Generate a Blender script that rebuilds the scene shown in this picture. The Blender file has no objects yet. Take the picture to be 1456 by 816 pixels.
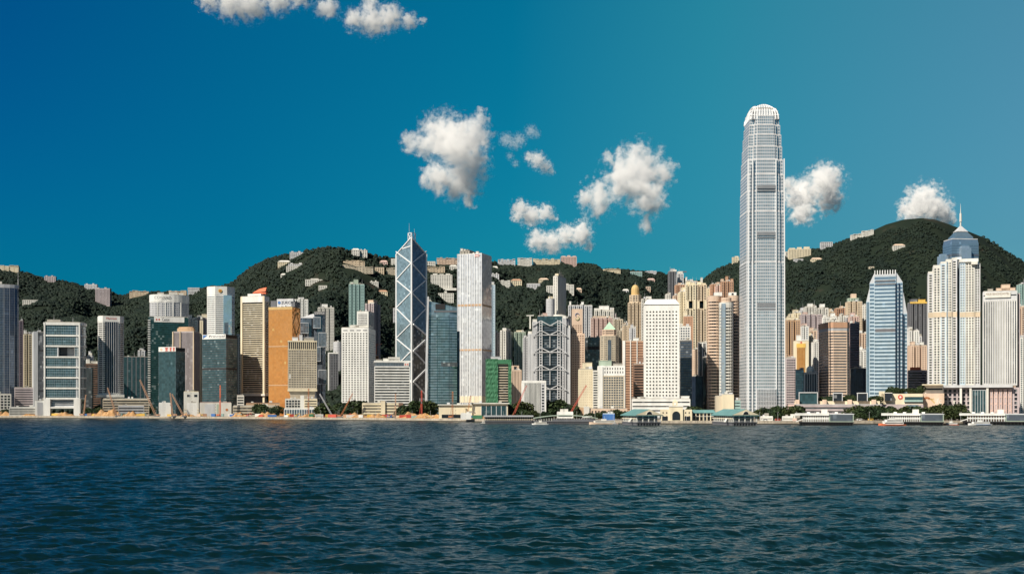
import bpy, bmesh, math, random
import numpy as np
from math import radians as R, sin, cos, tan, pi, hypot, atan2
random.seed(7)
rng = np.random.default_rng(7)
scene = bpy.context.scene
COL = scene.collection

# ------------------------------------------------------------------ camera
F, H, YH = 1610.0, 20.0, 576.0          # focal length in photo pixels, eye height (m), row of the horizon
def gx(px, D): return (px - 728.0) / F * D
def gz(py, D): return H + (YH - py) / F * D
cam_d = bpy.data.cameras.new('camera'); cam = bpy.data.objects.new('camera', cam_d); COL.objects.link(cam)
cam.location = (0, 0, H); cam.rotation_euler = (R(90), 0, 0)
cam_d.sensor_width = 36.0; cam_d.lens = 36.0 * F / 1456.0; cam_d.shift_y = (YH - 408.0) / 1456.0
cam_d.clip_start = 1.0; cam_d.clip_end = 40000.0
scene.camera = cam

# ------------------------------------------------------------------ light
SUN_EL, SUN_ROT = R(42), R(180 + 44)
scene.view_settings.view_transform = 'Standard'; scene.view_settings.look = 'None'
scene.view_settings.gamma = 1.0; scene.view_settings.exposure = 0.35
scene.view_settings.use_curve_mapping = False
sun_d = bpy.data.lights.new('sun', 'SUN'); sun_d.energy = 5.0; sun_d.angle = R(0.5); sun_d.color = (1.0, 0.91, 0.77)
sun = bpy.data.objects.new('sun', sun_d); COL.objects.link(sun)
from mathutils import Vector, Matrix
sdir = Vector((sin(SUN_ROT) * cos(SUN_EL), cos(SUN_ROT) * cos(SUN_EL), sin(SUN_EL)))
sun.rotation_euler = (-sdir).to_track_quat('-Z', 'Y').to_euler()
sun.location = (0, 0, 900)

world = bpy.data.worlds.new('World'); scene.world = world; world.use_nodes = True
nt = world.node_tree; N = nt.nodes; LK = nt.links; N.clear()
def nd(tree, t, **kw):
    n = tree.nodes.new(t)
    for k, v in kw.items(): setattr(n, k, v)
    return n
wo = nd(nt, 'ShaderNodeOutputWorld'); bg = nd(nt, 'ShaderNodeBackground'); bg.inputs[1].default_value = 0.09
sky = nd(nt, 'ShaderNodeTexSky', sky_type='NISHITA', sun_disc=False)
sky.sun_elevation = SUN_EL; sky.sun_rotation = SUN_ROT; sky.air_density = 1.0; sky.dust_density = 1.2; sky.ozone_density = 2.0
tc = nd(nt, 'ShaderNodeTexCoord'); sep = nd(nt, 'ShaderNodeSeparateXYZ'); LK.new(tc.outputs['Generated'], sep.inputs[0])
def ramp(tree, stops, interp='LINEAR'):
    r = nd(tree, 'ShaderNodeValToRGB'); r.color_ramp.interpolation = interp
    e = r.color_ramp.elements
    while len(e) > 1: e.remove(e[-1])
    e[0].position, e[0].color = stops[0][0], (*stops[0][1], 1)
    for p, c in stops[1:]:
        x = e.new(p); x.color = (*c, 1)
    return r
def mth(tree, op, a=None, b=None, c=None, clamp=False):
    n = nd(tree, 'ShaderNodeMath', operation=op, use_clamp=clamp)
    for i, v in enumerate((a, b, c)):
        if v is None: continue
        if isinstance(v, (int, float)): n.inputs[i].default_value = v
        else: tree.links.new(v, n.inputs[i])
    return n.outputs[0]
# a deep polarised blue towards the east, paler teal towards the west, hazier behind the harbour (north)
azx = mth(nt, 'MULTIPLY_ADD', sep.outputs[0], 0.5, 0.5)
AZ = (0.0, .20, .295, .38, .50, .583, .702, .82, 1.0)     # east - south - west; bright haze towards the sun in the east, deep blue in the west
r_lo = ramp(nt, list(zip(AZ, [(.55,.68,.76), (.20,.45,.62), (.002,.33,.512), (.003,.355,.50), (.018,.455,.52), (.076,.485,.527), (.22,.525,.56), (.08,.24,.40), (.03,.12,.26)])))
r_hi = ramp(nt, list(zip(AZ, [(.55,.68,.76), (.20,.45,.62), (.0015,.29,.568), (.002,.43,.60), (.006,.58,.65), (.11,.79,.70), (.34,.80,.735), (.08,.26,.45), (.03,.12,.28)])))
LK.new(azx, r_lo.inputs[0]); LK.new(azx, r_hi.inputs[0])
elf = mth(nt, 'MULTIPLY_ADD', sep.outputs[2], 5.0, -.65, clamp=True)
m1 = nd(nt, 'ShaderNodeMix', data_type='RGBA'); LK.new(elf, m1.inputs[0])
LK.new(r_lo.outputs[0], m1.inputs[6]); LK.new(r_hi.outputs[0], m1.inputs[7])
back = mth(nt, 'MULTIPLY', mth(nt, 'MULTIPLY_ADD', sep.outputs[1], -1.4, 0.25, clamp=True), mth(nt, 'MULTIPLY_ADD', sep.outputs[0], -1.1, .62, clamp=True))
m2 = nd(nt, 'ShaderNodeMix', data_type='RGBA'); LK.new(back, m2.inputs[0]); LK.new(m1.outputs[2], m2.inputs[6]); m2.inputs[7].default_value = (.26, .32, .38, 1)
m3 = nd(nt, 'ShaderNodeMix', data_type='RGBA', blend_type='MULTIPLY'); m3.inputs[0].default_value = 1
LK.new(sky.outputs[0], m3.inputs[6]); LK.new(m2.outputs[2], m3.inputs[7])
zen = ramp(nt, [(.36, (1, 1, 1)), (.62, (.42, .46, .55))]); LK.new(sep.outputs[2], zen.inputs[0])      # the deep zenith
m4 = nd(nt, 'ShaderNodeMix', data_type='RGBA', blend_type='MULTIPLY'); m4.inputs[0].default_value = 1
LK.new(m3.outputs[2], m4.inputs[6]); LK.new(zen.outputs[0], m4.inputs[7]); LK.new(m4.outputs[2], bg.inputs[0]); LK.new(bg.outputs[0], wo.inputs[0])
scene.cycles.max_bounces = 24; scene.cycles.diffuse_bounces = 3; scene.cycles.glossy_bounces = 3; scene.cycles.volume_bounces = 24; scene.cycles.transparent_max_bounces = 12
scene.cycles.volume_step_rate = 0.25; scene.cycles.volume_max_steps = 256
scene.cycles.use_denoising = True; scene.cycles.denoiser = 'OPENIMAGEDENOISE'; scene.cycles.denoising_input_passes = 'RGB_ALBEDO_NORMAL'; scene.cycles.denoising_prefilter = 'ACCURATE'; scene.cycles.sample_clamp_indirect = 4.0

# ------------------------------------------------------------------ mesh helpers
class MB:
    def __init__(s): s.v = []; s.f = []; s.m = []; s.n = 0
    def add(s, vs, fs, m=0):
        o = s.n; s.v.append(np.asarray(vs, float).reshape(-1, 3)); s.n += len(vs)
        for f in fs: s.f.append([i + o for i in f]); s.m.append(m)
        return s
    def quads(s, vs, q, mi):                      # numpy blocks
        q = np.asarray(q) + s.n; s.v.append(np.asarray(vs, float)); s.n += len(vs)
        s.f.extend(q.tolist()); s.m.extend(np.asarray(mi).tolist()); return s
    def box(s, x0, x1, y0, y1, z0, z1, m=0):
        return s.add([(x0,y0,z0),(x1,y0,z0),(x1,y1,z0),(x0,y1,z0),(x0,y0,z1),(x1,y0,z1),(x1,y1,z1),(x0,y1,z1)],
                     [(0,3,2,1),(4,5,6,7),(0,1,5,4),(1,2,6,5),(2,3,7,6),(3,0,4,7)], m)
    def prism(s, poly, z0, z1, m=0, top=None):
        n = len(poly); tp = top or poly
        vs = [(x, y, z0) for x, y in poly] + [(x, y, z1) for x, y in tp]
        fs = [tuple(range(n - 1, -1, -1)), tuple(range(n, 2 * n))] + [(i, (i + 1) % n, n + (i + 1) % n, n + i) for i in range(n)]
        return s.add(vs, fs, m)
    def cone(s, poly, z0, apex, m=0):
        n = len(poly)
        return s.add([(x, y, z0) for x, y in poly] + [apex], [tuple(range(n - 1, -1, -1))] + [(i, (i + 1) % n, n) for i in range(n)], m)
    def bar(s, p, q, w, h=None, m=0, up=(0, 0, 1)):
        p, q = Vector(p), Vector(q); d = (q - p).normalized(); h = h or w
        u = Vector(up)
        if abs(d.dot(u)) > .98: u = Vector((0, 1, 0))
        a = d.cross(u).normalized() * w / 2; b = a.cross(d).normalized() * h / 2
        vs = [tuple(e + sa * a + sb * b) for e in (p, q) for sa, sb in ((-1,-1),(1,-1),(1,1),(-1,1))]
        return s.add(vs, [(3,2,1,0),(4,5,6,7),(0,1,5,4),(1,2,6,5),(2,3,7,6),(3,0,4,7)], m)
    def tube(s, p, q, r0, r1=None, n=8, m=0):
        p, q = Vector(p), Vector(q); r1 = r0 if r1 is None else r1; d = (q - p).normalized()
        u = Vector((0, 0, 1)) if abs(d.z) < .95 else Vector((1, 0, 0)); a = d.cross(u).normalized(); b = a.cross(d)
        vs = [tuple(c + r * (cos(t) * a + sin(t) * b)) for c, r in ((p, r0), (q, r1)) for t in [2 * pi * k / n for k in range(n)]]
        return s.add(vs, [tuple(range(n)), tuple(range(2 * n - 1, n - 1, -1))] + [(i, n + i, n + (i + 1) % n, (i + 1) % n) for i in range(n)], m)
    def build(s, name, mats, parent=None, smooth=False):
        me = bpy.data.meshes.new(name)
        V = np.concatenate(s.v); nf = len(s.f)
        tot = np.fromiter((len(f) for f in s.f), np.int32, nf); lp = np.fromiter((i for f in s.f for i in f), np.int32, int(tot.sum()))
        me.vertices.add(len(V)); me.vertices.foreach_set('co', V.astype(np.float32).ravel())
        me.loops.add(len(lp)); me.loops.foreach_set('vertex_index', lp)
        me.polygons.add(nf); me.polygons.foreach_set('loop_start', np.concatenate(([0], np.cumsum(tot)[:-1])).astype(np.int32))
        me.polygons.foreach_set('material_index', np.array(s.m, np.int32))
        me.polygons.foreach_set('use_smooth', np.full(nf, bool(smooth)))
        if not isinstance(mats, (list, tuple)): mats = [mats]
        for m in mats: me.materials.append(MAT(m) if isinstance(m, str) else m)
        me.update(calc_edges=True); me.validate()
        o = bpy.data.objects.new(name, me); COL.objects.link(o)
        if parent is not None: o.parent = parent
        return o

def tag(o, label=None, cat=None, group=None, kind=None):
    for k, v in (('label', label), ('category', cat), ('group', group), ('kind', kind)):
        if v: o[k] = v
    return o
def empty(name, loc, rz=0.0):
    o = bpy.data.objects.new(name, None); COL.objects.link(o); o.location = loc; o.rotation_euler = (0, 0, rz); return o
KIDS = None
def copy_tree(o, parent=None):
    c = o.copy(); COL.objects.link(c)
    if parent is not None: c.parent = parent
    for ch in o.children: copy_tree(ch, c)
    return c

# ------------------------------------------------------------------ materials
_M = {}
def principled(name):
    m = bpy.data.materials.new(name); m.use_nodes = True
    return m, m.node_tree, m.node_tree.nodes['Principled BSDF']
def solid(name, c, rough=.7, metal=0.0, var=.2, scale=.05):
    """paint, stone or concrete with soft mottling and rain streaks"""
    m, t, b = principled(name)
    b.inputs['Roughness'].default_value = rough; b.inputs['Metallic'].default_value = metal
    co = nd(t, 'ShaderNodeTexCoord'); mp = nd(t, 'ShaderNodeMapping'); mp.inputs['Scale'].default_value = (1, 1, .22)
    nz = nd(t, 'ShaderNodeTexNoise'); nz.inputs['Scale'].default_value = scale * 3; nz.inputs['Detail'].default_value = 5
    t.links.new(co.outputs['Object'], mp.inputs[0]); t.links.new(mp.outputs[0], nz.inputs['Vector'])
    oi = nd(t, 'ShaderNodeObjectInfo')
    r = ramp(t, [(.25, tuple(x * (1 - var) for x in c)), (.7, tuple(min(1, x * (1 + var * .5)) for x in c))]); t.links.new(nz.outputs[0], r.inputs[0])
    hs = nd(t, 'ShaderNodeHueSaturation'); t.links.new(r.outputs[0], hs.inputs['Color'])
    t.links.new(mth(t, 'MULTIPLY_ADD', oi.outputs['Random'], .12, .94), hs.inputs['Value'])
    t.links.new(hs.outputs[0], b.inputs['Base Color'])
    return m
def glass(name, c, metal=.3, rough=.08, tilt=.018, var=.5, cell=(3.4, 3.4, 3.7), blind=.12):
    """coated facade glass: every pane leans and tints a little differently, some have blinds down"""
    m, t, b = principled(name)
    b.inputs['Metallic'].default_value = metal; b.inputs['IOR'].default_value = 1.55
    co = nd(t, 'ShaderNodeTexCoord'); sn = nd(t, 'ShaderNodeVectorMath', operation='SNAP'); sn.inputs[1].default_value = cell
    ad = nd(t, 'ShaderNodeVectorMath', operation='ADD'); ad.inputs[1].default_value = (.37, .41, .29)
    t.links.new(co.outputs['Object'], ad.inputs[0]); t.links.new(ad.outputs[0], sn.inputs[0])
    wn = nd(t, 'ShaderNodeTexWhiteNoise'); t.links.new(sn.outputs[0], wn.inputs['Vector'])
    r = ramp(t, [(0, tuple(x * (1 - var) for x in c)), (1 - blind, tuple(min(1, x * (1 + var * .4)) for x in c)), (min(1, 1.001 - blind), tuple(min(1, x * 1.4 + (.16 if metal < .3 else .05)) for x in c))])
    t.links.new(wn.outputs['Value'], r.inputs[0]); t.links.new(r.outputs[0], b.inputs['Base Color'])
    b.inputs['Roughness'].default_value = rough
    ge = nd(t, 'ShaderNodeNewGeometry')
    sb = nd(t, 'ShaderNodeVectorMath', operation='SUBTRACT'); sb.inputs[1].default_value = (.5, .5, .5); t.links.new(wn.outputs['Color'], sb.inputs[0])
    nz = nd(t, 'ShaderNodeTexNoise'); nz.inputs['Scale'].default_value = .035; nz.inputs['Detail'].default_value = 3; t.links.new(co.outputs['Object'], nz.inputs['Vector'])
    sb2 = nd(t, 'ShaderNodeVectorMath', operation='SUBTRACT'); sb2.inputs[1].default_value = (.5, .5, .5); t.links.new(nz.outputs['Color'], sb2.inputs[0])
    ml = nd(t, 'ShaderNodeVectorMath', operation='MULTIPLY_ADD'); ml.inputs[1].default_value = (tilt * 2,) * 3; t.links.new(sb.outputs[0], ml.inputs[0]); t.links.new(ge.outputs['Normal'], ml.inputs[2])
    ml2 = nd(t, 'ShaderNodeVectorMath', operation='MULTIPLY_ADD'); ml2.inputs[1].default_value = (tilt * 5,) * 3; t.links.new(sb2.outputs[0], ml2.inputs[0]); t.links.new(ml.outputs[0], ml2.inputs[2])
    nm = nd(t, 'ShaderNodeVectorMath', operation='NORMALIZE'); t.links.new(ml2.outputs[0], nm.inputs[0]); t.links.new(nm.outputs[0], b.inputs['Normal'])
    return m
PAINT = dict(white=(.74,.74,.71), offwhite=(.64,.63,.58), cream=(.70,.62,.45), beige=(.58,.47,.34), tan=(.50,.33,.20), pink=(.58,.42,.37),
    peach=(.62,.47,.36), brown=(.20,.12,.085), orange=(.47,.28,.18), grey=(.40,.41,.43), lgrey=(.56,.57,.59), dgrey=(.13,.135,.15), concrete=(.36,.34,.30),
    stone=(.50,.44,.34), red=(.55,.09,.06), orangered=(.66,.16,.07), yellow=(.70,.46,.10), navy=(.02,.026,.055), black=(.02,.02,.022), teal=(.12,.26,.26),
    aqua=(.28,.42,.40), copper=(.42,.62,.46), netgreen=(.04,.17,.085), blue=(.05,.16,.42), gold=(.55,.38,.16), earth=(.46,.27,.13), sand=(.58,.44,.28),
    rust=(.40,.15,.06), purple=(.16,.13,.16), lime=(.20,.34,.10), mauve=(.42,.36,.37), sage=(.34,.42,.34), skyblue=(.48,.58,.66), steel=(.50,.52,.54))
GLASS = dict(gdark=((.02,.026,.034),.0), gblack=((.012,.013,.016),.0), gblue=((.06,.10,.17),.45), gteal=((.055,.12,.14),.45), ggreen=((.018,.055,.052),.2),
    ggold=((.88,.40,.13),.62), gsilver=((.66,.68,.71),.35), gice=((.58,.68,.76),.70), gslate=((.16,.19,.23),.45), gbrown=((.07,.05,.04),.15), gnavy=((.022,.035,.065),.3),
    gpale=((.30,.40,.46),.55), gdeep=((.20,.29,.34),.3), gsmoke=((.10,.11,.12),.2), gwin=((.035,.042,.055),.2), gsky=((.24,.36,.46),.6))
def MAT(k):
    if k not in _M:
        if k in GLASS: _M[k] = glass(k, GLASS[k][0], GLASS[k][1], blind=.015 if GLASS[k][1] >= .3 else .10, var=.10 if GLASS[k][1] >= .6 else .28)
        elif k == 'silver': _M[k] = solid(k, (.74,.75,.77), .38, .55, .06)
        elif k == 'whitemetal': _M[k] = solid(k, (.82,.83,.84), .4, .1, .05)
        else: _M[k] = solid(k, PAINT[k])
    return _M[k]

# ------------------------------------------------------------------ facades
def lines(L, step, frac, m0, m1):
    inner = max(.5, L - m0 - m1)
    if frac >= 1: return np.array([0, m0, L - m1, L])
    n = max(1, int(round(inner / step))); st = inner / n; out = [0.0]
    for i in range(n):
        a = m0 + i * st + st * (1 - frac) / 2; out += [a, a + st * frac]
    return np.array(out + [L])
def wall_panel(mb, p0, p1, z0, z1, s):
    """one facade: a lattice of wall (0), glass (1) and spandrel (2) faces, glass set back by s['r']"""
    p0 = np.array(p0, float); p1 = np.array(p1, float); d = p1 - p0; L = float(np.hypot(*d))
    if L < .05: return
    d /= L; n = np.array([d[1], -d[0]])
    mx = min(s['mx'], L * .2)
    xs = lines(L, s['bay'], s['ww'], mx, mx); zs = lines(z1 - z0, s['fl'], s['wh'], s['mb'], s['mt'])
    nx, nz = len(xs), len(zs)
    X, Z = np.meshgrid(xs, zs)
    P = np.stack([p0[0] + d[0] * X, p0[1] + d[1] * X, z0 + Z], -1).reshape(-1, 3)
    I, J = np.meshgrid(np.arange(nx - 1), np.arange(nz - 1)); I = I.ravel(); J = J.ravel()
    ok = ((xs[I + 1] - xs[I]) > 1e-3) & ((zs[J + 1] - zs[J]) > 1e-3); I = I[ok]; J = J[ok]
    ox = (I % 2 == 1); oz = (J % 2 == 1)
    mi = np.where(ox & oz, 1, np.where(ox & ~oz & (J > 0) & (J < nz - 2), 2, 0))
    if s['swap']: mi = np.where(ox & oz, 1, np.where(~ox & oz, 2, 0))
    Q = np.stack([J * nx + I, J * nx + I + 1, (J + 1) * nx + I + 1, (J + 1) * nx + I], -1)
    r = s['r']
    if r <= 0:
        mb.quads(P, Q, mi); return
    w = mi == 1; off = np.array([-n[0] * r, -n[1] * r, 0.0])
    G = P[Q[w]]; k = len(G); G = (G + off).reshape(-1, 3); base = len(P) + 4 * np.arange(k)[:, None]
    QG = base + np.arange(4)[None]
    o = Q[w]; qs = [Q[~w], QG]; ms = [mi[~w], np.ones(k, int)]
    for a in range(4):
        b = (a + 1) % 4
        qs.append(np.stack([o[:, a], o[:, b], QG[:, b], QG[:, a]], -1)); ms.append(np.zeros(k, int))
    mb.quads(np.concatenate([P, G]), np.concatenate(qs), np.concatenate(ms))
BASE = dict(wall='offwhite', glass='gdark', span=None, bay=3.4, fl=3.6, ww=.6, wh=.5, mx=1.0, mb=2.0, mt=1.5, r=0.0, swap=False)
ST = {
 'punch':   dict(wall='white', bay=3.6, fl=3.8, ww=.55, wh=.50, r=.35),
 'ribbon':  dict(wall='offwhite', ww=1.0, wh=.52, fl=3.7, r=.7, mx=.8),
 'curtain': dict(wall='steel', glass='gblue', span='gblue', bay=3.0, fl=3.8, ww=.93, wh=.90, mx=.3, mb=.3, mt=.3),
 'resi':    dict(wall='offwhite', glass='gwin', bay=4.2, fl=3.1, ww=.55, wh=.60, r=.6, mx=.6),
 'pier':    dict(wall='offwhite', bay=3.2, fl=3.6, ww=.6, wh=1.0, r=.8, mx=1.0),
 'house':   dict(wall='white', glass='gdark', bay=5, fl=3.6, ww=.6, wh=.58, r=.8, mx=.8, mb=.5, mt=.8),
 'blank':   dict(wall='offwhite', bay=900, fl=900, ww=.01, wh=.01, mx=.1, mb=.1, mt=.1),
}
def style(name, **kw):
    s = dict(BASE); s.update(ST[name]); s.update(kw); s['span'] = s['span'] or s['wall']; return s
def rect(a, b, x=0.0, y=0.0): return [(x - a/2, y - b/2), (x + a/2, y - b/2), (x + a/2, y + b/2), (x - a/2, y + b/2)]
def rrect(x0, x1, y0, y1): return [(x0, y0), (x1, y0), (x1, y1), (x0, y1)]
def octa(a, b, c): return [(-a/2 + c, -b/2), (a/2 - c, -b/2), (a/2, -b/2 + c), (a/2, b/2 - c), (a/2 - c, b/2), (-a/2 + c, b/2), (-a/2, b/2 - c), (-a/2, -b/2 + c)]
def ell(a, b, n=20): return [(a/2 * cos(2*pi*k/n - pi/2), b/2 * sin(2*pi*k/n - pi/2)) for k in range(n)]
def crenel(a, b, n, d=2.5, f=.36):
    d *= 1.5
    """plan with light wells cut into the front and the sides, as in flats"""
    st = a / n; out = []
    for i in range(n):
        x0 = -a/2 + i * st
        out += [(x0, -b/2), (x0 + st * (1 - f), -b/2)]
        if i < n - 1: out += [(x0 + st * (1 - f), -b/2 + d), (x0 + st, -b/2 + d)]
    out[-1] = (a/2, -b/2)
    m = b * .28
    return out + [(a/2, -m/2), (a/2 - d, -m/2), (a/2 - d, m/2), (a/2, m/2), (a/2, b/2), (-a/2, b/2), (-a/2, m/2), (-a/2 + d, m/2), (-a/2 + d, -m/2), (-a/2, -m/2)]
def sc(poly, k): 
    cx = sum(p[0] for p in poly) / len(poly); cy = sum(p[1] for p in poly) / len(poly)
    return [(cx + (x - cx) * k, cy + (y - cy) * k) for x, y in poly]
class T:
    """a building: root Empty at the centre of its base; local -y is the front"""
    def __init__(s, kind, label, cat, xa, xb, D, phi=0.0, dep=30.0, xs=None, z=None, group=None, sq=1.0):
        if xs is None: phi = phi * .5 + sq * math.degrees(math.atan((728.0 - (xa + xb) / 2) / F))     # face the harbour squarely
        ph = R(phi); d = (cos(ph), sin(ph)); A = (gx(xa, D), D); tb = (xb - 728.0) / F
        s.w = (tb * A[1] - A[0]) / (d[0] - tb * d[1])
        B = (A[0] + d[0] * s.w, A[1] + d[1] * s.w)
        if xs is not None:
            e = (-d[1], d[0]); t = (xs - 728.0) / F; P = B if xs >= xb else A
            dep = (t * P[1] - P[0]) / (e[0] - t * e[1])
        s.b = dep; s.rf = None
        cx = A[0] + d[0] * s.w / 2 - d[1] * dep / 2; cy = A[1] + d[1] * s.w / 2 + d[0] * dep / 2
        s.z = min(ground(cx, cy), ground(cx, cy - 15)) - .5 if z is None else z
        s.D = D; s.ph = ph; s.cx, s.cy = cx, cy; s.xa, s.xb = xa, xb
        s.root = tag(empty(kind, (cx, cy, s.z), ph), label, cat, group)
        FOOT.append((cx, cy, hypot(s.w, dep) / 2))
    def hz(s, py): return gz(py, s.D) - s.z            # local height of a photo row at the front face
    def lx(s, px): return -s.w/2 + (px - s.xa) / (s.xb - s.xa) * s.w
    def wall(s, poly, z0, z1, st, name='wall', parent=None, cap=True):
        mb = MB(); n = len(poly)
        for i in range(n):
            p, q = poly[i], poly[(i + 1) % n]
            nx, ny = q[1] - p[1], -(q[0] - p[0]); l = hypot(nx, ny)
            if l < .05: continue
            wx = (nx * cos(s.ph) - ny * sin(s.ph)) / l; wy = (nx * sin(s.ph) + ny * cos(s.ph)) / l
            if (wx * s.cx + wy * s.cy) / hypot(s.cx, s.cy) > .12:
                mb.add([(*p, z0), (*q, z0), (*q, z1), (*p, z1)], [(0, 1, 2, 3)], 0)
            else: wall_panel(mb, p, q, z0, z1, st)
        if cap: mb.add([(x, y, z1) for x, y in poly], [tuple(range(n))], 0)
        return mb.build(name, [st['wall'], st['glass'], st['span']], parent or s.root)
    def roof(s, poly, z, h=1.0, mat='concrete', name='roof', k=.97, parent=None):
        o = MB().prism(sc(poly, k), z - .02, z + h, 0).build(name, mat, parent or s.root)
        if parent is None: s.rf = o
        return o
    def box(s, name, x0, x1, z0, z1, mat, y0=None, y1=None, parent=None):
        y0 = -s.b/2 if y0 is None else y0; y1 = s.b/2 if y1 is None else y1
        return MB().box(x0, x1, y0, y1, z0, z1).build(name, mat, parent or s.root)
    def plant(s, z, items, mat='concrete', name='plant_room'):
        for (f0, f1, h, *o) in items:
            mb = MB(); x0, x1 = -s.w/2 + f0 * s.w, -s.w/2 + f1 * s.w; y0, y1 = -s.b * .32, s.b * .3
            mb.box(x0, x1, y0, y1, z, z + h); mb.box(x0 - .35, x1 + .35, y0 - .35, y1 + .35, z + h, z + h + .5)
            mb.build(name, o[0] if o else mat, s.rf or s.root)
    def text(s, body, x0, x1, z0, z1, y, mat, name='lettering', thick=.15, parent=None):
        cu = bpy.data.curves.new('txt', 'FONT'); cu.body = body; cu.resolution_u = 3
        o = bpy.data.objects.new('txt', cu); COL.objects.link(o); bpy.context.view_layer.update()
        me = bpy.data.meshes.new_from_object(o.evaluated_get(bpy.context.evaluated_depsgraph_get()))
        bpy.data.objects.remove(o)
        n = len(me.vertices); co = np.empty(n * 3, np.float32); me.vertices.foreach_get('co', co); co = co.reshape(-1, 3)
        lo, hi = co.min(0), co.max(0); k = (co - lo) / np.maximum(hi - lo, 1e-6)
        P = np.stack([x0 + k[:, 0] * (x1 - x0), np.full(n, y), z0 + k[:, 1] * (z1 - z0)], -1)
        mb = MB(); fs = [tuple(p.vertices) for p in me.polygons]; mb.add(P, fs, 0); bpy.data.meshes.remove(me)
        return mb.build(name, mat, parent or s.root)
FOOT = []
def tower(kind, label, cat, xa, xb, yt, D, st, phi=0.0, dep=30.0, xs=None, z=None, group=None, poly=None, plant=(), pm='concrete', roofm='concrete', sq=1.0):
    t = T(kind, label, cat, xa, xb, D, phi, dep, xs, z, group, sq)
    p = rect(t.w, t.b)
    if poly:
        if poly[0] == 'c': p = crenel(t.w, t.b, max(2, int(round(t.w / poly[1]))), *poly[2:])
        elif poly[0] == 'o': p = octa(t.w, t.b, poly[1])
        elif poly[0] == 'e': p = ell(t.w, t.b)
    t.poly = p; t.h = t.hz(yt)
    t.wall(p, 0, t.h, st); t.roof(p, t.h, .9, roofm)
    if plant: t.plant(t.h + .9, plant, pm)
    r = np.random.default_rng(int(xa * 7 + yt)); top = t.h + .9
    for k in range(2):
        x, w, hh_ = r.uniform(-.38, .3) * t.w, r.uniform(2, 5), r.uniform(1.2, 3.2); t.box('roof_unit', x, x + w, top, top + hh_, ('lgrey', 'concrete', 'offwhite')[int(r.integers(3))], -t.b * .42, -t.b * .42 + 4, t.rf)
    if t.h > 70: x = r.uniform(-.4, .4) * t.w; MB().tube((x, 0, top), (x, 0, top + r.uniform(6, 13)), .22, .1, 6).build('antenna', 'lgrey', t.rf)
    return t
# ------------------------------------------------------------------ terrain
RIDGE = np.array([(-300,372),(-120,376),(0,384),(20,386),(40,390),(65,398),(80,400),(110,405),(125,411),(150,413),(160,417),(172,422),(185,418),(215,416),(250,417),(270,419),(290,411),(315,406),
 (330,401),(345,391),(360,380),(380,371),(400,365),(420,361),(450,355),(480,353),(500,358),(520,362),(545,367),(570,370),(600,375),(640,375),(700,374),(720,376),(760,376),(800,375),(820,375),
 (845,378),(855,383),(880,385),(900,387),(935,388),(950,393),(985,401),(1000,399),(1020,384),(1045,374),(1070,369),(1110,365),(1150,357),(1180,350),(1210,339),(1240,328),(1260,319),(1285,312),
 (1310,310),(1330,312),(1350,319),(1375,328),(1400,338),(1420,351),(1440,363),(1456,373),(1520,405),(1600,432),(1760,470)], float)
RDIST = np.array([(-300,3500),(0,3350),(170,3400),(330,3250),(480,2900),(620,3000),(800,3050),(985,3350),(1100,3250),(1310,3150),(1456,3250),(1760,3400)], float)
COAST = np.array([(-300,1800),(60,1740),(250,1650),(490,1497),(690,1345),(700,1262),(880,1210),(1100,1180),(1240,1185),(1456,1215),(1760,1300)], float)
ZL = 3.6
def _lat(seed): return np.random.default_rng(seed).random((64, 64))
def vnoise(x, y, seed):
    g = _lat(seed); xi = np.floor(x).astype(int); yi = np.floor(y).astype(int); fx = x - xi; fy = y - yi
    fx = fx * fx * (3 - 2 * fx); fy = fy * fy * (3 - 2 * fy)
    a = g[xi % 64, yi % 64]; b = g[(xi + 1) % 64, yi % 64]; c = g[xi % 64, (yi + 1) % 64]; d = g[(xi + 1) % 64, (yi + 1) % 64]
    return (a * (1 - fx) + b * fx) * (1 - fy) + (c * (1 - fx) + d * fx) * fy
def fbm(x, y, seed, o=4):
    s = 0; a = .5
    for i in range(o): s = s + a * vnoise(x * 2**i, y * 2**i, seed + i); a *= .5
    return s / (1 - .5**o)
def ground(X, Y):
    X = np.asarray(X, float); Y = np.asarray(Y, float)
    px = 728 + F * X / np.maximum(Y, 1)
    Rr = np.interp(px, RDIST[:, 0], RDIST[:, 1]); zr = H + (YH - np.interp(px, RIDGE[:, 0], RIDGE[:, 1])) / F * Rr
    D0 = np.interp(px, [0, 600, 1100, 1456], [2080, 2060, 2020, 2000])
    t = (Y - D0) / (Rr - D0); tc = np.clip(t, 0, 1)
    z = ZL + (zr - ZL) * (tc ** 1.12)
    env = np.sin(np.pi * np.clip(tc, 0, 1)) ** 1.0
    sp = fbm(X / 150 + 11.3, Y / 400 + 3.1, 21, 3) - .5 + .22 * (fbm(X / 60 + 4.1, Y / 130 + 8.2, 33, 2) - .5)
    z = z + env * sp * 235 * np.clip((zr - 100) / 300, .3, 1)
    z = np.where(t > 1, zr - (Y - Rr) * .45, z)
    return np.maximum(z, ZL)
def hill_D(px, py):
    D = np.arange(2000, 3450, 3.0); X = (px - 728) / F * D
    vis = ground(X, D) - (H + (YH - py) / F * D)
    k = np.nonzero(vis > 0)[0]
    if len(k): return float(D[k[0]])
    return float(np.interp(px, RDIST[:, 0], RDIST[:, 1])) - 12
def mix_noise_mat(name, stops, scale, detail=8, rough=.9, bump=0):
    m, t, b = principled(name); b.inputs['Roughness'].default_value = rough; b.inputs['Specular IOR Level'].default_value = .2
    co = nd(t, 'ShaderNodeTexCoord'); nz = nd(t, 'ShaderNodeTexNoise'); nz.inputs['Scale'].default_value = scale; nz.inputs['Detail'].default_value = detail; nz.inputs['Roughness'].default_value = .65
    t.links.new(co.outputs['Object'], nz.inputs['Vector']); r = ramp(t, stops); t.links.new(nz.outputs[0], r.inputs[0]); t.links.new(r.outputs[0], b.inputs['Base Color'])
    return m
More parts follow.
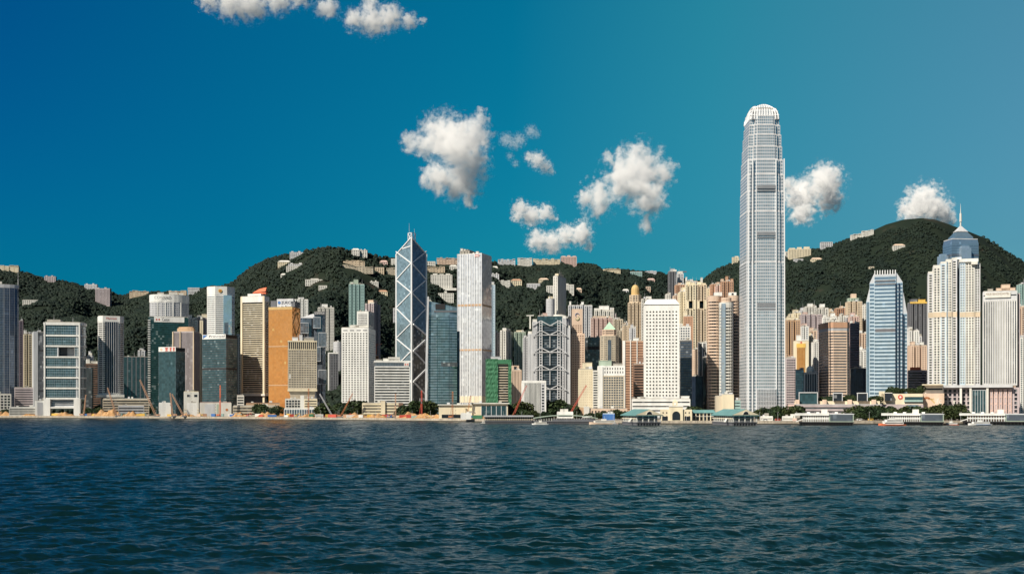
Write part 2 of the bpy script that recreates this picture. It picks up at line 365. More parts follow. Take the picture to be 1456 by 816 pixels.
M_hill = mix_noise_mat('hillside_soil', [(.35, (.007,.015,.010)), (.58, (.013,.021,.012)), (.66, (.034,.030,.023)), (.78, (.085,.058,.046))], .012)
M_land = mix_noise_mat('waterfront_ground', [(.3, (.16,.15,.14)), (.5, (.25,.23,.20)), (.62, (.33,.25,.17)), (.75, (.40,.28,.16))], .03)

px_cols = np.concatenate([np.arange(-300, -40, 20), np.arange(-40, 1500, 4.0), np.arange(1500, 1761, 20)])
cD = np.interp(px_cols, COAST[:, 0], COAST[:, 1])
rows = np.concatenate([[0, .25, .5, .75], np.linspace(1, 2, 170), [2.1, 2.3, 2.8, 4]])
def terr_rows(c, far):
    out = []
    for r in rows:
        if r <= 1: out.append(c + (1990 - c) * r)
        elif r <= 2: out.append(1990 + (far - 1990) * (r - 1))
        else: out.append(far + (r - 2) * 900)
    return out
Rfar = np.interp(px_cols, RDIST[:, 0], RDIST[:, 1]) + 20
DD = np.array([terr_rows(c, f) for c, f in zip(cD, Rfar)])         # cols x rows
XX = (px_cols[:, None] - 728) / F * DD; ZZ = ground(XX, DD)
nc, nr = DD.shape
V = np.stack([XX, DD, ZZ], -1).reshape(-1, 3)
I, J = np.meshgrid(np.arange(nc - 1), np.arange(nr - 1), indexing='ij'); I = I.ravel(); J = J.ravel()
Q = np.stack([I * nr + J, (I + 1) * nr + J, (I + 1) * nr + J + 1, I * nr + J + 1], -1)
mb = MB(); mb.quads(V, Q, (J > 4).astype(int))
tag(mb.build('hills', [M_land, M_hill], smooth=True), 'green forested hills rising behind the city', kind='structure')
# sea wall along the whole shore
mb = MB(); A = np.stack([XX[:, 0], DD[:, 0]], -1)
for i in range(nc - 1):
    (x0, y0), (x1, y1) = A[i], A[i + 1]
    mb.add([(x0, y0 - 1.2, -3), (x1, y1 - 1.2, -3), (x1, y1 - 1.2, ZL + .12), (x0, y0 - 1.2, ZL + .12), (x0, y0 + .8, ZL + .12), (x1, y1 + .8, ZL + .12)], [(0, 1, 2, 3), (3, 2, 5, 4)], 0)
    mb.add([(x0, y0 - 1.3, -3), (x1, y1 - 1.3, -3), (x1, y1 - 1.3, 1.1), (x0, y0 - 1.3, 1.1)], [(0, 1, 2, 3)], 1)
tag(mb.build('seawall', [solid('seawall_stone', (.40,.35,.28), .85, 0, .45, .2), solid('tide_mark', (.035,.034,.03), .6)]), 'long stone seawall with a dark tide mark along the shore', kind='structure')

# ------------------------------------------------------------------ water
def water_mat():
    m, t, b = principled('harbour_water')
    b.inputs['Base Color'].default_value = (.002, .013, .0145, 1); b.inputs['IOR'].default_value = 1.333; b.inputs['Roughness'].default_value = .2
    b.inputs['Specular IOR Level'].default_value = .5
    ge = nd(t, 'ShaderNodeNewGeometry'); co = nd(t, 'ShaderNodeTexCoord')
    big = nd(t, 'ShaderNodeTexNoise'); big.inputs['Scale'].default_value = 1; big.inputs['Detail'].default_value = 3
    mp = nd(t, 'ShaderNodeMapping'); mp.inputs['Scale'].default_value = (.012, .006, 1); t.links.new(co.outputs['Object'], mp.inputs[0]); t.links.new(mp.outputs[0], big.inputs['Vector'])
    amp = mth(t, 'MULTIPLY_ADD', big.outputs[0], 1.4, 1.0)
    acc = None
    for sc_, am in (((.32, .9, 1), .42), ((1.1, 2.6, 1), .5), ((.07, .2, 1), .22)):
        mp = nd(t, 'ShaderNodeMapping'); mp.inputs['Scale'].default_value = sc_; mp.inputs['Rotation'].default_value = (0, 0, .2)
        nz = nd(t, 'ShaderNodeTexNoise'); nz.inputs['Scale'].default_value = 1; nz.inputs['Detail'].default_value = 3
        t.links.new(co.outputs['Object'], mp.inputs[0]); t.links.new(mp.outputs[0], nz.inputs['Vector'])
        sb = nd(t, 'ShaderNodeVectorMath', operation='SUBTRACT'); sb.inputs[1].default_value = (.5, .5, .5); t.links.new(nz.outputs['Color'], sb.inputs[0])
        ml = nd(t, 'ShaderNodeVectorMath', operation='MULTIPLY_ADD'); ml.inputs[1].default_value = (am, am, 0); t.links.new(sb.outputs[0], ml.inputs[0])
        if acc is not None: t.links.new(acc, ml.inputs[2])
        else: ml.inputs[2].default_value = (0, 0, 0)
        acc = ml.outputs[0]
    scl = nd(t, 'ShaderNodeVectorMath', operation='SCALE'); t.links.new(acc, scl.inputs[0]); t.links.new(amp, scl.inputs['Scale'])
    ad = nd(t, 'ShaderNodeVectorMath', operation='ADD'); t.links.new(scl.outputs[0], ad.inputs[0]); t.links.new(ge.outputs['Normal'], ad.inputs[1])
    nm = nd(t, 'ShaderNodeVectorMath', operation='NORMALIZE'); t.links.new(ad.outputs[0], nm.inputs[0]); t.links.new(nm.outputs[0], b.inputs['Normal'])
    return m
M_water = water_mat()
wr = np.random.default_rng(3)

yw = [30.0]
while yw[-1] < 1950: yw.append(yw[-1] + (yw[-1] * .006 if yw[-1] < 95 else min(yw[-1] * .0028, 1.35)))
yw = np.array(yw); th = np.concatenate([np.linspace(-.98, -.54, 90)[:-1], np.linspace(-.54, .54, 800), np.linspace(.54, .98, 90)[1:]])
dth = np.gradient(th)[None, :]; border = np.clip((.98 - np.abs(th)) / .08, 0, 1)[None, :] * np.clip((yw - 30) / 14, 0, 1)[:, None] * np.clip((1950 - yw) / 60, 0, 1)[:, None]
WX = th[None, :] * yw[:, None]; WY = np.repeat(yw[:, None], len(th), 1)
WZ = np.zeros_like(WX)
GU = [.55 + .9 * vnoise(WX / (30 + 9 * i) + i * 3.7, WY / (55 + 17 * i) + i * 1.3, 60 + i) for i in range(6)]
for k in range(64):
    lam = 1.0 * (15 ** wr.random()); kk = 2 * pi / lam; ang = wr.normal(pi / 2 + .25, .55); ph = wr.random() * 2 * pi
    a = .0072 * lam ** .82
    step = np.maximum(np.minimum(WY * .0028, 1.35), WY * dth); fade = np.clip((lam / step - 2.2) / 2.5, 0, 1)
    gust = GU[k % 6]
    arg = kk * (cos(ang) * WX + sin(ang) * WY) + ph
    WZ += a * fade * gust * (np.sin(arg) + .25 * np.cos(2 * arg))
WZ *= border
nW, mW = WX.shape
I, J = np.meshgrid(np.arange(nW - 1), np.arange(mW - 1), indexing='ij'); I = I.ravel(); J = J.ravel()
mb = MB(); mb.quads(np.stack([WX, WY, WZ], -1).reshape(-1, 3), np.stack([I * mW + J, I * mW + J + 1, (I + 1) * mW + J + 1, (I + 1) * mW + J], -1), np.zeros(len(I), int))
tag(mb.build('water', M_water, smooth=True), 'choppy dark blue harbour water', kind='structure')
S_ = 20000.0; NL, NR, FL, FR = (-.98 * yw[0], yw[0], 0), (.98 * yw[0], yw[0], 0), (-.98 * yw[-1], yw[-1], 0), (.98 * yw[-1], yw[-1], 0)
mb = MB(); mb.add([(-S_, -S_, 0), (S_, -S_, 0), (S_, S_, 0), (-S_, S_, 0), NL, NR, FR, FL], [(0, 1, 5, 4), (1, 2, 6, 5), (2, 3, 7, 6), (3, 0, 4, 7)])
tag(mb.build('sea', M_water), 'open water beyond the harbour', kind='structure')

# ------------------------------------------------------------------ forest on the hills
def ico(level):
    b = bmesh.new(); bmesh.ops.create_icosphere(b, subdivisions=level, radius=1); b.verts.ensure_lookup_table()
    v = np.array([x.co[:] for x in b.verts]); f = np.array([[q.index for q in x.verts] for x in b.faces]); b.free(); return v, f
def crown_protos(level, n, seed, cut=-.45, jit=.24):
    r = np.random.default_rng(seed); v, f = ico(level); out = []
    keep = v[f].mean(1)[:, 2] > cut; f2 = f[keep]; used = np.unique(f2); rm = -np.ones(len(v), int); rm[used] = np.arange(len(used))
    for _ in range(n):
        w = v * (1 + r.normal(0, jit, (len(v), 1))); w += r.normal(0, .07, w.shape); out.append(w[used])
    return out, rm[f2]
def foliage_mat(name, soft=.0):
    m, t, b = principled(name); b.inputs['Roughness'].default_value = .75; b.inputs['Specular IOR Level'].default_value = .25
    a = nd(t, 'ShaderNodeAttribute'); a.attribute_name = 'tint'
    t.links.new(a.outputs['Color'], b.inputs['Base Color']); return m
M_fol = foliage_mat('foliage')
def forest(P, rad, col, name, label, protos):
    ps, f = protos; k = len(P); nv = len(ps[0]); r = np.random.default_rng(5)
    pick = r.integers(0, len(ps), k); base = np.array(ps)[pick]
    an = r.random(k) * 2 * pi; c, s = np.cos(an)[:, None], np.sin(an)[:, None]
    x = base[..., 0] * c - base[..., 1] * s; y = base[..., 0] * s + base[..., 1] * c; z = base[..., 2] * (.75 + r.random((k, 1)) * .5)
    W = np.stack([x, y, z], -1) * rad[:, None, None] + P[:, None, :]
    FF = (f[None] + (np.arange(k) * nv)[:, None, None]).reshape(-1, 3)
    me = bpy.data.meshes.new(name); n = k * nv; nf = len(FF)
    me.vertices.add(n); me.vertices.foreach_set('co', W.astype(np.float32).ravel())
    me.loops.add(nf * 3); me.loops.foreach_set('vertex_index', FF.astype(np.int32).ravel())
    me.polygons.add(nf); me.polygons.foreach_set('loop_start', (np.arange(nf) * 3).astype(np.int32)); me.polygons.foreach_set('use_smooth', np.ones(nf, bool))
    me.update(calc_edges=True)
    at = me.attributes.new('tint', 'FLOAT_COLOR', 'POINT'); cc = np.ones((k, nv, 4), np.float32); cc[..., :3] = col[:, None, :] * (1 + r.normal(0, .12, (k, nv, 1)))
    at.data.foreach_set('color', np.clip(cc, 0, 1).ravel()); me.materials.append(M_fol)
    o = bpy.data.objects.new(name, me); COL.objects.link(o); tag(o, label, kind='stuff'); return o

# ------------------------------------------------------------------ clouds
def cloud(label, D, blobs, dens, seed, wisp=1.0, gain=1.7):
    """blobs in photo pixels (x, y, radius): a real volume of cloud at distance D"""
    k = D / F; c = [(gx(x, D), D + dz * r * k * .5, gz(y, D), r * k) for (x, y, r), dz in zip(blobs, np.random.default_rng(seed).normal(0, 1, len(blobs)))]
    cx = sum(q[0] for q in c) / len(c); cz = sum(q[2] for q in c) / len(c); S = max(q[3] for q in c)
    b = bmesh.new()
    for q in c:
        bmesh.ops.create_icosphere(b, subdivisions=3, radius=q[3] * 1.6, matrix=Matrix.Translation((q[0] - cx, q[1] - D, q[2] - cz)))
    me = bpy.data.meshes.new('cloud'); b.to_mesh(me); b.free()
    o = bpy.data.objects.new('cloud', me); COL.objects.link(o); o.location = (cx, D, cz)
    rm = o.modifiers.new('r', 'REMESH'); rm.mode = 'VOXEL'; rm.voxel_size = min(q[3] for q in c) * .22
    bpy.context.view_layer.update()
    m2 = bpy.data.meshes.new_from_object(o.evaluated_get(bpy.context.evaluated_depsgraph_get())); o.modifiers.clear(); o.data = m2; bpy.data.meshes.remove(me)
    m = bpy.data.materials.new('cloud_vapour'); m.use_nodes = True; t = m.node_tree; t.nodes.clear()
    out = nd(t, 'ShaderNodeOutputMaterial'); pv = nd(t, 'ShaderNodeVolumePrincipled')
    pv.inputs['Color'].default_value = (1, 1, 1, 1); pv.inputs['Anisotropy'].default_value = -.3
    co = nd(t, 'ShaderNodeTexCoord')
    # warp the space a little so that the puffs lose their roundness
    wz = nd(t, 'ShaderNodeTexNoise'); wz.inputs['Scale'].default_value = 1.7 / S; wz.inputs['Detail'].default_value = 4; wz.inputs['Roughness'].default_value = .6
    so = nd(t, 'ShaderNodeVectorMath', operation='ADD'); so.inputs[1].default_value = (seed * 131.7, seed * 57.3, 9.1 * seed); t.links.new(co.outputs['Object'], so.inputs[0]); t.links.new(so.outputs[0], wz.inputs['Vector'])
    sb = nd(t, 'ShaderNodeVectorMath', operation='SUBTRACT'); sb.inputs[1].default_value = (.5, .5, .5); t.links.new(wz.outputs['Color'], sb.inputs[0])
    wp = nd(t, 'ShaderNodeVectorMath', operation='MULTIPLY_ADD'); wp.inputs[1].default_value = (S * 1.35,) * 3; t.links.new(sb.outputs[0], wp.inputs[0]); t.links.new(co.outputs['Object'], wp.inputs[2])
    acc = None
    for q in c:
        dn = nd(t, 'ShaderNodeVectorMath', operation='DISTANCE'); dn.inputs[1].default_value = (q[0] - cx, q[1] - D, q[2] - cz); t.links.new(wp.outputs[0], dn.inputs[0])
        v = mth(t, 'MULTIPLY_ADD', dn.outputs['Value'], -1 / q[3], 1.0)
        acc = v if acc is None else mth(t, 'SMOOTH_MAX', acc, v, .25)
    n2 = nd(t, 'ShaderNodeTexNoise'); n2.inputs['Scale'].default_value = 2.9 / S; n2.inputs['Detail'].default_value = 8; n2.inputs['Roughness'].default_value = .70; n2.inputs['Lacunarity'].default_value = 2.2
    t.links.new(so.outputs[0], n2.inputs['Vector'])
    e = mth(t, 'MULTIPLY_ADD', n2.outputs[0], 4.2 * wisp, -2.12 * wisp)
    f = mth(t, 'ADD', acc, e)
    d = mth(t, 'MULTIPLY', f, gain, clamp=True)
    d2 = mth(t, 'MULTIPLY', mth(t, 'POWER', d, 1.4), dens * .42 / S)
    t.links.new(d2, pv.inputs['Density']); t.links.new(pv.outputs[0], out.inputs['Volume'])
    o.data.materials.clear(); o.data.materials.append(m)
    tag(o, label, 'cloud', 'white clouds drifting over the hills'); return o
CL = 7500.0
cloud('large ragged white cloud with two lobes, high over the tower of crossed white braces', CL, [(583,202,13),(605,204,18),(630,192,30),(655,215,33),(672,190,24),(684,168,12),(625,255,22),(655,255,28),(675,240,20),(668,284,10)], 9, 1)
cloud('big bright puffy cloud to the east of the tallest tower, with a hole-edged rim', CL, [(905,245,36),(920,280,26),(890,255,30),(862,228,10),(850,280,24),(832,274,11),(940,245,18),(918,320,12),(908,212,14)], 9, 2)
cloud('round white cloud touching the edge of the tallest tower', CL, [(1145,275,24),(1165,265,24),(1180,285,18),(1140,305,16),(1120,262,10),(1166,248,12)], 10, 3)
cloud('bright white cloud sitting right on the high hilltop', CL, [(1312,292,26),(1335,300,17),(1295,295,14),(1310,272,9),(1290,308,10),(1345,312,12)], 12, 4)
cloud('little slanting cloud between the two big puffy ones', CL, [(752,224,7),(764,230,11),(776,238,9),(784,244,5)], 4.5, 5, wisp=1.2)
cloud('low thin cloud shaped like an arch above the hillside flats', CL, [(740,295,12),(755,305,15),(735,310,9),(775,303,12),(788,310,6)], 7, 6)
cloud('lowest long ragged cloud just above the ridge flats', CL, [(765,342,15),(785,345,16),(805,335,15),(825,335,16),(830,320,8),(838,350,7)], 7, 7)
cloud('long grey-white cloud cut off by the top of the picture', CL, [(300,5,16),(335,8,24),(360,12,22),(395,2,20),(430,2,16),(465,12,16)], 7, 8)
cloud('pale drifting cloud with a pointed end, highest of all', CL, [(505,30,15),(530,30,20),(555,30,18),(580,28,12),(600,31,6),(525,8,12)], 6, 9)
cloud('faint wisp of cloud beside the big two lobed cloud', CL, [(720,200,9),(728,204,8),(738,200,9),(734,207,6),(755,187,8),(762,191,6),(725,222,5),(733,232,5)], 1.0, 10, wisp=1.5)
# ================================================================== the waterfront towers, east to west
def add_text_sign(t, body, xa, xb, yt, yb, mat='red', board='white', name='sign_board', off=.5):
    """a flat sign board on the front, with raised lettering"""
    x0, x1 = t.lx(xa), t.lx(xb); z0, z1 = t.hz(yb), t.hz(yt)
    bd = t.box(name, x0, x1, z0, z1, board, -t.b/2 - off, -t.b/2 - .02)
    if body:
        p = (z1 - z0) * .16; q = (x1 - x0) * .05
        t.text(body, x0 + q, x1 - q, z0 + p, z1 - p, -t.b/2 - off - .15, mat, parent=bd)
def mast(t, x, z0, z1, r=.5, mat='lgrey', name='mast'):
    return MB().tube((x, 0, z0), (x, 0, (z0 + z1) / 2), r, r * .8).tube((x, 0, (z0 + z1) / 2), (x, 0, z1), r * .55, r * .3).build(name, mat, t.root)
def bands(t, zs, h, mat, out=.5, name='floor_band', poly=None):
    for z in zs: MB().prism([(x * (1 + 2 * out / t.w), y * (1 + 2 * out / t.b)) for x, y in (poly or t.poly)], z, z + h).build(name, mat, t.root)

# --- convex blue glass tower at the frame's edge
t = T('glass_tower', 'dark blue convex glass tower with pale crown and thin mast, cut by the picture edge', 'tower', -34, 27, 1850, 0, 46)
P = [(-t.w/2, t.b/2), (-t.w/2, -t.b*.30)] + [(t.w/2 * sin(a), -t.b*.30 - t.b*.2*cos(a)) for a in np.linspace(-1.2, 1.2, 9)] + [(t.w/2, -t.b*.30), (t.w/2, t.b/2)]
P = P[::1]; h = t.hz(407); cur = style('curtain', wall='grey', glass='gblue', span='gslate', bay=2.4, fl=4, ww=.9, wh=.62)
t.wall(P, 0, h, cur); MB().prism(sc(P, 1.01), h, h + 5).build('crown_band', 'lgrey', t.root); t.roof(P, h + 5, .6)
for k in range(7): t.box('roof_fin', -t.w*.42 + k*5, -t.w*.42 + k*5 + 3.2, h + 5.6, h + 11, 'offwhite', -6, 6)
mast(t, t.w/2 - 1, h, t.hz(378), .5)
# --- dark slim brown tower and the thin cream block behind it
tower('residential_tower', 'thin dark brown block squeezed beside the convex blue glass tower', 'apartment block', 27, 33, 456, 2000, style('resi', wall='purple'), 3, 20)
tower('residential_tower', 'slim cream block with stepped bright top, between blue glass and grey slab', 'apartment block', 34, 46, 475, 1960, style('resi', wall='cream', ww=.7), 6, 20, poly=('c', 6, 2.5), plant=((.05, .35, 6, 'white'), (.55, .95, 3, 'white')))
t = tower('office_slab', 'grey windowless slab with one dark glass face, behind the white ribbed tower', 'office tower', 48, 66, 472, 1830, style('curtain', wall='dgrey', glass='gsmoke', bay=6, fl=3.7), 6, 40)
t.box('side_wall', -t.w/2 - .5, t.lx(54), 0, t.hz(471), 'steel', -t.b/2 - .6, t.b/2); t.box('louvre_band', t.lx(55), t.w/2, t.hz(499), t.hz(497), 'black', -t.b/2 - .2, -t.b/2 + .5)
t.box('louvre_band', t.lx(55), t.w/2, t.hz(556), t.hz(554.5), 'black', -t.b/2 - .2, -t.b/2 + .5)
tower('office_block', 'low white gridded block at the picture edge below the convex glass tower', 'office block', -10, 16, 560, 1800, style('punch', wall='offwhite', bay=4.5, fl=4.2, ww=.72, wh=.7), 3, 30)
tower('office_block', 'low purplish-brown block below the slim cream flats', 'office block', 21, 48, 551, 1830, style('ribbon', wall='mauve', wh=.4), 3, 25)

# --- white ribbed harbour tower
t = T('ribbed_tower', 'white ribbed office tower with wide white bands and an open hole near its top', 'office tower', 63, 117.5, 1770, 2, 26, sq=.4)
rr = 8
P = [(-t.w/2, -t.b/2), (t.w/2 - rr, -t.b/2)] + [(t.w/2 - rr + rr * sin(a), -t.b/2 + rr - rr * cos(a)) for a in np.linspace(.3, 1.57, 5)] + [(t.w/2, t.b/2), (-t.w/2, t.b/2)]
t.poly = P; h = t.hz(461); cur = style('curtain', wall='steel', glass='gteal', span='gpale', bay=2.6, fl=3.9, ww=.95, wh=.66, mx=2)
ya = [461, 477, 492, 507.5, 522, 537, 552, 566.5]
for k in range(7):
    z1, z0 = t.hz(ya[k]), t.hz(ya[k + 1])
    if k == 2:
        hx0, hx1 = t.lx(83), t.lx(106)
        t.wall([(-t.w/2, -t.b/2), (hx0, -t.b/2), (hx0, t.b/2), (-t.w/2, t.b/2)], z0, z1, cur, 'curtain_wall'); t.wall([(hx1, -t.b/2)] + P[1:-2] + [(t.w/2, t.b/2), (hx1, t.b/2)], z0, z1, cur, 'curtain_wall')
        t.box('refuge_wall', hx0, hx1, z0, z1, 'dgrey', 4, 10)
        t.box('refuge_screen', (hx0 + hx1)/2 - 1.5, (hx0 + hx1)/2 + 11, z0, z1 - 2, 'grey', 0, 3)
    else: t.wall(P, z0, z1, cur, 'curtain_wall')
bands(t, [t.hz(y) - 1.1 for y in ya[1:]], 2.6, 'white', 1.0); bands(t, [t.hz(462)], 4.2, 'white', 1.2, 'crown_band'); t.roof(P, t.hz(462) + 4.2, 1.2)
for x in (t.lx(63.6), t.lx(113)): t.box('corner_column', x - 1.2, x + 1.0, 0, h + 3, 'white', -t.b/2 - 1.6, -t.b/2 - .3)
for a, b in ((62.5, 71.5), (105, 114.5)):
    MB().prism([(t.lx(a), -t.b/2 - 1.5), (t.lx(b), -t.b/2 - 1.5), (t.lx(b) - 2, t.b/4), (t.lx(a) + 2, t.b/4)], 0, t.hz(566.5)).build('base_pier', 'white', t.root)
t.wall(rrect(t.lx(71.5), t.lx(105), -t.b/2 + 3, t.b/2 - 2), t.hz(578.5), t.hz(567), style('ribbon', wall='lgrey', glass='gslate', wh=.7, fl=3.6), 'podium_wall')
t.box('podium_band', t.lx(71), t.lx(105), t.hz(580.5), t.hz(578), 'white', -t.b/2 - 1.2, t.b/2 - 2)
t.box('roof_plant', -t.w*.45, -t.w*.1, h + 4, h + 8, 'concrete', -8, 8); mast(t, -t.w*.3, h + 5, h + 16, .3); mast(t, t.w*.2, h + 5, h + 13, .3)
t = tower('pavilion', 'small white boxy gate-like pavilion beside the ribbed tower foot', 'pavilion', 50, 63, 569.5, 1765, style('blank', wall='white'), 3, 14)
t.box('screen', t.lx(53), t.lx(61), 2, t.hz(572), 'grey', -t.b/2 - .3, -t.b/2 + .2)
tower('shed', 'long low white roofed shed at the shore, below the grey slab', 'shed', 13, 51, 579, 1752, style('ribbon', wall='offwhite', wh=.4, fl=4), 2, 16, roofm='white')
t = tower('office_block', 'dark brown block with a striped brown flank, between ribbed and striped white towers', 'office block', 122, 143, 517, 1860, style('ribbon', wall='brown', wh=.5, glass='gsmoke'), 4, 40)
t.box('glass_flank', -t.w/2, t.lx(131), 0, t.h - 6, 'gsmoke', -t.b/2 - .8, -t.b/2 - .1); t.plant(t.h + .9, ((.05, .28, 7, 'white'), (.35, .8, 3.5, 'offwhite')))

# --- striped white hotel with notched corners
t = T('hotel_tower', 'white horizontally striped hotel tower with dark central strips and red roof lettering', 'hotel', 140, 176.5, 1810, 6, 34)
P = octa(t.w, t.b, 6.5); h = t.hz(449); zb = t.hz(561)
t.wall(P, zb, h - 9, style('ribbon', wall='white', wh=.55, fl=3.3, r=.9, mx=.6, glass='gdark')); MB().prism(sc(P, 1.015), h - 9, h).build('crown_wall', 'white', t.root); t.roof(P, h, .8)
for k in range(6):
    x = t.lx(149.5 + k * 3.1); t.box('window_strip', x, x + 2.4, zb + 4, h - 9.5, 'gnavy', -t.b/2 - .9, -t.b/2 - .05)
    t.box('mullion', x + 2.6, x + 3.2, zb + 2, h - 9.2, 'lgrey', -t.b/2 - 1.4, -t.b/2 - .02)
t.text('Marriott', t.lx(151), t.lx(166), h - 5.2, h - 1.6, -t.b/2 * 1.015 - .3, 'red')
t.box('podium', -t.w/2 - 3, t.w/2, zb - 4, zb - .05, 'offwhite', -t.b/2 - 6, t.b/2)
for k in range(6): t.box('podium_column', t.lx(143 + k * 6), t.lx(144.2 + k * 6), 0, zb - 4, 'concrete', -t.b/2 - 3, -t.b/2 - 1.5)
t.box('podium_core', t.lx(146), t.lx(172), 0, zb - 4, 'dgrey', -t.b/4, t.b/3)
tower('office_block', 'dark low glass block half sunk among trees, east of the green banded tower', 'office block', 175, 212, 507, 2060, style('curtain', wall='dgrey', glass='gteal', span='gsmoke', bay=7, fl=4, ww=.75), 3, 30)

# --- white oval hotel behind and the green slab in front of it
t = T('hotel_tower', 'white oval hotel tower with a lettered crown, rising behind the dark green slab', 'hotel', 213, 269.5, 2080, 3, 46)
P = ell(t.w, t.b, 28); h = t.hz(418); hb = h - 14
t.wall(P, 0, hb, style('resi', wall='lgrey', glass='gslate', bay=3.2, fl=3.4, ww=.7, wh=.55)); MB().prism(sc(P, 1.02), hb, h).build('crown_wall', 'white', t.root); t.roof(P, h, .8)
for px in (224, 235, 246, 257): 
    x = t.lx(px); y = -t.b/2 * math.sqrt(max(0, 1 - (2*x/t.w)**2)); t.box('vertical_fin', x - 1, x + 1, 10, hb, 'white', y - .8, y + 1.5)
t.text('CONRAD', t.lx(219.5), t.lx(243), h - 8.5, h - 3.5, -t.b/2 - .9, 'dgrey')
for a, b, hh_ in ((.2, .35, 3), (.5, .7, 4.5), (.75, .85, 3)): t.plant(h + .8, ((a, b, hh_, 'offwhite'),))
t = T('office_slab', 'dark green glass slab with a white sign band and white toothed edge', 'office tower', 211, 268, 1930, 4, 34)
h = t.hz(450); P = rect(t.w, t.b); t.poly = P
t.wall(P, 0, h, style('curtain', wall='ggreen', glass='ggreen', span='gteal', bay=3, fl=3.9, wh=.72)); t.roof(P, h)
nf = int(h / 3.9)
for k in range(min(nf, 42)): t.box('balcony', -t.w/2 - 1.0, -t.w/2 + 3.2, k * 3.9 + 1, k * 3.9 + 2.6, 'white', -t.b/2 - 1.0, -t.b/2 - .02)
add_text_sign(t, 'Centre', 230, 241, 450, 457.5, 'dgrey', name='sign_board')
t.box('sign_board', t.lx(219), t.lx(229.9), t.hz(457.5), t.hz(450), 'white', -t.b/2 - .5, -t.b/2 - .02); t.box('sign_board', t.lx(241.1), t.lx(262), t.hz(457.5), t.hz(450), 'white', -t.b/2 - .5, -t.b/2 - .02)
MB().add([(t.lx(221.5), -t.b/2-.7, t.hz(455.6)), (t.lx(224.2), -t.b/2-.7, t.hz(454)), (t.lx(221.5), -t.b/2-.7, t.hz(452.2))], [(0, 1, 2)]).add([(t.lx(227), -t.b/2-.7, t.hz(455.6)), (t.lx(227), -t.b/2-.7, t.hz(452.2)), (t.lx(224.2), -t.b/2-.7, t.hz(454))], [(0, 1, 2)]).build('red_emblem', 'red', t.root)
t = tower('office_tower', 'small teal and black glass tower topped by a red and white sign', 'office tower', 225.5, 250, 500, 1800, style('curtain', wall='gslate', glass='gteal', span='gteal', bay=2.6, fl=3.8, wh=.7), -20, xs=263)
add_text_sign(t, None, 225.8, 250, 493.5, 500, 'red', 'white')
MB().tube((t.lx(229.5), -t.b/2 - .5, t.hz(496.8)), (t.lx(229.5), -t.b/2 - .8, t.hz(496.8)), 2.4, 2.4, 12).build('round_emblem', 'peach', t.root)
for a_, b_ in ((235, 239.5), (241.5, 244.5), (246, 249)): MB().bar((t.lx(a_), -t.b/2 - .7, t.hz(494.8)), (t.lx(b_), -t.b/2 - .7, t.hz(494.8)), .3, 1.1).bar((t.lx(a_), -t.b/2 - .7, t.hz(498.6)), (t.lx(b_), -t.b/2 - .7, t.hz(498.6)), .3, 1.1).bar((t.lx((a_ + b_)/2), -t.b/2 - .7, t.hz(494.3)), (t.lx((a_ + b_)/2), -t.b/2 - .7, t.hz(499.4)), 1.3, .3).bar((t.lx(a_), -t.b/2 - .7, t.hz(496.6)), (t.lx(b_), -t.b/2 - .7, t.hz(496.6)), .3, .9).build('red_character', 'red', t.root)
t.box('roof_screen', -t.w/2 + .2, t.w/2, t.h + .9, t.hz(494.5), 'black', -t.b/2 + .2, t.b/2)
mast(t, 0, t.h + 3, t.hz(490), .3)
# --- grey granite tower with piers and a brown drum roof
t = T('office_tower', 'grey-violet tower with pale vertical piers and a brown drum on its roof', 'office tower', 245.5, 276, 1870, -14, xs=284)
P = rect(t.w, t.b); t.poly = P; h = t.hz(472)
t.wall(P, 0, h, style('pier', wall='mauve', glass='gsmoke', bay=2.1, ww=.6, mx=.5, r=.5)); t.roof(P, h)
for px in (246.2, 256.5, 275.4): t.box('pier', t.lx(px) - .9, t.lx(px) + .9, 0, h + .5, 'beige', -t.b/2 - 1.3, -t.b/2 - .02)
MB().prism(ell(t.w * .82, t.b * .7, 16), h + 1, h + 6.5).prism(ell(t.w * .7, t.b * .6, 16), h + 6.5, h + 8.5).build('roof_drum', 'tan', t.root)
tower('shaft_tower', 'slender cream windowless shaft between the drum roofed tower and the blue signed tower', 'tower', 284, 288.5, 456, 1880, style('pier', wall='cream', bay=2.4, ww=.2), -8, 12, plant=((.2, .8, 6, 'offwhite'),))
tower('residential_tower', 'pair-stepped white flats peeping between the green slab and the drum roof', 'apartment block', 268, 281, 455, 2150, style('resi', wall='white', bay=2.4), 5, 20, poly=('c', 6, 2.5), plant=((.1, .4, 9, 'white'), (.5, .9, 4, 'white')))
tower('residential_tower', 'pinkish grey flats behind the cream shaft, left of the white crowned tower', 'apartment block', 279, 296, 452, 2160, style('resi', wall='mauve', bay=2.4), 5, 20, poly=('c', 6, 2.5), plant=((.1, .35, 4, 'offwhite'), (.5, .9, 7, 'cream')))

# --- white crowned octagonal tower with a gold emblem
t = T('office_tower', 'white crowned tower with gold emblem, white ribbons and pale blue glass corner', 'office tower', 294.5, 334, 2060, 2, 48)
P = octa(t.w, t.b, 14); h = t.hz(407); hb = t.hz(419)
t.wall(P, 0, hb, style('ribbon', wall='white', glass='gslate', wh=.42, fl=3.7, r=.5)); MB().prism(sc(P, 1.01), hb, h).build('crown_wall', 'white', t.root); t.roof(P, h, .8)
x0, x1 = t.lx(317.5), t.lx(329.5)
t.box('glass_bay', x0, x1, 8, hb - .1, 'gice', -t.b/2 - .7, -t.b/2 + 6)
t.box('window_strip', t.lx(319), t.lx(324.5), 8, t.hz(458), 'gslate', -t.b/2 - 1.0, -t.b/2 - .72)
MB().tube((t.lx(313), -t.b/2 - .6, (h + hb)/2), (t.lx(313), -t.b/2 - 1.2, (h + hb)/2), 3.4, 3.4, 12).build('gold_emblem', 'yellow', t.root)
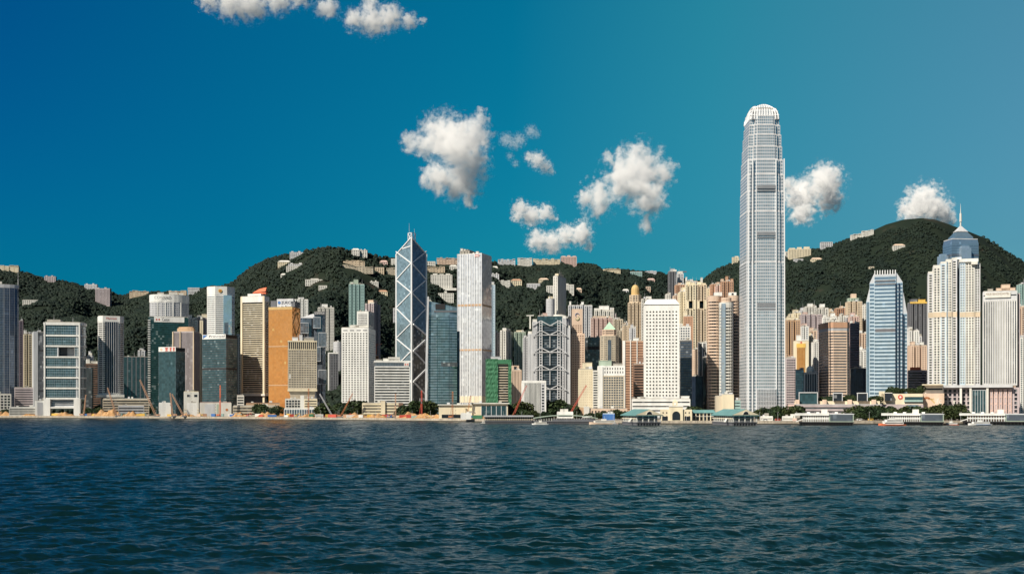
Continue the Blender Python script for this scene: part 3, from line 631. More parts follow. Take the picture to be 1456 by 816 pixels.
MB().bar((t.lx(313) - 1.8, -t.b/2 - 1.35, (h + hb)/2 + .8), (t.lx(313) + 1.8, -t.b/2 - 1.35, (h + hb)/2 + .8), .5, .9).bar((t.lx(313) - 1.8, -t.b/2 - 1.35, (h + hb)/2 - .9), (t.lx(313) + 1.8, -t.b/2 - 1.35, (h + hb)/2 - .9), .5, .9).build('emblem_mark', 'orangered', t.root)
# --- dark blue-green tower with a wide white sign
t = tower('office_tower', 'dark blue-green glass tower with a white sign of blue letters', 'office tower', 287.5, 321.5, 482, 1790, style('curtain', wall='gslate', glass='gteal', span='gsmoke', bay=2.6, fl=3.8, wh=.75), -24, xs=337)
add_text_sign(t, 'Principal', 296.5, 321, 476, 482.5, 'navy', 'white'); t.box('sign_board', t.lx(288), t.lx(296.4), t.hz(482.5), t.hz(476), 'white', -t.b/2 - .5, -t.b/2 - .02)
MB().add([(t.lx(289), -t.b/2 - .7, t.hz(476.6)), (t.lx(289), -t.b/2 - .7, t.hz(481.8)), (t.lx(296), -t.b/2 - .7, t.hz(476.6))], [(0, 1, 2)]).build('blue_flag', 'blue', t.root)
t.box('roof_screen', -t.w/2 + .3, t.w/2, t.h + .9, t.hz(476.5), 'black', -t.b/2 + .5, t.b/2)
t.box('louvre_band', -t.w/2, t.w/2 + .3, t.hz(525.5), t.hz(523.5), 'black', -t.b/2 - .2, t.b/2)
tower('residential_tower', 'slice of white flats between the blue lettered tower and the cream framed tower', 'apartment block', 334, 343, 478, 2100, style('resi', wall='offwhite'), 4, 18, poly=('c', 5, 2))

# --- cream framed tower with a red roof sculpture
t = T('office_tower', 'cream framed tower with dark window ribbons and a red sloping roof sign', 'office tower', 342.5, 376.5, 1830, -14, xs=383)
h = t.hz(422); P = rect(t.w, t.b); t.poly = P; zb = t.hz(560)
t.wall(P, zb, h - 8, style('ribbon', wall='cream', glass='gdark', wh=.6, fl=3.5, r=.8, mx=3.2))
t.box('crown_wall', -t.w/2, t.w/2, h - 8, h, 'white'); t.roof(P, h, .8)
for x in (-t.w/2, t.w/2 - 3.2): t.box('frame_pier', x, x + 3.2, 0, h - .1, 'cream', -t.b/2 - 1.4, -t.b/2 - .02)
t.box('frame_beam', -t.w/2 + 3.25, t.w/2 - 3.25, h - 9.5, h - .1, 'white', -t.b/2 - 1.35, -t.b/2 - .02)
t.box('roof_box', t.lx(352), t.lx(371), h + .8, h + 4.5, 'white', -8, 8)
MB().prism([(t.lx(357.5), -3), (t.lx(376), -3), (t.lx(376), 3), (t.lx(357.5), 3)], h + 4.5, h + 6.5).add([(t.lx(357.5), -4, h + 6.5), (t.lx(375.5), -4, h + 8), (t.lx(376.5), -2, h + 15), (t.lx(366), -2, h + 12.5), (t.lx(357.5), 1, h + 6.5), (t.lx(375.5), 1, h + 8), (t.lx(376.5), 0, h + 15), (t.lx(366), 0, h + 12.5)], [(0, 1, 2, 3), (7, 6, 5, 4), (0, 4, 5, 1), (1, 5, 6, 2), (2, 6, 7, 3), (3, 7, 4, 0)]).build('roof_sign', 'orangered', t.root)
t.box('podium_core', -t.w/2 + 5, t.w/2 - 4, 0, zb, 'dgrey', -t.b/2 + 5, t.b/2 - 3); t.box('podium_slab', -t.w/2 - 8, t.w/2 + 2, zb - 3, zb - .05, 'offwhite', -t.b/2 - 4, t.b/2)
tower('office_block', 'low pale striped annex with a thick white roof under the cream framed tower', 'office block', 337, 347, 562, 1760, style('ribbon', wall='offwhite', wh=.5, fl=4), 0, 20)

# --- gold glass tower
t = tower('gold_tower', 'gold mirror glass tower with dark shaded flank', 'office tower', 382, 415.5, 437.5, 1770, style('curtain', wall='ggold', glass='ggold', span='ggold', bay=2.4, fl=3.7, ww=.9, wh=.86, mx=.2), -16, xs=427)
for y in (492, 547): t.box('louvre_band', -t.w/2 - .1, t.w/2 + .2, t.hz(y + 1.3), t.hz(y), 'tan', -t.b/2 - .25, t.b/2)
t.box('parapet', -t.w/2 - .2, t.w/2 + .2, t.h - 3.5, t.h + .6, 'gold', -t.b/2 - .3, -t.b/2 - .02)
t.box('sign_frame', t.lx(391.5), t.lx(415), t.hz(436), t.hz(425), 'lgrey', -t.b/2 + 5, -t.b/2 + 9); t.text('ZURICH', t.lx(398), t.lx(414), t.hz(432.5), t.hz(428.5), -t.b/2 + 4.7, 'navy')
MB().tube((t.lx(395), -t.b/2 + 4.9, t.hz(430.3)), (t.lx(395), -t.b/2 + 4.5, t.hz(430.3)), 2.4, 2.4, 12).build('round_emblem', 'blue', t.root)
t.plant(t.h + .9, ((.02, .25, 10, 'dgrey'), (.9, 1.05, 8, 'dgrey')))
for s in (1, -1):
    MB().bar((t.w/2 + .35, 0, t.hz(461) + s * 18), (t.w/2 + .35, -t.b*.42, t.hz(461)), .7, .7).bar((t.w/2 + .35, 0, t.hz(461) + s * 18), (t.w/2 + .35, t.b*.42, t.hz(461)), .7, .7).build('diamond_trim', 'gold', t.root)
# --- tapering grid building with white podium
t = T('office_tower', 'grey-brown gridded tower with a slatted crown, raised on a flared white stem', 'office tower', 409.5, 450.5, 1710, 2, 36)
h = t.hz(484); P = rect(t.w, t.b); t.poly = P; zb = t.hz(556)
t.wall(P, zb + 3, h - 13, style('punch', wall='stone', glass='gsmoke', bay=2.5, fl=3.5, ww=.62, wh=.62, r=.5, mx=.6))
t.box('crown_wall', -t.w/2, t.w/2, h - 13, h - 2, 'dgrey', -t.b/2 + 1.6, t.b/2 - 1.6)
for k in range(15): x = -t.w/2 + .4 + k * (t.w - 1.6) / 14; t.box('crown_slat', x, x + .8, h - 13, h - 2, 'cream', -t.b/2, -t.b/2 + 1.5)
t.box('crown_band', -t.w/2 - .4, t.w/2 + .4, h - 2, h, 'cream', -t.b/2 - .4, t.b/2 + .4); t.box('crown_sill', -t.w/2 - .2, t.w/2 + .2, h - 14, h - 13, 'cream', -t.b/2 - .3, t.b/2 + .3)
t.box('base_band', -t.w/2 - .4, t.w/2 + .4, zb, zb + 3, 'cream', -t.b/2 - .5, t.b/2 + .5)
MB().prism(rect(t.w * .6, t.b * .6), 8, zb, 0, rect(t.w * .92, t.b * .9)).build('flared_stem', 'stone', t.root)
MB().box(t.lx(411.5), t.lx(413.2), -t.b/2 - .25, -t.b/2 - .02, t.hz(538), t.hz(532)).build('white_emblem', 'white', t.root)
t.plant(h, ((.15, .35, 5, 'lgrey'), (.4, .5, 9, 'lgrey'), (.55, .9, 4, 'concrete')))
for k in range(4): mast(t, -t.w*.15 + k * 5, h + 4, h + 10 + 3 * (k % 2), .25)
t = tower('office_block', 'white podium block with a dark gridded front below the flared tower', 'office block', 405.5, 432, 567, 1690, style('punch', wall='offwhite', bay=4, fl=3.6, ww=.8, wh=.75, r=.5), 2, 24)
t.box('stair_tower', t.lx(427.5), t.lx(432.4), 0, t.hz(562), 'white', -t.b/2 - 2.5, 4)
tower('office_block', 'cream striped low wing joined beside the white stair tower', 'office block', 432.5, 451, 567, 1692, style('ribbon', wall='cream', wh=.4, fl=3.6), 2, 24)
tower('shed', 'long white glazed shed with a teal end, at the foot of the white podium', 'shed', 404, 454, 581, 1640, style('curtain', wall='white', glass='gpale', bay=3.6, fl=4, ww=.8, wh=.6), 3, 16, roofm='white')

# --- bulging grey twin towers
for (xa, xb, yt, D, lab, lt) in ((426.5, 447, 452, 1990, 'shorter grey tower with bulging boxes and a sloped white top, behind the gold tower', None), (446.5, 462.5, 443.5, 1950, 'taller blue-grey tower with bulging boxes and a dark name band', 'LIPPO')):
    t = T('bulging_tower', lab, 'office tower', xa, xb, D, -4, 34, group='two bulging grey towers')
    h = t.hz(yt); P = octa(t.w, t.b, 5); st = style('curtain', wall='gslate', glass='gslate', span='gslate', bay=2.6, fl=3.8, wh=.7)
    t.wall(P, 0, h, st, 'core_wall'); t.roof(P, h)
    for k, (z0, z1, sx) in enumerate(((h*.16, h*.30, -1), (h*.30, h*.44, 1), (h*.52, h*.66, -1), (h*.66, h*.80, 1), (h*.84, h*.95, -1))):
        x0, x1 = (-t.w*.58, t.w*.1) if sx < 0 else (-t.w*.1, t.w*.58)
        t.wall(rrect(x0, x1, -t.b/2 - 4, t.b*.2), z0, z1, style('curtain', wall='steel', glass='gslate', span='gslate', bay=2.6, fl=3.8, wh=.7), 'bulging_box')
    if lt: t.box('name_band', -t.w/2, t.w/2, h - 5, h - .1, 'dgrey', -t.b/2 - 4.4, t.b/4); t.text(lt, -t.w*.4, t.w*.4, h - 4, h - 1.4, -t.b/2 - 4.7, 'white')
    else: MB().add([(-t.w/2, -t.b/2, h), (t.w/2, -t.b/2, h), (t.w/2, t.b/2, h), (-t.w/2, t.b/2, h), (t.w*.35, -t.b/4, h + 8), (t.w/2, -t.b/4, h + 8), (t.w/2, t.b/4, h + 8), (t.w*.35, t.b/4, h + 8)], [(0, 1, 5, 4), (1, 2, 6, 5), (2, 3, 7, 6), (3, 0, 4, 7), (4, 5, 6, 7)]).build('sloped_top', 'lgrey', t.root)
tower('residential_tower', 'white flats poking above the gold tower, with a flat roof box', 'apartment block', 417.5, 438, 425.5, 2330, style('resi', wall='white', bay=2.6), -5, 20, poly=('c', 8, 2.5), plant=((.3, .7, 3, 'white'),))
tower('residential_tower', 'white flats with two roof boxes beside the dark name band tower', 'apartment block', 452, 475, 437, 2300, style('resi', wall='offwhite', bay=2.6), 3, 20, poly=('c', 8, 2.5), plant=((.25, .6, 6, 'white'),))
tower('residential_tower', 'low grey-white flats with a rounded end among trees', 'apartment block', 474, 487, 486, 2230, style('resi', wall='lgrey'), 3, 18, poly=('e',))
t = tower('residential_tower', 'dark block with a white outlined roof among trees beside the white dotted hotel', 'apartment block', 466.5, 481, 502, 2180, style('resi', wall='dgrey', glass='gdark'), 3, 18)
t.box('white_edge', -t.w/2 - .5, -t.w/2 + 2.2, 0, t.h + 1.2, 'white', -t.b/2 - .6, -t.b/2 - .02); t.box('white_edge', -t.w/2 - .5, t.w/2, t.h - 1, t.h + 1.3, 'white', -t.b/2 - .7, -t.b/2 - .05)

# --- white dotted hotel
t = tower('hotel_tower', 'plain white hotel slab dotted with small square dark windows in even rows', 'hotel', 485.5, 524, 466, 1660, style('punch', wall='white', glass='gdark', bay=4.2, fl=3.35, ww=.56, wh=.50, r=.5, mx=.8, mb=8, mt=7), -3, xs=534)
t.plant(t.h + .9, ((.25, .95, 3.5, 'offwhite'),));
for a_ in (488, 497.5, 507, 516): t.box('vent_slot', t.lx(a_), t.lx(a_ + 6), t.h - 4.6, t.h - 3.2, 'dgrey', -t.b/2 - .1, -t.b/2 + .3)
MB().bar((-t.w*.1, 0, t.h + 4), (t.w*.45, 0, t.h + 4), .6, 1.2).build('roof_rail', 'red', t.root)
tower('residential_tower', 'pale sea-green glass flats with stepped notched top against the trees', 'apartment block', 496, 518, 404, 2330, style('resi', wall='aqua', glass='gteal', bay=2.6, ww=.6, wh=.55), -6, 24, poly=('c', 8, 3), plant=((.3, .6, 9, 'sage'), (.05, .3, 4, 'sage')))
t = tower('residential_tower', 'white framed tower with a dark side just above the white dotted hotel', 'apartment block', 507.5, 524, 443, 2120, style('resi', wall='white', glass='gsmoke', bay=2.4, ww=.7, wh=.62, mx=2.5, mt=4), -8, xs=532)
tower('residential_tower', 'tall pinkish brown flats with a pale stepped top and long dark side', 'apartment block', 519, 531.5, 432, 2260, style('resi', wall='mauve', glass='gsmoke'), -12, xs=541, poly=('c', 6, 3), plant=((.2, .8, 7, 'peach'),))
t = tower('scaffolded_block', 'half built orange concrete block with two little tower cranes, behind the dotted hotel', 'building site', 526, 538, 506, 2150, style('punch', wall='rust', glass='gblack', bay=3, fl=3.4, ww=.7, wh=.7, r=1), 0, 20)
for x in (-4, 4): MB().tube((x, 0, t.h), (x, 0, t.h + 22), .5, .4).bar((x - 5, 0, t.h + 19), (x + 12, 0, t.h + 24), .6, .6).build('crane', 'orangered', t.root)
# --- white ribbon office
t = tower('office_block', 'white ribbon windowed office with grey crown band and red emblem, cream wings below', 'office block', 532.5, 583, 521, 1610, style('ribbon', wall='white', glass='gdark', wh=.52, fl=3.9, r=.9, mb=1, mt=.5), 3, 34)
t.wall(rect(t.w - 1, t.b - 1), t.h + .1, t.hz(515), style('curtain', wall='grey', glass='gslate', bay=2.2, fl=9, wh=.8), 'crown_wall'); t.box('crown_band', -t.w/2 - .6, t.w/2 + .6, t.hz(515), t.hz(512.5), 'white')
t.box('sign_board', t.lx(574.5), t.lx(581.5), t.hz(520.3), t.hz(515.3), 'white', -t.b/2 - .6, -t.b/2 + .3)
MB().add([(t.lx(575.5), -t.b/2 - .8, t.hz(519.4)), (t.lx(578), -t.b/2 - .8, t.hz(517.8)), (t.lx(575.5), -t.b/2 - .8, t.hz(516.2)), (t.lx(580.5), -t.b/2 - .8, t.hz(519.4)), (t.lx(580.5), -t.b/2 - .8, t.hz(516.2))], [(0, 1, 2), (3, 4, 1)]).build('red_emblem', 'red', t.root)
t.plant(t.hz(512.5), ((.25, .7, 3, 'offwhite'), (.4, .72, 5, 'offwhite'), (.05, .2, 1.5, 'concrete')))
t = tower('civic_block', 'long low cream striped block with a taller yellow stair tower, at the shore', 'civic building', 515, 573, 573, 1545, style('ribbon', wall='cream', glass='gdark', wh=.42, fl=3.9, r=.8), 3, 20)
t.box('stair_tower', t.lx(541.5), t.lx(547.5), 0, t.hz(569.8), 'cream', -t.b/2 - 2, 5); t.box('end_wall', t.w/2 - 6, t.w/2 + .3, 0, t.h + .3, 'brown', -t.b/2 - .3, 3)
# --- faceted tower with crossed white braces
D = 2000; zc = lambda y: gz(y, D)
t = T('braced_tower', 'dark blue faceted glass tower crossed by bright white diagonal braces, with two masts', 'skyscraper', 563.5, 585, D, -44, xs=606, z=3)
A = (-t.w/2, -t.b/2); B = (t.w/2, -t.b/2); Cc = (t.w/2, t.b/2); Dd = (-t.w/2, t.b/2)
Hc, He = t.hz(341), t.hz(362)
def lerp(p, q, f): return (p[0] + (q[0] - p[0]) * f, p[1] + (q[1] - p[1]) * f)
st = style('curtain', wall='gpale', glass='gdeep', span='gdeep', bay=2.6, fl=3.9, ww=.95, wh=.9, mx=.2)
t.wall([A, B, Cc, Dd], 0, He, st, 'curtain_wall', cap=False)
MB().add([(*A, He), (*B, He), (*Cc, He), (*Dd, He), (*B, Hc), (t.w/2 - 9, -t.b/2 + 9, Hc - 2)], [(0, 1, 4), (1, 2, 4), (0, 4, 5), (4, 2, 5), (0, 5, 3), (5, 2, 3)]).build('sloped_crown', 'gdeep', t.root)
e = 0.6
def brace(p, z0, q, z1, w=1.55, off=None, name='brace', mat='whitemetal'):
    ox, oy = off
    MB().bar((p[0] + ox, p[1] + oy, z0), (q[0] + ox, q[1] + oy, z1), w, w, up=(ox, oy, 0)).build(name, mat, t.root)
zl = [t.hz(y) for y in (358, 398, 438, 481, 521)]; zm = [t.hz(y) for y in (377, 418, 461, 500, 543)]
FL, FR = (0, -e), (e, 0)
for k in range(5):
    brace(A, zl[k], B, zm[k], off=FL); brace(Cc, zl[k], B, zm[k], off=FR)
    if k < 4: brace(B, zm[k], A, zl[k + 1], off=FL); brace(B, zm[k], Cc, zl[k + 1], off=FR)
brace(B, zm[4], Cc, t.hz(562), off=FR); brace(B, zm[4], A, t.hz(562), off=FL)
brace(A, 0, A, He, 2.2, (-.3, -.3), 'edge_column'); brace(B, 0, B, Hc, 2.4, (.4, -.4), 'edge_column'); brace(Cc, 0, Cc, He, 2.2, (.3, .3), 'edge_column')
brace(A, He, B, Hc, 1.5, (0, -e), 'crown_edge'); brace(B, Hc, Cc, He, 1.5, (e, 0), 'crown_edge')
MB().bar((*lerp(A, B, .42)[:1], -t.b/2 - .6, t.hz(355)), (*lerp(A, B, .95)[:1], -t.b/2 - .6, t.hz(353)), .5, 1.5).build('crown_slot', 'whitemetal', t.root)
# lower wedge leaning on the shaded side, capped by a sloped roof
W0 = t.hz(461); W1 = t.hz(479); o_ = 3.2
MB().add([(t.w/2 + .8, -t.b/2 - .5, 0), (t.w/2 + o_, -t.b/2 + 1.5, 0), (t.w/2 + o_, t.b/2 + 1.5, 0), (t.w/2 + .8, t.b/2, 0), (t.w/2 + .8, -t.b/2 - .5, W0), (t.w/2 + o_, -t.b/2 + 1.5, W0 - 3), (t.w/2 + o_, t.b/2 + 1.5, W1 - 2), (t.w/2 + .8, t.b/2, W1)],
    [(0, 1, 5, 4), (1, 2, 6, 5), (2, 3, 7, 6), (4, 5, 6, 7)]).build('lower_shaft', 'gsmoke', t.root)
for z0, z1, a, b in ((W0 - 2, W1, 0, 1), (t.hz(500), W1 - 1, 0, 1), (t.hz(500), t.hz(521), 0, 1), (t.hz(543), t.hz(522), 0, 1), (t.hz(543), t.hz(565), 0, 1)):
    MB().bar((t.w/2 + o_ + .3, -t.b/2 + 1.5, z0), (t.w/2 + o_ + .3, t.b/2 + 1.5, z1), 2.4, 2.4, up=(1, 0, 0)).build('brace', 'whitemetal', t.root)
MB().bar((t.w/2 + o_ + .3, t.b/2 + 1.6, 0), (t.w/2 + o_ + .3, t.b/2 + 1.6, W1), 2.2, 2.2).build('edge_column', 'whitemetal', t.root)
for k in range(3): t.box('base_window', t.w/2 + o_ + .1, t.w/2 + o_ + .6, t.hz(573), t.hz(566), 'lgrey', -t.b/2 + 16 + k*8, -t.b/2 + 22 + k*8)
x, y = t.w/2 - 7, -t.b/2 + 7; zt = Hc - 8
mb = MB()
for dx in (-4.5, 4.5):
    for dy in (-4.5, 4.5): mb.bar((x + dx, y + dy, zt), (x + dx, y + dy, zt + 17), 1.0)
mb.bar((x - 4.5, y - 4.5, zt + 16.5), (x + 4.5, y - 4.5, zt + 16.5), 1).bar((x + 4.5, y - 4.5, zt + 16.5), (x + 4.5, y + 4.5, zt + 16.5), 1).bar((x - 4.5, y - 4.5, zt + 3), (x + 4.5, y - 4.5, zt + 16), .9).bar((x + 4.5, y - 4.5, zt + 3), (x - 4.5, y - 4.5, zt + 16), .9).bar((x + 4.5, y - 4.5, zt + 3), (x + 4.5, y + 4.5, zt + 16), .9)
mb.build('mast_frame', 'whitemetal', t.root)
for dx in (-3.2, 3.2): MB().tube((x + dx, y + dx, zt + 4), (x + dx, y + dx, t.hz(320 if dx < 0 else 328)), .32, .14, 8).build('mast', 'lgrey', t.root)

# --- teal curved tower with a pale fin
t = T('office_tower', 'teal glass tower with a tall grey curved fin and black screen near its top', 'office tower', 609, 651, 1640, 6, 36)
h0, h1 = t.hz(428), t.hz(437)
P = [(-t.w/2, -t.b/2), (-t.w*.2, -t.b/2 - 2.2), (t.w*.2, -t.b/2 - 2.2), (t.w/2 - 1, -t.b/2), (t.w/2, t.b/2), (-t.w/2, t.b/2)]
t.wall(P, 0, h1 - 14, style('curtain', wall='gteal', glass='gpale', span='gteal', bay=2.8, fl=3.9, wh=.6), 'curtain_wall')
MB().add([(x, y, h1 - 14) for x, y in P] + [(x, y, h0 + (h1 - h0) * (x + t.w/2) / t.w) for x, y in P], [(i, (i + 1) % 6, 6 + (i + 1) % 6, 6 + i) for i in range(6)] + [tuple(range(6, 12))]).build('sloped_crown', 'gpale', t.root)
t.box('black_screen', t.lx(619), t.lx(633), t.hz(440), t.hz(432), 'black', -t.b/2 - 2.9, -t.b/2 - 2.25)
t.box('louvre_band', t.lx(617), t.w/2 - 2, t.hz(444), t.hz(441.5), 'dgrey', -t.b/2 - 2.6, -t.b/2)
t.box('louvre_band', t.lx(627), t.w/2 - 1, t.hz(521), t.hz(515), 'gsmoke', -t.b/2 - 2.6, -t.b/2)
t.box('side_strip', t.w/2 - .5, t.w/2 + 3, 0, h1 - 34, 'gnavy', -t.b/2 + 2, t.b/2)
mb = MB(); prev = None
pts = [(-t.w/2 - 3.5 + 3.2 * (k / 10) ** 1.5, k / 10 * (h0 + 6)) for k in range(11)]
for (xa_, za_), (xb_, zb_) in zip(pts, pts[1:]): mb.bar((xa_, -t.b/2 - 1, za_), (xb_, -t.b/2 - 1, zb_ + .2), 3.4 - za_ / h0 * 1.2, 6, up=(0, 1, 0))
mb.build('curved_fin', 'lgrey', t.root)

# --- tall silver tower
t = tower('silver_tower', 'tall bright silver gridded tower with a dark brown flank and small red emblem', 'skyscraper', 650.5, 685, 362, 1800, style('curtain', wall='whitemetal', glass='gsilver', span='gsilver', bay=4.2, fl=4.0, ww=.84, wh=.84, mx=.4), -20, xs=699)
t.box('louvre_band', -t.w/2 - .1, t.w/2 + .15, t.hz(436), t.hz(433), 'tan', -t.b/2 - .25, t.b/2); t.box('louvre_band', -t.w/2 - .1, t.w/2 + .15, t.hz(499), t.hz(496.5), 'tan', -t.b/2 - .25, t.b/2)
t.box('lobby_band', -t.w/2 - .2, t.w/2 + .15, t.hz(572), t.hz(563), 'cream', -t.b/2 - .4, t.b/2)
for k in range(8): t.box('mullion', -t.w/2 + k * t.w / 7 - .35, -t.w/2 + k * t.w / 7 + .35, 0, t.h + .6, 'silver', -t.b/2 - .6, -t.b/2 - .02)
t.plant(t.h + .9, ((.02, .42, 5.5, 'concrete'), (.05, .14, 9, 'offwhite'), (.18, .26, 7.5, 'offwhite'), (.3, .36, 7, 'concrete')))
t.box('red_emblem', t.lx(675), t.lx(681.5), t.hz(366.6), t.hz(363.6), 'red', -t.b/2 - .5, -t.b/2 - .05)
t.box('emblem_field', t.lx(676), t.lx(680.5), t.hz(366), t.hz(364.6), 'white', -t.b/2 - .7, -t.b/2 - .52)
# --- flats between the silver tower and the netted block
for a in (('slim pale blue glass flats hugging the dark flank of the silver tower', 697, 704, 405, 2230, 'skyblue', 'gice', 2, (('c', 4, 1.5)), ((.3, .8, 5, 'lgrey'),), None),
          ('mauve flats just beside the silver tower, half hidden', 699, 711, 473, 2240, 'mauve', 'gwin', 3, ('c', 6, 2.5), ((.2, .7, 3, 'offwhite'),), None),
          ('cream flats with a deep shaded side, above the green netted block', 711, 719.5, 470, 2200, 'offwhite', 'gwin', -16, ('c', 5, 2.5), ((.2, .8, 4, 'white'),), 729),
          ('pale sage flats with a rounded top, between netted block and trussed bank', 731, 747.5, 472, 2230, 'sage', 'gwin', 3, ('c', 7, 2.5), ((.2, .8, 2.5, 'cream'),), None)):
    lab, xa, xb, yt, D, wl, gl, ph, po, pl, xs = a
    tower('residential_tower', lab, 'apartment block', xa, xb, yt, D, style('resi', wall=wl, glass=gl), ph, 20, xs, poly=po, plant=pl)
# --- green netted building
t = T('netted_building', 'building wrapped in green scaffold netting with a bare striped bay', 'building', 691.5, 727, 1560, 4, 34)
h = t.hz(510)
t.wall(rect(t.w - 2, t.b - 2), 0, h - 3, style('ribbon', wall='stone', glass='gblack', wh=.62, fl=3.5, r=1.2, mx=.5)); t.roof(rect(t.w - 2, t.b - 2), h - 3)
for a, b, zt_ in ((691.5, 708, h), (722.5, 727.3, h - 1)):
    x0, x1 = t.lx(a), t.lx(b); mb = MB(); n = 10; r9 = np.random.default_rng(int(a))
    xs_ = np.linspace(x0, x1, n); zs_ = np.linspace(0, zt_, 26)
    vs = [(x, -t.b/2 - .6 + r9.normal(0, .22) - .5 * abs(sin(j * 1.57)), z) for j, z in enumerate(zs_) for x in xs_]
    mb.add(vs, [(j * n + i, j * n + i + 1, (j + 1) * n + i + 1, (j + 1) * n + i) for j in range(25) for i in range(n - 1)]); mb.build('scaffold_net', 'netgreen', t.root)
MB().add([(-t.w/2 - .3, -t.b/2 - .6, 0), (-t.w/2 - .3, t.b/2, 0), (-t.w/2 - .3, t.b/2, h), (-t.w/2 - .3, -t.b/2 - .6, h)], [(3, 2, 1, 0)]).build('scaffold_net', 'netgreen', t.root)
t.box('scaffold_net', t.lx(708), t.lx(722.5), h - 7, h - 1, 'netgreen', -t.b/2 - .8, -t.b/2 - .3)
t.plant(h - 2, ((.2, .6, 5, 'lgrey'),))
# --- old bank with arches
t = tower('stone_bank', 'pinkish beige stone bank with an arched dark opening at its stepped top', 'bank building', 727, 741.5, 526, 1760, style('pier', wall='peach', glass='gdark', bay=2.2, ww=.35, r=.6), 2, 30)
t.wall(rect(t.w * .72, t.b * .8, -t.w*.1), t.h, t.hz(519.5), style('blank', wall='peach'), 'upper_stage')
MB().prism(ell(4.5, 2, 12), t.h + 1.5, t.h + 5.5).build('dark_arch', 'gdark', t.root).location = (-t.w*.1, -t.b*.4, 0)
# --- white civic high block
t = T('civic_tower', 'white framed civic block of thin vertical fins with a plain top beam', 'civic building', 742, 776.5, 1420, 4, 26)
h = t.hz(541); t.wall(rect(t.w - 1.5, t.b - 2), 0, h - 1, style('pier', wall='white', glass='gslate', bay=2.05, ww=.55, r=.9, mx=1.5), 'curtain_wall')
t.box('top_beam', -t.w/2, t.w/2, h - 3, h, 'white', -t.b/2 - .6, t.b/2)
for a, b in ((742, 745.5), (774.8, 776.5)): t.box('end_wall', t.lx(a), t.lx(b), 0, h - .02, 'white', -t.b/2 - .5, t.b/2 - .1)
t.wall(rrect(t.lx(769.5), t.lx(774.7), -t.b/2 - .4, 0), 1, h - 3.1, style('ribbon', wall='lgrey', glass='gdark', wh=.6, fl=3.5), 'stair_bay')
for k in range(14): t.box('fin', t.lx(746 + k * 1.75), t.lx(746.7 + k * 1.75), 1, h - 3.05, 'white', -t.b/2 - .5, -t.b/2 + 1.05)

# --- trussed bank tower
t = T('trussed_tower', 'grey steel bank tower of ladder masts and hanging trusses over dark glass', 'bank tower', 750.5, 811, 1820, 3, 52)
L = lambda p: t.lx(p); yf = -t.b/2
t.wall(rrect(L(757), L(806), yf + 3, t.b/2), 0, t.hz(462), style('curtain', wall='gsmoke', glass='gdark', span='gslate', bay=2.4, fl=3.9, wh=.55), 'glass_core')
t.wall(rrect(L(764), L(803), yf + 8, t.b/2 - 6), t.hz(462), t.hz(449), style('curtain', wall='gsmoke', glass='gteal', span='gslate', bay=2.4, fl=3.9), 'upper_core')
for a, b, yt, y0 in ((750.5, 756.8, 474, 6), (757, 764, 457, 2), (799.5, 805, 452, 1), (805.2, 811, 466, 3)):
    t.wall(rrect(L(a), L(b), yf + y0, yf + 24), 0, t.hz(yt), style('pier', wall='lgrey', glass='steel', bay=2.2, ww=.4, r=.5), 'service_tower')
    t.box('service_cap', L(a) + .5, L(b) - .5, t.hz(yt), t.hz(yt) + 4, 'offwhite', yf + y0 + 2, yf + 18)
for px, yt in ((762.5, 466), (769, 456), (794.8, 455), (801, 464)):
    mb = MB(); w = 2.1 if px in (769, 794.8) else 1.2; zt_ = t.hz(yt)
    for s in (-1, 1): mb.tube((L(px) + s * w, yf + .5, 0), (L(px) + s * w, yf + .5, zt_), .75, .6, 8)
    for k in range(int(zt_ / 4.2)): mb.bar((L(px) - w, yf + .5, k * 4.2 + 2), (L(px) + w, yf + .5, k * 4.2 + 2), .9, 1.0)
    mb.build('ladder_mast', 'lgrey', t.root)
for y in (476, 500.5, 525.5, 553):
    z = t.hz(y); mb = MB(); v = 7
    for s in (-1, 1):
        m_ = L(769) if s < 0 else L(794.8); mid = L(781.9); o_ = L(757) if s < 0 else L(806)
        mb.bar((m_, yf - .3, z + v), (mid, yf - .3, z), 1.2, 1.3).bar((m_, yf - .3, z + v), (o_, yf - .3, z - 2), 1.1, 1.2)
        mb.bar((m_, yf - .3, z - .5), (o_, yf - .3, z - 2), .8, .8)
    mb.bar((L(769), yf - .2, z - .2), (L(794.8), yf - .2, z - .2), 1.0, 1.1).build('truss', 'lgrey', t.root)
    t.box('truss_floor', L(770), L(794), z + .6, z + 6.5, 'gdark', yf + 2.2, yf + 2.95)
for y0, y1 in ((476, 500.5), (500.5, 525.5), (525.5, 553), (553, 578)): t.box('hanger', L(781.4), L(782.4), t.hz(y1) + (7 if y1 < 570 else 0), t.hz(y0) - .8, 'lgrey', yf + .3, yf + 1.3)
for s in (-1, 1):
    MB().bar((L(769 if s < 0 else 794.8), yf + .4, t.hz(456)), (L(782), yf + .4, t.hz(463)), 1, 1.2).bar((L(769 if s < 0 else 794.8), yf + .4, t.hz(456)), (L(757 if s < 0 else 806), yf + .4, t.hz(463)), 1, 1.2).build('crown_truss', 'lgrey', t.root)
for px, yt in ((754, 447), (797, 448), (803, 450)):
    MB().bar((L(px), 0, t.hz(466)), (L(px), 0, t.hz(yt)), 2.4).bar((L(px) - 6, 0, t.hz(yt)), (L(px) + 6, 0, t.hz(yt) + .5), 3, 1.6).build('maintenance_crane', 'offwhite', t.root)
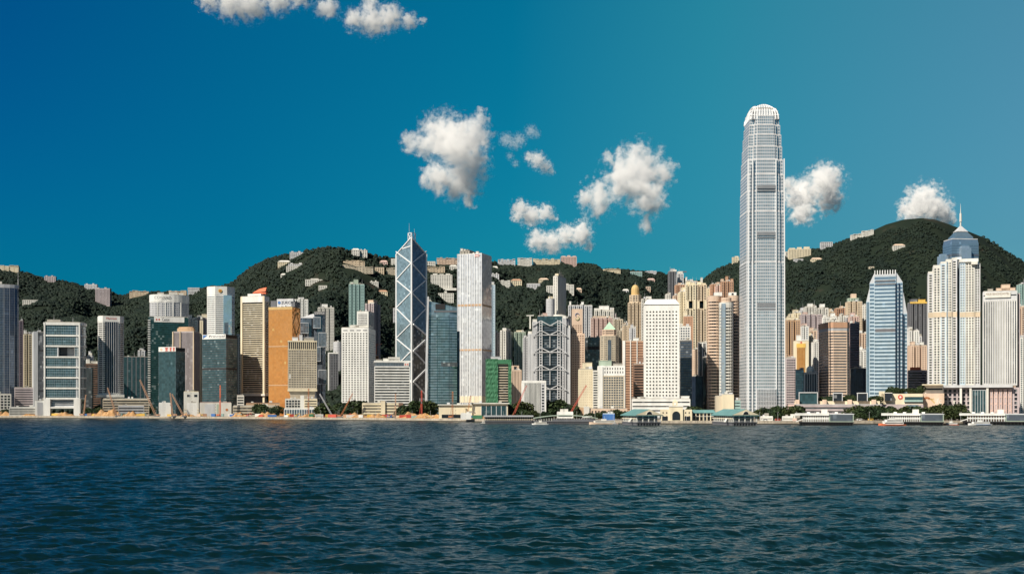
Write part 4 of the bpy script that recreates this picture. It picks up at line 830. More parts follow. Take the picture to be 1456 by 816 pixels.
# disc roofed flats and others behind it
t = tower('disc_roof_tower', 'dull tower with a wide flat disc roof and pink penthouses, behind the trussed bank', 'office tower', 779, 812, 452, 1930, style('resi', wall='lgrey'), 3, 30, poly=('e',))
MB().prism(ell(t.w * 1.12, t.b * 1.15, 24), t.h + 1, t.h + 3.2).prism(ell(t.w * .5, t.b * .5, 16), t.h + 3.2, t.h + 6.5).build('disc_roof', 'offwhite', t.root)
tower('residential_tower', 'short pink flats glimpsed just over the top of the trussed bank', 'apartment block', 765, 779, 449, 2010, style('resi', wall='pink'), 3, 22, poly=('c', 6, 2.5), plant=((.5, .95, 4, 'pink'),))
t = tower('residential_tower', 'tallest slim flats on the slope, white lit face and deep blue shaded side', 'apartment block', 786.5, 793, 393, 2330, style('resi', wall='offwhite', ww=.3), -24, xs=805, plant=((.1, .8, 5, 'cream'),)); mast(t, 0, t.h, t.h + 16, .4)
tower('residential_tower', 'shorter rounded flats leaning against the tallest slim flats', 'apartment block', 776.5, 789, 425, 2290, style('resi', wall='lgrey'), 2, 20, poly=('e',), plant=((.25, .75, 4, 'cream'),))
# --- beige stepped bank tower with emblem
t = T('stepped_tower', 'sandy stone stepped tower bearing a blue and green knot emblem near its top', 'bank tower', 812.5, 831.5, 1840, 2, 34)
h = t.hz(439); hm = t.hz(475)
s_ = style('punch', wall='peach', glass='brown', bay=3.6, fl=3.8, ww=.62, wh=.45, r=.5, mx=1)
t.wall(rect(t.w, t.b), 0, hm, s_); t.roof(rect(t.w, t.b), hm, 1, 'peach')
tw_ = t.w * .80; t.wall(rect(tw_, t.b * .8, -t.w*.06), hm + .02, h - 24, s_, 'upper_wall'); t.wall(rect(tw_, t.b * .8, -t.w*.06), h - 24, h, style('blank', wall='peach'), 'crown_wall')
cx_, zz_ = -t.w*.06, h - 12.5; yk = -t.b*.4 - .3
def knot(name, mat, a0, a1, cz):
    mb = MB(); pts = [(cx_ + 3.1 * cos(a), yk, cz + 3.0 * sin(a)) for a in np.linspace(a0, a1, 9)]
    for p, q in zip(pts, pts[1:]): mb.bar(p, q, .5, 1.9, up=(0, 1, 0))
    mb.build(name, mat, t.root)
knot('emblem_blue', 'blue', R(10), R(240), zz_ + 2.6); knot('emblem_green', 'lime', R(190), R(420), zz_ - 2.6)
tower('office_tower', 'brown slab coloured as the shaded east side of the sandy stepped tower', 'office tower', 808, 813.5, 470, 1850, style('ribbon', wall='brown', wh=.45), 2, 34)  # dark brown stands in for the shade on the stepped tower's left side
tower('residential_tower', 'wide blue-grey flats behind the sandy stepped tower, with two white roof tanks', 'apartment block', 808, 842, 434, 2290, style('resi', wall='lgrey'), 3, 24, poly=('c', 8, 3), plant=((.05, .12, 7, 'white'), (.55, .65, 6, 'white')))
tower('residential_tower', 'white topped flats standing behind the pink flats', 'apartment block', 845, 873, 441, 2330, style('resi', wall='offwhite'), 3, 24, poly=('c', 8, 3), plant=((.0, .25, 3, 'white'), (.25, .75, 8, 'white'), (.8, 1.0, 4, 'white')))
tower('residential_tower', 'pink flats with white side wings, above the green pyramid roof', 'apartment block', 840, 871, 452, 2200, style('resi', wall='pink', bay=2.4), 3, 24, poly=('c', 9, 2.5), plant=((.1, .9, 2.5, 'peach'),))
t = tower('office_block', 'black glass block between the sandy stepped tower and green pyramid roof', 'office block', 831.5, 853, 480, 1900, style('curtain', wall='gblack', glass='gsmoke', span='gblack', bay=3, fl=3.8), 2, 30)
t.box('louvre_band', -t.w/2 - .1, t.w/2, t.hz(497), t.hz(492.5), 'black', -t.b/2 - .3, -t.b/2 + 1)
t = T('pyramid_tower', 'brown stone tower with a pale green pyramid roof', 'office tower', 853.5, 880, 1960, 3, 34)
h = t.hz(477); P = octa(t.w, t.b, 6); t.wall(P, 0, h, style('punch', wall='stone', glass='gsmoke', bay=2.7, fl=3.7, ww=.6, wh=.55, r=.5)); h2 = t.hz(468)
P2 = octa(t.w * .78, t.b * .78, 5); t.wall(P2, h, h2, style('ribbon', wall='peach', wh=.4), 'upper_stage'); MB().cone(rect(t.w * .66, t.b * .66), h2, (0, 0, t.hz(456.5))).build('pyramid_roof', 'copper', t.root)
t.box('window_strip', -3, 3, h * .55, h - 8, 'gslate', -t.b/2 - .4, -t.b/2 - .02)
tower('residential_tower', 'stone grey flats immediately west of the green pyramid roof', 'apartment block', 872, 886, 454, 2270, style('resi', wall='stone'), 3, 22, poly=('c', 7, 2.5), plant=((.3, .7, 3),))
tower('residential_tower', 'pale grey flats between stone grey flats and the gold domed tower', 'apartment block', 884, 896, 459, 2290, style('resi', wall='lgrey'), 3, 22, poly=('c', 6, 2.5))
# --- waterfront hotel in cream and white
t = tower('hotel_block', 'cream windowless looking hotel wing with a flat cream roof box, next to white wing', 'hotel', 822.5, 843, 525, 1520, style('punch', wall='cream', glass='beige', bay=2.6, fl=3.4, ww=.4, wh=.3), 2, 40)
t.plant(t.h + .9, ((.3, .95, 8, 'cream'),))
t = T('hotel_block', 'white and cream hotel block with a slotted top row and gridded bays', 'hotel', 843, 887.5, 1515, 3, 36)
h = t.hz(520); t.wall(rrect(t.lx(843), t.lx(850.5), -t.b/2, t.b/2), 0, h - 6, style('ribbon', wall='offwhite', wh=.5, fl=3.3), 'side_bay')
t.wall(rrect(t.lx(850.6), t.lx(857), -t.b/2 - 1, t.b/2), 0, h - 1, style('blank', wall='white'), 'stair_bay')
t.wall(rrect(t.lx(857.1), t.w/2, -t.b/2, t.b/2), 0, h - 13, style('punch', wall='stone', glass='gslate', bay=3.2, fl=3.3, ww=.75, wh=.65, r=.5)); t.wall(rrect(t.lx(850), t.w/2 + 1, -t.b/2 + .3, t.b/2), h - 12.98, h, style('punch', wall='white', glass='gdark', bay=3.4, fl=6.2, ww=.35, wh=.6, r=.6), 'crown_wall')
t.plant(h, ((.2, .6, 7, 'sage'), (.65, .95, 3, 'concrete')))
t = tower('arcade_block', 'low tan arcade of square columns in front of the white and cream hotel', 'arcade', 816, 892, 581, 1440, style('pier', wall='peach', glass='gsmoke', bay=4.2, ww=.5, r=1.4, mb=1, mt=2.5), 3, 26)
t.box('entrance_block', t.lx(830), t.lx(838), 0, t.h + 3, 'offwhite', -t.b/2 - 2, 3); t.box('entrance_block', t.lx(822), t.lx(830), 0, t.h + 1.5, 'tan', -t.b/2 - 1, 3)
# --- gold domed flats
t = T('domed_tower', 'tall ornate beige flats crowned by a small gold dome', 'apartment block', 893, 914, 2280, 3, 26)
h = t.hz(430); P = crenel(t.w, t.b, 4, 3); t.wall(P, 0, h, style('resi', wall='beige', ww=.65, bay=2.2)); P2 = octa(t.w * .8, t.b * .8, 6); h2 = t.hz(419); t.wall(P2, h, h2, style('resi', wall='beige', ww=.65), 'upper_stage')
P3 = ell(t.w * .55, t.b * .6, 12); mb = MB(); h3 = t.hz(412); mb.prism(P3, h2, h3)
for k in range(6):
    a0, a1 = k / 6 * pi / 2, (k + 1) / 6 * pi / 2; r0, r1 = cos(a0), max(cos(a1), .05); d_ = t.hz(404) - h3
    mb.prism(sc(P3, r0), h3 + d_ * sin(a0), h3 + d_ * sin(a1), 0, sc(P3, r1))
mb.build('gold_dome', 'gold', t.root, smooth=False); mast(t, 0, t.hz(404), t.hz(400), .4)
tower('residential_tower', 'pinkish white flats tucked between the gold dome and the round windowed tower', 'apartment block', 912, 927, 425, 2240, style('resi', wall='offwhite'), 3, 22, poly=('c', 6, 2.5), plant=((.45, .95, 4, 'white'),))
# --- orange banded tower
t = T('banded_tower', 'orange banded tower divided by two white vertical strips', 'office tower', 885.5, 916, 1620, 4, 32)
h = t.hz(485); t.wall(rect(t.w, t.b), 0, h, style('ribbon', wall='orange', glass='brown', wh=.48, fl=3.6, r=.6, mx=1)); t.roof(rect(t.w, t.b), h)
for px, w in ((887, 2.4), (896.5, .8), (905.8, .8)): t.box('white_strip', t.lx(px) - w * .8, t.lx(px) + w * .8, 0, h + (2 if w < 1 else .6), 'white', -t.b/2 - .9, -t.b/2 - .02)
t.plant(h + .9, ((.5, .75, 3.5, 'white'),))
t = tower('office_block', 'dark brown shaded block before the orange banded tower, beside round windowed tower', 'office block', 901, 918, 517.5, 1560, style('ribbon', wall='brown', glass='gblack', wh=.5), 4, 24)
t.plant(t.h + .9, ((.35, .95, 8, 'brown'),))
# --- white tower with rows of portholes
t = T('porthole_tower', 'white tower covered in rows of round portholes, with a sloped white roof', 'office tower', 915.5, 966, 1540, 4, 46)
h = t.hz(433); s_ = style('blank', wall='white'); t.wall(rect(t.w, t.b), 0, h - 1.2, s_)
nx_, nz_ = 10, int((h - 26) / 4.45)
def porthole(mb, x, z):
    mb.add([(x + 1.12 * cos(a), -t.b/2 - .06, z + 1.12 * sin(a)) for a in np.linspace(0, 2*pi, 9)[:8]], [tuple(range(8))], 0)
    mb.add([(x + r_ * cos(a), -t.b/2 - yy, z + r_ * sin(a)) for r_, yy in ((1.45, .05), (1.28, .28), (1.1, .1)) for a in np.linspace(0, 2*pi, 9)[:8]], [(r_ * 8 + j, r_ * 8 + (j + 1) % 8, r_ * 8 + 8 + (j + 1) % 8, r_ * 8 + 8 + j) for r_ in (0, 1) for j in range(8)], 1)
one = MB(); porthole(one, 0, 0); one = one.build('porthole', ['gdark', 'offwhite'], t.root); rest = MB(); first = True
for k in range(nz_):
    for i in range(nx_):
        x = -t.w/2 + 4.2 + i * (t.w - 8.4) / (nx_ - 1); z = 16 + k * (h - 26) / (nz_ - 1)
        if k >= 10: porthole(rest, x, z)
        elif first: one.location = (x, 0, z); first = False
        else: c = one.copy(); COL.objects.link(c); c.location = (x, 0, z)
tag(rest.build('upper_portholes', ['gdark', 'offwhite'], t.root), kind='stuff')
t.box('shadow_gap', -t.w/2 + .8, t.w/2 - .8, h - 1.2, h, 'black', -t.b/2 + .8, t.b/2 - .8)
MB().prism(rect(t.w + .8, t.b + .8), h, h + 8, 0, rect(t.w * .8, t.b * .55)).build('sloped_roof', 'white', t.root)
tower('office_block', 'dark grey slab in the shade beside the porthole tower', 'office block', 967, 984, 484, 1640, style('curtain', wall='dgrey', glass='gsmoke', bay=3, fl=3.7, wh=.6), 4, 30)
tower('office_block', 'white gridded small tower top showing over the shaded dark slab', 'office block', 963, 982, 464, 1720, style('punch', wall='white', glass='gslate', bay=3.4, fl=3.8, ww=.7, wh=.6, r=.5), 4, 24, plant=((.1, .4, 3, 'white'),))
t = tower('post_office', 'long low white building with two dark window ribbons below the porthole tower', 'civic building', 898.5, 981.5, 567, 1450, style('ribbon', wall='white', glass='gdark', wh=.3, fl=5.5, r=.8), 4, 40)
t.plant(t.h + .9, ((.0, .05, 1), (.1, .28, 1.2, 'white'), (.86, .99, 2.5, 'white')))
# ================================================================== west of the porthole tower
RS = lambda **k: style('resi', **k)
def flats(lab, xa, xb, yt, D, wl='offwhite', gl='gwin', ph=4, xs=None, po=('c', 7, 2.5), pl=((.2, .7, 4, 'offwhite'),), dep=22, **k):
    return tower('residential_tower', lab, 'apartment block', xa, xb, yt, D, RS(wall=wl, glass=gl, **k), ph, dep, xs, poly=po, plant=pl, sq=.5)
flats('dark slate slim flats, highest of the group west of the porthole tower', 951, 962, 386, 2350, 'dgrey', 'gsmoke', 4, None, ('c', 6, 2.5), ((.3, .8, 5, 'grey'),), ww=.5)
t = flats('white edged slim flats beside the dark slate ones, with a flag-like roof arm', 963, 972, 389, 2380, 'lgrey', 'gwin', 4, None, ('c', 6, 2.5), ((.1, .9, 4, 'offwhite'),))
MB().bar((0, 0, t.h + 5), (14, 0, t.h + 5), 1.5, 2.5).build('roof_arm', 'dgrey', t.root)
flats('low white twin stub flats just right of the porthole tower roof', 947, 953.5, 418, 2260, 'offwhite', 'gwin', 4, None, None, ())
flats('salmon red topped flats in front of the dark slate ones', 960.5, 974, 405, 2260, 'orange', 'gwin', 4, None, ('c', 6, 2.5), ((.3, .7, 3, 'peach'),))
flats('pale flats with a sun bright edge, below the salmon red topped ones', 958, 967, 420, 2180, 'peach', 'gwin', 6, None, ('c', 6, 2), ())
flats('white flats with two tall roof posts behind the arched cream flats', 975.5, 990, 400, 2340, 'offwhite', 'gwin', 4, None, ('c', 7, 2.5), ((.0, .12, 8, 'white'), (.4, .7, 3, 'white')))
flats('cream flats with a lone roof post at the saddle of the hills', 988, 999.5, 402, 2340, 'cream', 'gwin', 4, None, ('c', 6, 2.5), ((.8, 1.0, 10, 'offwhite'),))
# cream ribbed pair with a square hole in each
for i, (xa, xb, yt, hx0, hx1, lab) in enumerate(((974.5, 989.5, 404, 979.5, 985, 'cream ribbed tower pierced by a square hole, stepped roof, nearer the porthole tower'), (990, 1005, 404.5, 994.8, 1000.5, 'cream and dark ribbed tower pierced by a square hole, nearer the round ended office towers'))):
    t = T('pierced_tower', lab, 'apartment block', xa, xb, 2090, 4, 26, group='pierced cream towers')
    s_ = RS(wall='cream' if i == 0 else 'beige', glass='gsmoke', bay=4.0, ww=.55, wh=.62); h = t.hz(yt); z0, z1 = t.hz(438.5), t.hz(428)
    t.wall(crenel(t.w, t.b, 3, 3.5, .4), 0, z0, s_); t.wall(crenel(t.w, t.b, 3, 3.5, .4), z1, h, s_, 'upper_wall')
    t.box('hole_frame', t.lx(xa), t.lx(hx0), z0, z1, 'cream'); t.box('hole_frame', t.lx(hx1), t.w/2, z0, z1, 'cream'); t.box('hole_back', t.lx(hx0), t.lx(hx1), z0, z1, 'gblack', t.b/2 - 2, t.b/2)
    for a_ in (hx0 - .6, hx1 + .6): t.box('hole_trim', t.lx(a_) - .5, t.lx(a_) + .5, z0 - 2, z1 + 2, 'cream', -t.b/2 - .8, -t.b/2 + .5)
    t.plant(h, ((.1, .5, 5, 'cream'), (.55, .9, 2.5, 'cream')))
flats('cream stepped flats with yellow sunlit edge, joined before the pierced towers', 966, 975.5, 415, 2110, 'cream', 'gsmoke', 8, None, ('c', 5, 2.5), ((.4, 1.0, 8, 'cream'),), ww=.5)
tower('residential_tower', 'small orange gridded block under the pierced towers', 'apartment block', 972, 985.5, 450, 1980, style('punch', wall='orange', glass='brown', bay=3, fl=3.4, ww=.6, wh=.6), 4, 22, plant=((.0, .4, 8, 'cream'),))
flats('narrow peach block with rounded balconies at the mouth of a dark street', 983.5, 992, 497, 1900, 'peach', 'gsmoke', 4, None, ('e',), ())
t = tower('office_block', 'white lattice framed block hanging over a dark street', 'office block', 992.5, 1005.5, 487, 1760, style('curtain', wall='white', glass='gsmoke', span='gsmoke', bay=5, fl=10, ww=.7, wh=.85, mx=.8), 4, 24)
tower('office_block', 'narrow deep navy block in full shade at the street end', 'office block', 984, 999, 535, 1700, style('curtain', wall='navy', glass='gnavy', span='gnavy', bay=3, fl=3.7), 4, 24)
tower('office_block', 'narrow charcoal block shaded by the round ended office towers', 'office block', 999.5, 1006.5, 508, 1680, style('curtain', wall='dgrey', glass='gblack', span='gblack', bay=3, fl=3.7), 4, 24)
# --- three round ended office towers
def round_office(lab, xa, xb, yt, D, wl, gl, dep, xs=None, box=None, poly=None):
    t = T('round_office_tower', lab, 'office tower', xa, xb, D, 6, dep, xs, group='round ended office towers')
    h = t.hz(yt); r = t.w * .42
    P = poly or ([(-t.w/2, t.b/2), (-t.w/2, -t.b/2 + r)] + [(-t.w/2 + r - r * cos(a), -t.b/2 + r - r * sin(a)) for a in np.linspace(.26, 1.57, 5)] + [(t.w/2 - r + r * sin(a), -t.b/2 + r - r * cos(a)) for a in np.linspace(.2, 1.57, 5)] + [(t.w/2, t.b/2)])
    t.wall(P, 0, h - 5, style('ribbon', wall=wl, glass='gdark', wh=.5, fl=4.4, r=.9, mx=.05)); MB().prism(sc(P, 1.02), h - 5, h).build('crown_wall', wl, t.root); t.roof(P, h, .6); t.poly = P
    if box: t.box('roof_box', t.lx(box[0]), t.lx(box[1]), h + .6, t.hz(box[2]), 'white', -t.b*.3, t.b*.2)
    return t
round_office('orange-tan round ended tower banded with dark windows, beside the dark street', 1006.5, 1025, 421, 1610, 'peach', 'brown', 34, None, (1016, 1027, 415))
t = round_office('taller peach tower wing with white roof box, against the tallest tower', 1035.5, 1051.5, 420.5, 1630, 'peach', 'brown', 34, None, (1036.5, 1047.5, 415)); t.box('louvre', t.lx(1040.5), t.lx(1043.5), t.hz(419), t.hz(416.2), 'black', -t.b*.3 - .15, -t.b*.3 + .1)
t = round_office('pale glass fronted round tower between the two peach ones', 1023, 1043.5, 430, 1590, 'offwhite', 'gslate', 30)
t.wall([(x * .7, y * .7 - t.b * .05) for x, y in t.poly], t.hz(430) + .6, t.hz(423), style('ribbon', wall='peach', glass='brown', wh=.4, fl=3), 'upper_stage')
MB().prism([(t.lx(1024) - .3, -t.b*.30), (t.lx(1027), -t.b*.5 - .2), (t.lx(1031.5), -t.b*.5 - .9), (t.lx(1031.5), 0), (t.lx(1024), 0)], 6, t.hz(431.5)).build('glass_bay', 'gice', t.root)
flats('salmon flats with a white front box behind the peach towers', 1011, 1019, 404, 2230, 'orange', 'gwin', 6, None, ('c', 5, 2), ())
flats('low cream block at the hill foot beside the salmon flats', 1005, 1012, 410, 2250, 'cream', 'gwin', 6, None, None, (), ww=.3)
flats('salmon stepped flats in the middle of the three behind the peach towers', 1018, 1027, 406, 2210, 'pink', 'gwin', 5, None, ('c', 5, 2.5), ((.2, .6, 6, 'peach'),))
flats('salmon flats with teal glazing and a tall roof fin, next to the tallest tower', 1026, 1043, 400, 2190, 'orange', 'gteal', 5, None, ('c', 8, 3), ((.0, .2, 4, 'peach'), (.4, .58, 9, 'orange'), (.8, 1.0, 4, 'orange')))
tower('station_block', 'plain cream box standing before the peach towers', 'station building', 1026.5, 1043.5, 561, 1440, style('blank', wall='cream'), 6, 30)
tower('station_block', 'plain grey-beige box joined to the plain cream box', 'station building', 1018, 1026.3, 563, 1445, style('blank', wall='stone'), 6, 30)
tower('station_block', 'low mint green canopy block beside the plain cream box', 'station building', 1043.7, 1053, 569, 1440, style('ribbon', wall='aqua', wh=.3, fl=4), 6, 24)
# --- the tallest tower
t = T('tallest_tower', 'tallest silver tower with stepped shoulders and a crown of curved white claws', 'skyscraper', 1062, 1116.5, 1470, 0, 52, xs=1050)
W, Bd = t.w, t.b
def star(kx, ky, n=.13):
    w, b = W * kx / 2, Bd * ky / 2; c = n * W
    return [(-w + c, -b), (-w*.52, -b), (-w*.52, -b - 1.4), (w*.55, -b - 1.4), (w*.55, -b), (w - c, -b), (w - c, -b + c*.5), (w, -b + c*.5), (w, b - c), (w - c, b - c), (w - c, b), (-w + c, b), (-w + c, b - c), (-w, b - c), (-w, -b + c*.5), (-w + c, -b + c*.5)]
lev = [(596, 372, 1.0), (372, 300, .985), (300, 271, .972), (271, 247, .952), (247, 226, .93), (226, 207, .895), (207, 190, .86), (190, 176, .815), (176, 163, .77)]
s_ = style('curtain', wall='lgrey', glass='gpale', span='silver', bay=2.4, fl=4.2, ww=.76, wh=.52, mx=.3, mb=.4, mt=.4)
for y0, y1, k in lev:
    P = star(k, k); t.wall(P, max(0, t.hz(y0)), t.hz(y1), s_, 'curtain_wall')
for px in (1063, 1069.5, 1103.5, 1115.5): MB().bar((t.lx(px), -Bd/2 - 1.7, 0), (t.lx(px) * .97, -Bd/2 * .97 - 1.7, t.hz(226)), 1.3, 1.2).build('corner_mullion', 'whitemetal', t.root)
for y0, y1 in ((268.5, 263.5), (272.5, 270.5), (335, 330), (338.5, 337), (436.5, 430.5), (440.5, 438.5)):
    t.box('louvre_band', t.lx(1076), t.lx(1102.5), t.hz(y0), t.hz(y1), 'dgrey', -Bd/2 - 1.7, -Bd/2 - .5)
    mb = MB()
    for k in range(18): x = t.lx(1076.5) + k * (t.lx(1102) - t.lx(1076.5)) / 17; mb.box(x - .22, x + .22, -Bd/2 - 2.1, -Bd/2 - 1.72, t.hz(y0), t.hz(y1))
    mb.build('louvre_fins', 'silver', t.root)
zc0, zc1 = t.hz(168), t.hz(144.5)
core = [(x * .74, y * .74) for x, y in star(.9, .9)]; t.wall(core, t.hz(165), t.hz(153), s_, 'crown_core'); t.roof(core, t.hz(153), 2)
def claw(x0, y0, x1, y1, rise):
    mb = MB(); pts = []
    for k in range(7):
        a = k / 6 * pi / 2; pts.append((x0 + (x1 - x0) * (1 - cos(a)), y0 + (y1 - y0) * (1 - cos(a)), zc0 + rise * sin(a)))
    for p, q in zip(pts, pts[1:]): mb.bar(p, q, 1.5, 2.2, up=(x1 - x0, y1 - y0, .01))
    mb.build('crown_claw', 'whitemetal', t.root)
kk = .76
for k in range(11):
    f = -1 + 2 * k / 10; x = f * W * kk / 2 * .92; r_ = (zc1 - zc0) * (1 - .22 * f * f)
    claw(x, -Bd * kk / 2, x * .62, -Bd * kk / 2 * .45, r_); claw(x, Bd * kk / 2, x * .62, Bd * kk / 2 * .45, r_)
for k in range(8):
    f = -1 + 2 * k / 7; y = f * Bd * kk / 2 * .85; r_ = (zc1 - zc0) * (1 - .25 * f * f)
    claw(-W * kk / 2, y, -W * kk / 2 * .45, y * .62, r_); claw(W * kk / 2, y, W * kk / 2 * .45, y * .62, r_)
for k, z in enumerate((.30, .55)):
    a = math.asin(z); sx = 1 - (1 - cos(a)) * .5; P = rect(W * kk * sx, Bd * kk * sx)
    mb = MB()
    for p, q in zip(P, P[1:] + P[:1]): mb.bar((*p, zc0 + (zc1 - zc0) * z * .92), (*q, zc0 + (zc1 - zc0) * z * .92), .8, .8)
    mb.build('crown_ring', 'whitemetal', t.root)
mb = MB()                                       # taller open grid at the foot of the front face
for k in range(13): x = t.lx(1076) + k * (t.lx(1103) - t.lx(1076)) / 12; mb.box(x - .5, x + .5, -Bd/2 - 3.2, -Bd/2 - 1.5, 0, t.hz(553))
for z in np.linspace(4, t.hz(558), 6): mb.box(t.lx(1075.6), t.lx(1103.4), -Bd/2 - 2.8, -Bd/2 - 1.6, z, z + 1.2)
mb.build('base_grid', 'silver', t.root)

# --- dense flats behind the mall
flats('yellow-ochre flats with a blue glass side, hard against the tallest tower', 1117, 1138, 455, 1800, 'tan', 'gblue', 6, None, ('c', 9, 3), ((.1, .9, 3, 'cream'),))
flats('tall pale cream flats with a wide roof box behind the ochre flats', 1128, 1139, 445, 2060, 'cream', 'gwin', 8, None, ('c', 7, 2), ((.1, .7, 5, 'cream'),), ww=.35)
flats('wide pinkish-grey flats, tallest mass behind the gold windowed building', 1140, 1169, 447, 2000, 'mauve', 'gwin', 6, None, ('c', 9, 3), ((.1, .3, 3, 'pink'),), bay=2.4)
flats('white twin flats on the left of the pair against the trees', 1145, 1161, 436, 2180, 'offwhite', 'gwin', 5, None, ('c', 6, 3), ((.3, .7, 5, 'white'),))
flats('white twin flats on the right of the pair against the trees', 1162.5, 1178, 438, 2180, 'offwhite', 'gwin', 5, None, ('c', 6, 3), ((.3, .7, 7, 'white'),))
flats('narrow white flats with a sky blue edge, behind the gold windowed building', 1140, 1150, 464, 1850, 'white', 'gsky', 10, None, ('c', 5, 2), ((.2, .8, 4, 'pink'),))
flats('low white cluttered flats above the brown banded tower', 1170, 1190, 451, 1990, 'white', 'gsmoke', 5, None, ('c', 5, 3), ((.05, .3, 3, 'white'), (.65, .9, 6, 'white')), ww=.7)
flats('terracotta flats with pale bands behind the brown banded tower', 1189, 1206, 438, 2120, 'orange', 'gwin', 5, None, ('c', 8, 2.5), ((.4, .6, 3, 'peach'),), ww=.8)
t = flats('sage and cream flats with a stepped pink turret, tallest on this slope', 1205, 1226, 429, 2060, 'beige', 'gwin', 6, None, ('c', 8, 3), (), bay=2.4)
t.wall(octa(t.w * .85, t.b * .8, 4), t.h + .9, t.h + 7, RS(wall='sage'), 'upper_stage'); t.box('turret', -5, 4, t.h + 7, t.h + 15, 'peach', -5, 5)
flats('white shaft peeping between the sage flats and the tapered blue tower', 1225.5, 1233, 434, 2130, 'offwhite', 'gwin', 5, None, None, (), ww=.3)
t = tower('office_block', 'cream building with a tall gold mirrored panel on its front', 'office block', 1128.5, 1150, 485, 1720, style('blank', wall='cream'), 5, 26)
t.wall(rrect(t.lx(1133), t.lx(1145), -t.b/2 - .5, -t.b/2 - .05), 0, t.hz(494), style('curtain', wall='gold', glass='ggold', span='ggold', bay=2.5, fl=3.5), 'gold_panel'); t.box('gold_lintel', t.lx(1132.5), t.lx(1145.5), t.hz(494), t.hz(488.5), 'yellow', -t.b/2 - .6, -t.b/2 - .03)
t.plant(t.h + .9, ((.2, .5, 8, 'white'),)); t.box('red_emblem', t.lx(1138), t.lx(1140.5), t.hz(488), t.hz(485.8), 'red', -t.b/2 - .3, -t.b/2 - .02)
tower('office_block', 'grey office block banded with windows, beside the foot of the tallest tower', 'office block', 1117.5, 1132, 509, 1640, style('punch', wall='mauve', glass='gdark', bay=2.6, fl=3.6, ww=.75, wh=.5), 6, 26, plant=((.2, .7, 3, 'orange'),))
tower('office_block', 'small sky-teal glass block under the gold panelled building', 'office block', 1131, 1143, 526, 1600, style('curtain', wall='dgrey', glass='gpale', span='gteal', bay=3, fl=3.6), 6, 24)
t = tower('office_block', 'slate blue block with thin white mullions and a white dome on its roof', 'office block', 1143.5, 1162, 530, 1590, style('pier', wall='lgrey', glass='gnavy', bay=3.2, ww=.75), 6, 24)
mb = MB(); 
for k in range(5): a0, a1 = k / 5 * pi / 2, (k + 1) / 5 * pi / 2; mb.prism(sc(ell(11, 11, 14), cos(a0)), t.h + 5 + 5 * sin(a0), t.h + 5 + 5 * sin(a1), 0, sc(ell(11, 11, 14), max(.04, cos(a1))))
mb.prism(ell(11, 11, 14), t.h, t.h + 5); mb.build('white_dome', 'white', t.root)
flats('slim white flats just left of the brown banded tower', 1157, 1164, 486, 1760, 'white', 'gwin', 6, None, ('c', 5, 2), ((.3, .8, 3, 'white'),))
# --- brown banded octagonal tower
t = T('banded_tower', 'brown octagonal tower banded in pink stone, with a plain terracotta crown', 'office tower', 1180, 1209.5, 1552, 4, 40, xs=1162.5)
P = octa(t.w, t.b, 6); P = P[:-1] + [(-t.w/2, -t.b/2 + 6)]; h = t.hz(458)
t.wall(octa(t.w, t.b, 5), 0, t.hz(470), style('ribbon', wall='peach', glass='gslate', wh=.46, fl=3.9, r=.8, mx=.05)); t.wall(octa(t.w, t.b, 5), t.hz(470), t.hz(466), style('blank', wall='grey'), 'grey_band'); MB().prism(sc(octa(t.w, t.b, 5), 1.02), t.hz(466), h).build('crown_wall', 'orange', t.root); t.roof(octa(t.w, t.b, 5), h, .6)
tower('office_tower', 'dark purple-brown slab right behind the brown octagonal tower', 'office tower', 1209, 1222, 460, 1720, style('ribbon', wall='purple', glass='gblack', wh=.4), 4, 30, plant=((.0, .25, 3, 'white'),))
tower('office_block', 'dark navy glass block between brown octagonal and tapered blue towers', 'office block', 1209.5, 1233, 524, 1600, style('curtain', wall='navy', glass='gnavy', span='gnavy', bay=3, fl=3.7), 4, 30)
flats('small bright peach flats in the gap left of the tapered blue tower', 1220, 1233, 474, 1980, 'peach', 'gwin', 6, None, ('c', 6, 2.5), ((.2, .5, 4, 'white'),))
flats('lowest white flats in the gap left of the tapered blue tower', 1221, 1233, 498, 1900, 'white', 'gwin', 6, None, ('c', 6, 2.5), ((.2, .5, 5, 'white'),), ww=.4)
# --- tapered blue tower with fins on top
t = T('tapered_tower', 'pale blue banded tower with tapering shoulders and upright fins on top', 'skyscraper', 1243, 1290, 1520, 3, 44)
s_ = style('curtain', wall='skyblue', glass='gsky', span='skyblue', bay=2.4, fl=5.0, ww=.99, wh=.66, mx=.2); lx = t.lx
def rp(a, b, y0, y1): return rrect(lx(a), lx(b), y0, y1)
B2 = t.b / 2
t.wall(rp(1243.3, 1274, -B2, B2 - 6), 0, t.hz(393), s_, 'central_bay'); t.wall(rp(1274.05, 1283.5, -B2 + 2, B2 - 8), 0, t.hz(402), s_, 'shoulder_bay'); t.wall(rp(1283.55, 1290, -B2 + 4, B2 - 10), 0, t.hz(446), s_, 'shoulder_bay')
t.wall(rp(1236.5, 1243.25, -B2 + 3, B2 - 9), 0, t.hz(402), s_, 'shoulder_bay'); t.wall(rp(1231.6, 1236.45, -B2 + 8, B2 - 16), 0, t.hz(428), style('curtain', wall='skyblue', glass='gsky', span='gsky', bay=2.4, fl=4.1), 'shoulder_bay')
def slope(a, b, y0, y1, zlo, zA, zB):
    MB().add([(lx(a), y0, zlo), (lx(b), y0, zlo), (lx(b), y1, zlo), (lx(a), y1, zlo), (lx(a), y0, zA), (lx(b), y0, zB), (lx(b), y1, zB), (lx(a), y1, zA)], [(0, 1, 5, 4), (1, 2, 6, 5), (2, 3, 7, 6), (3, 0, 4, 7), (4, 5, 6, 7)]).build('sloped_shoulder', 'silver', t.root)
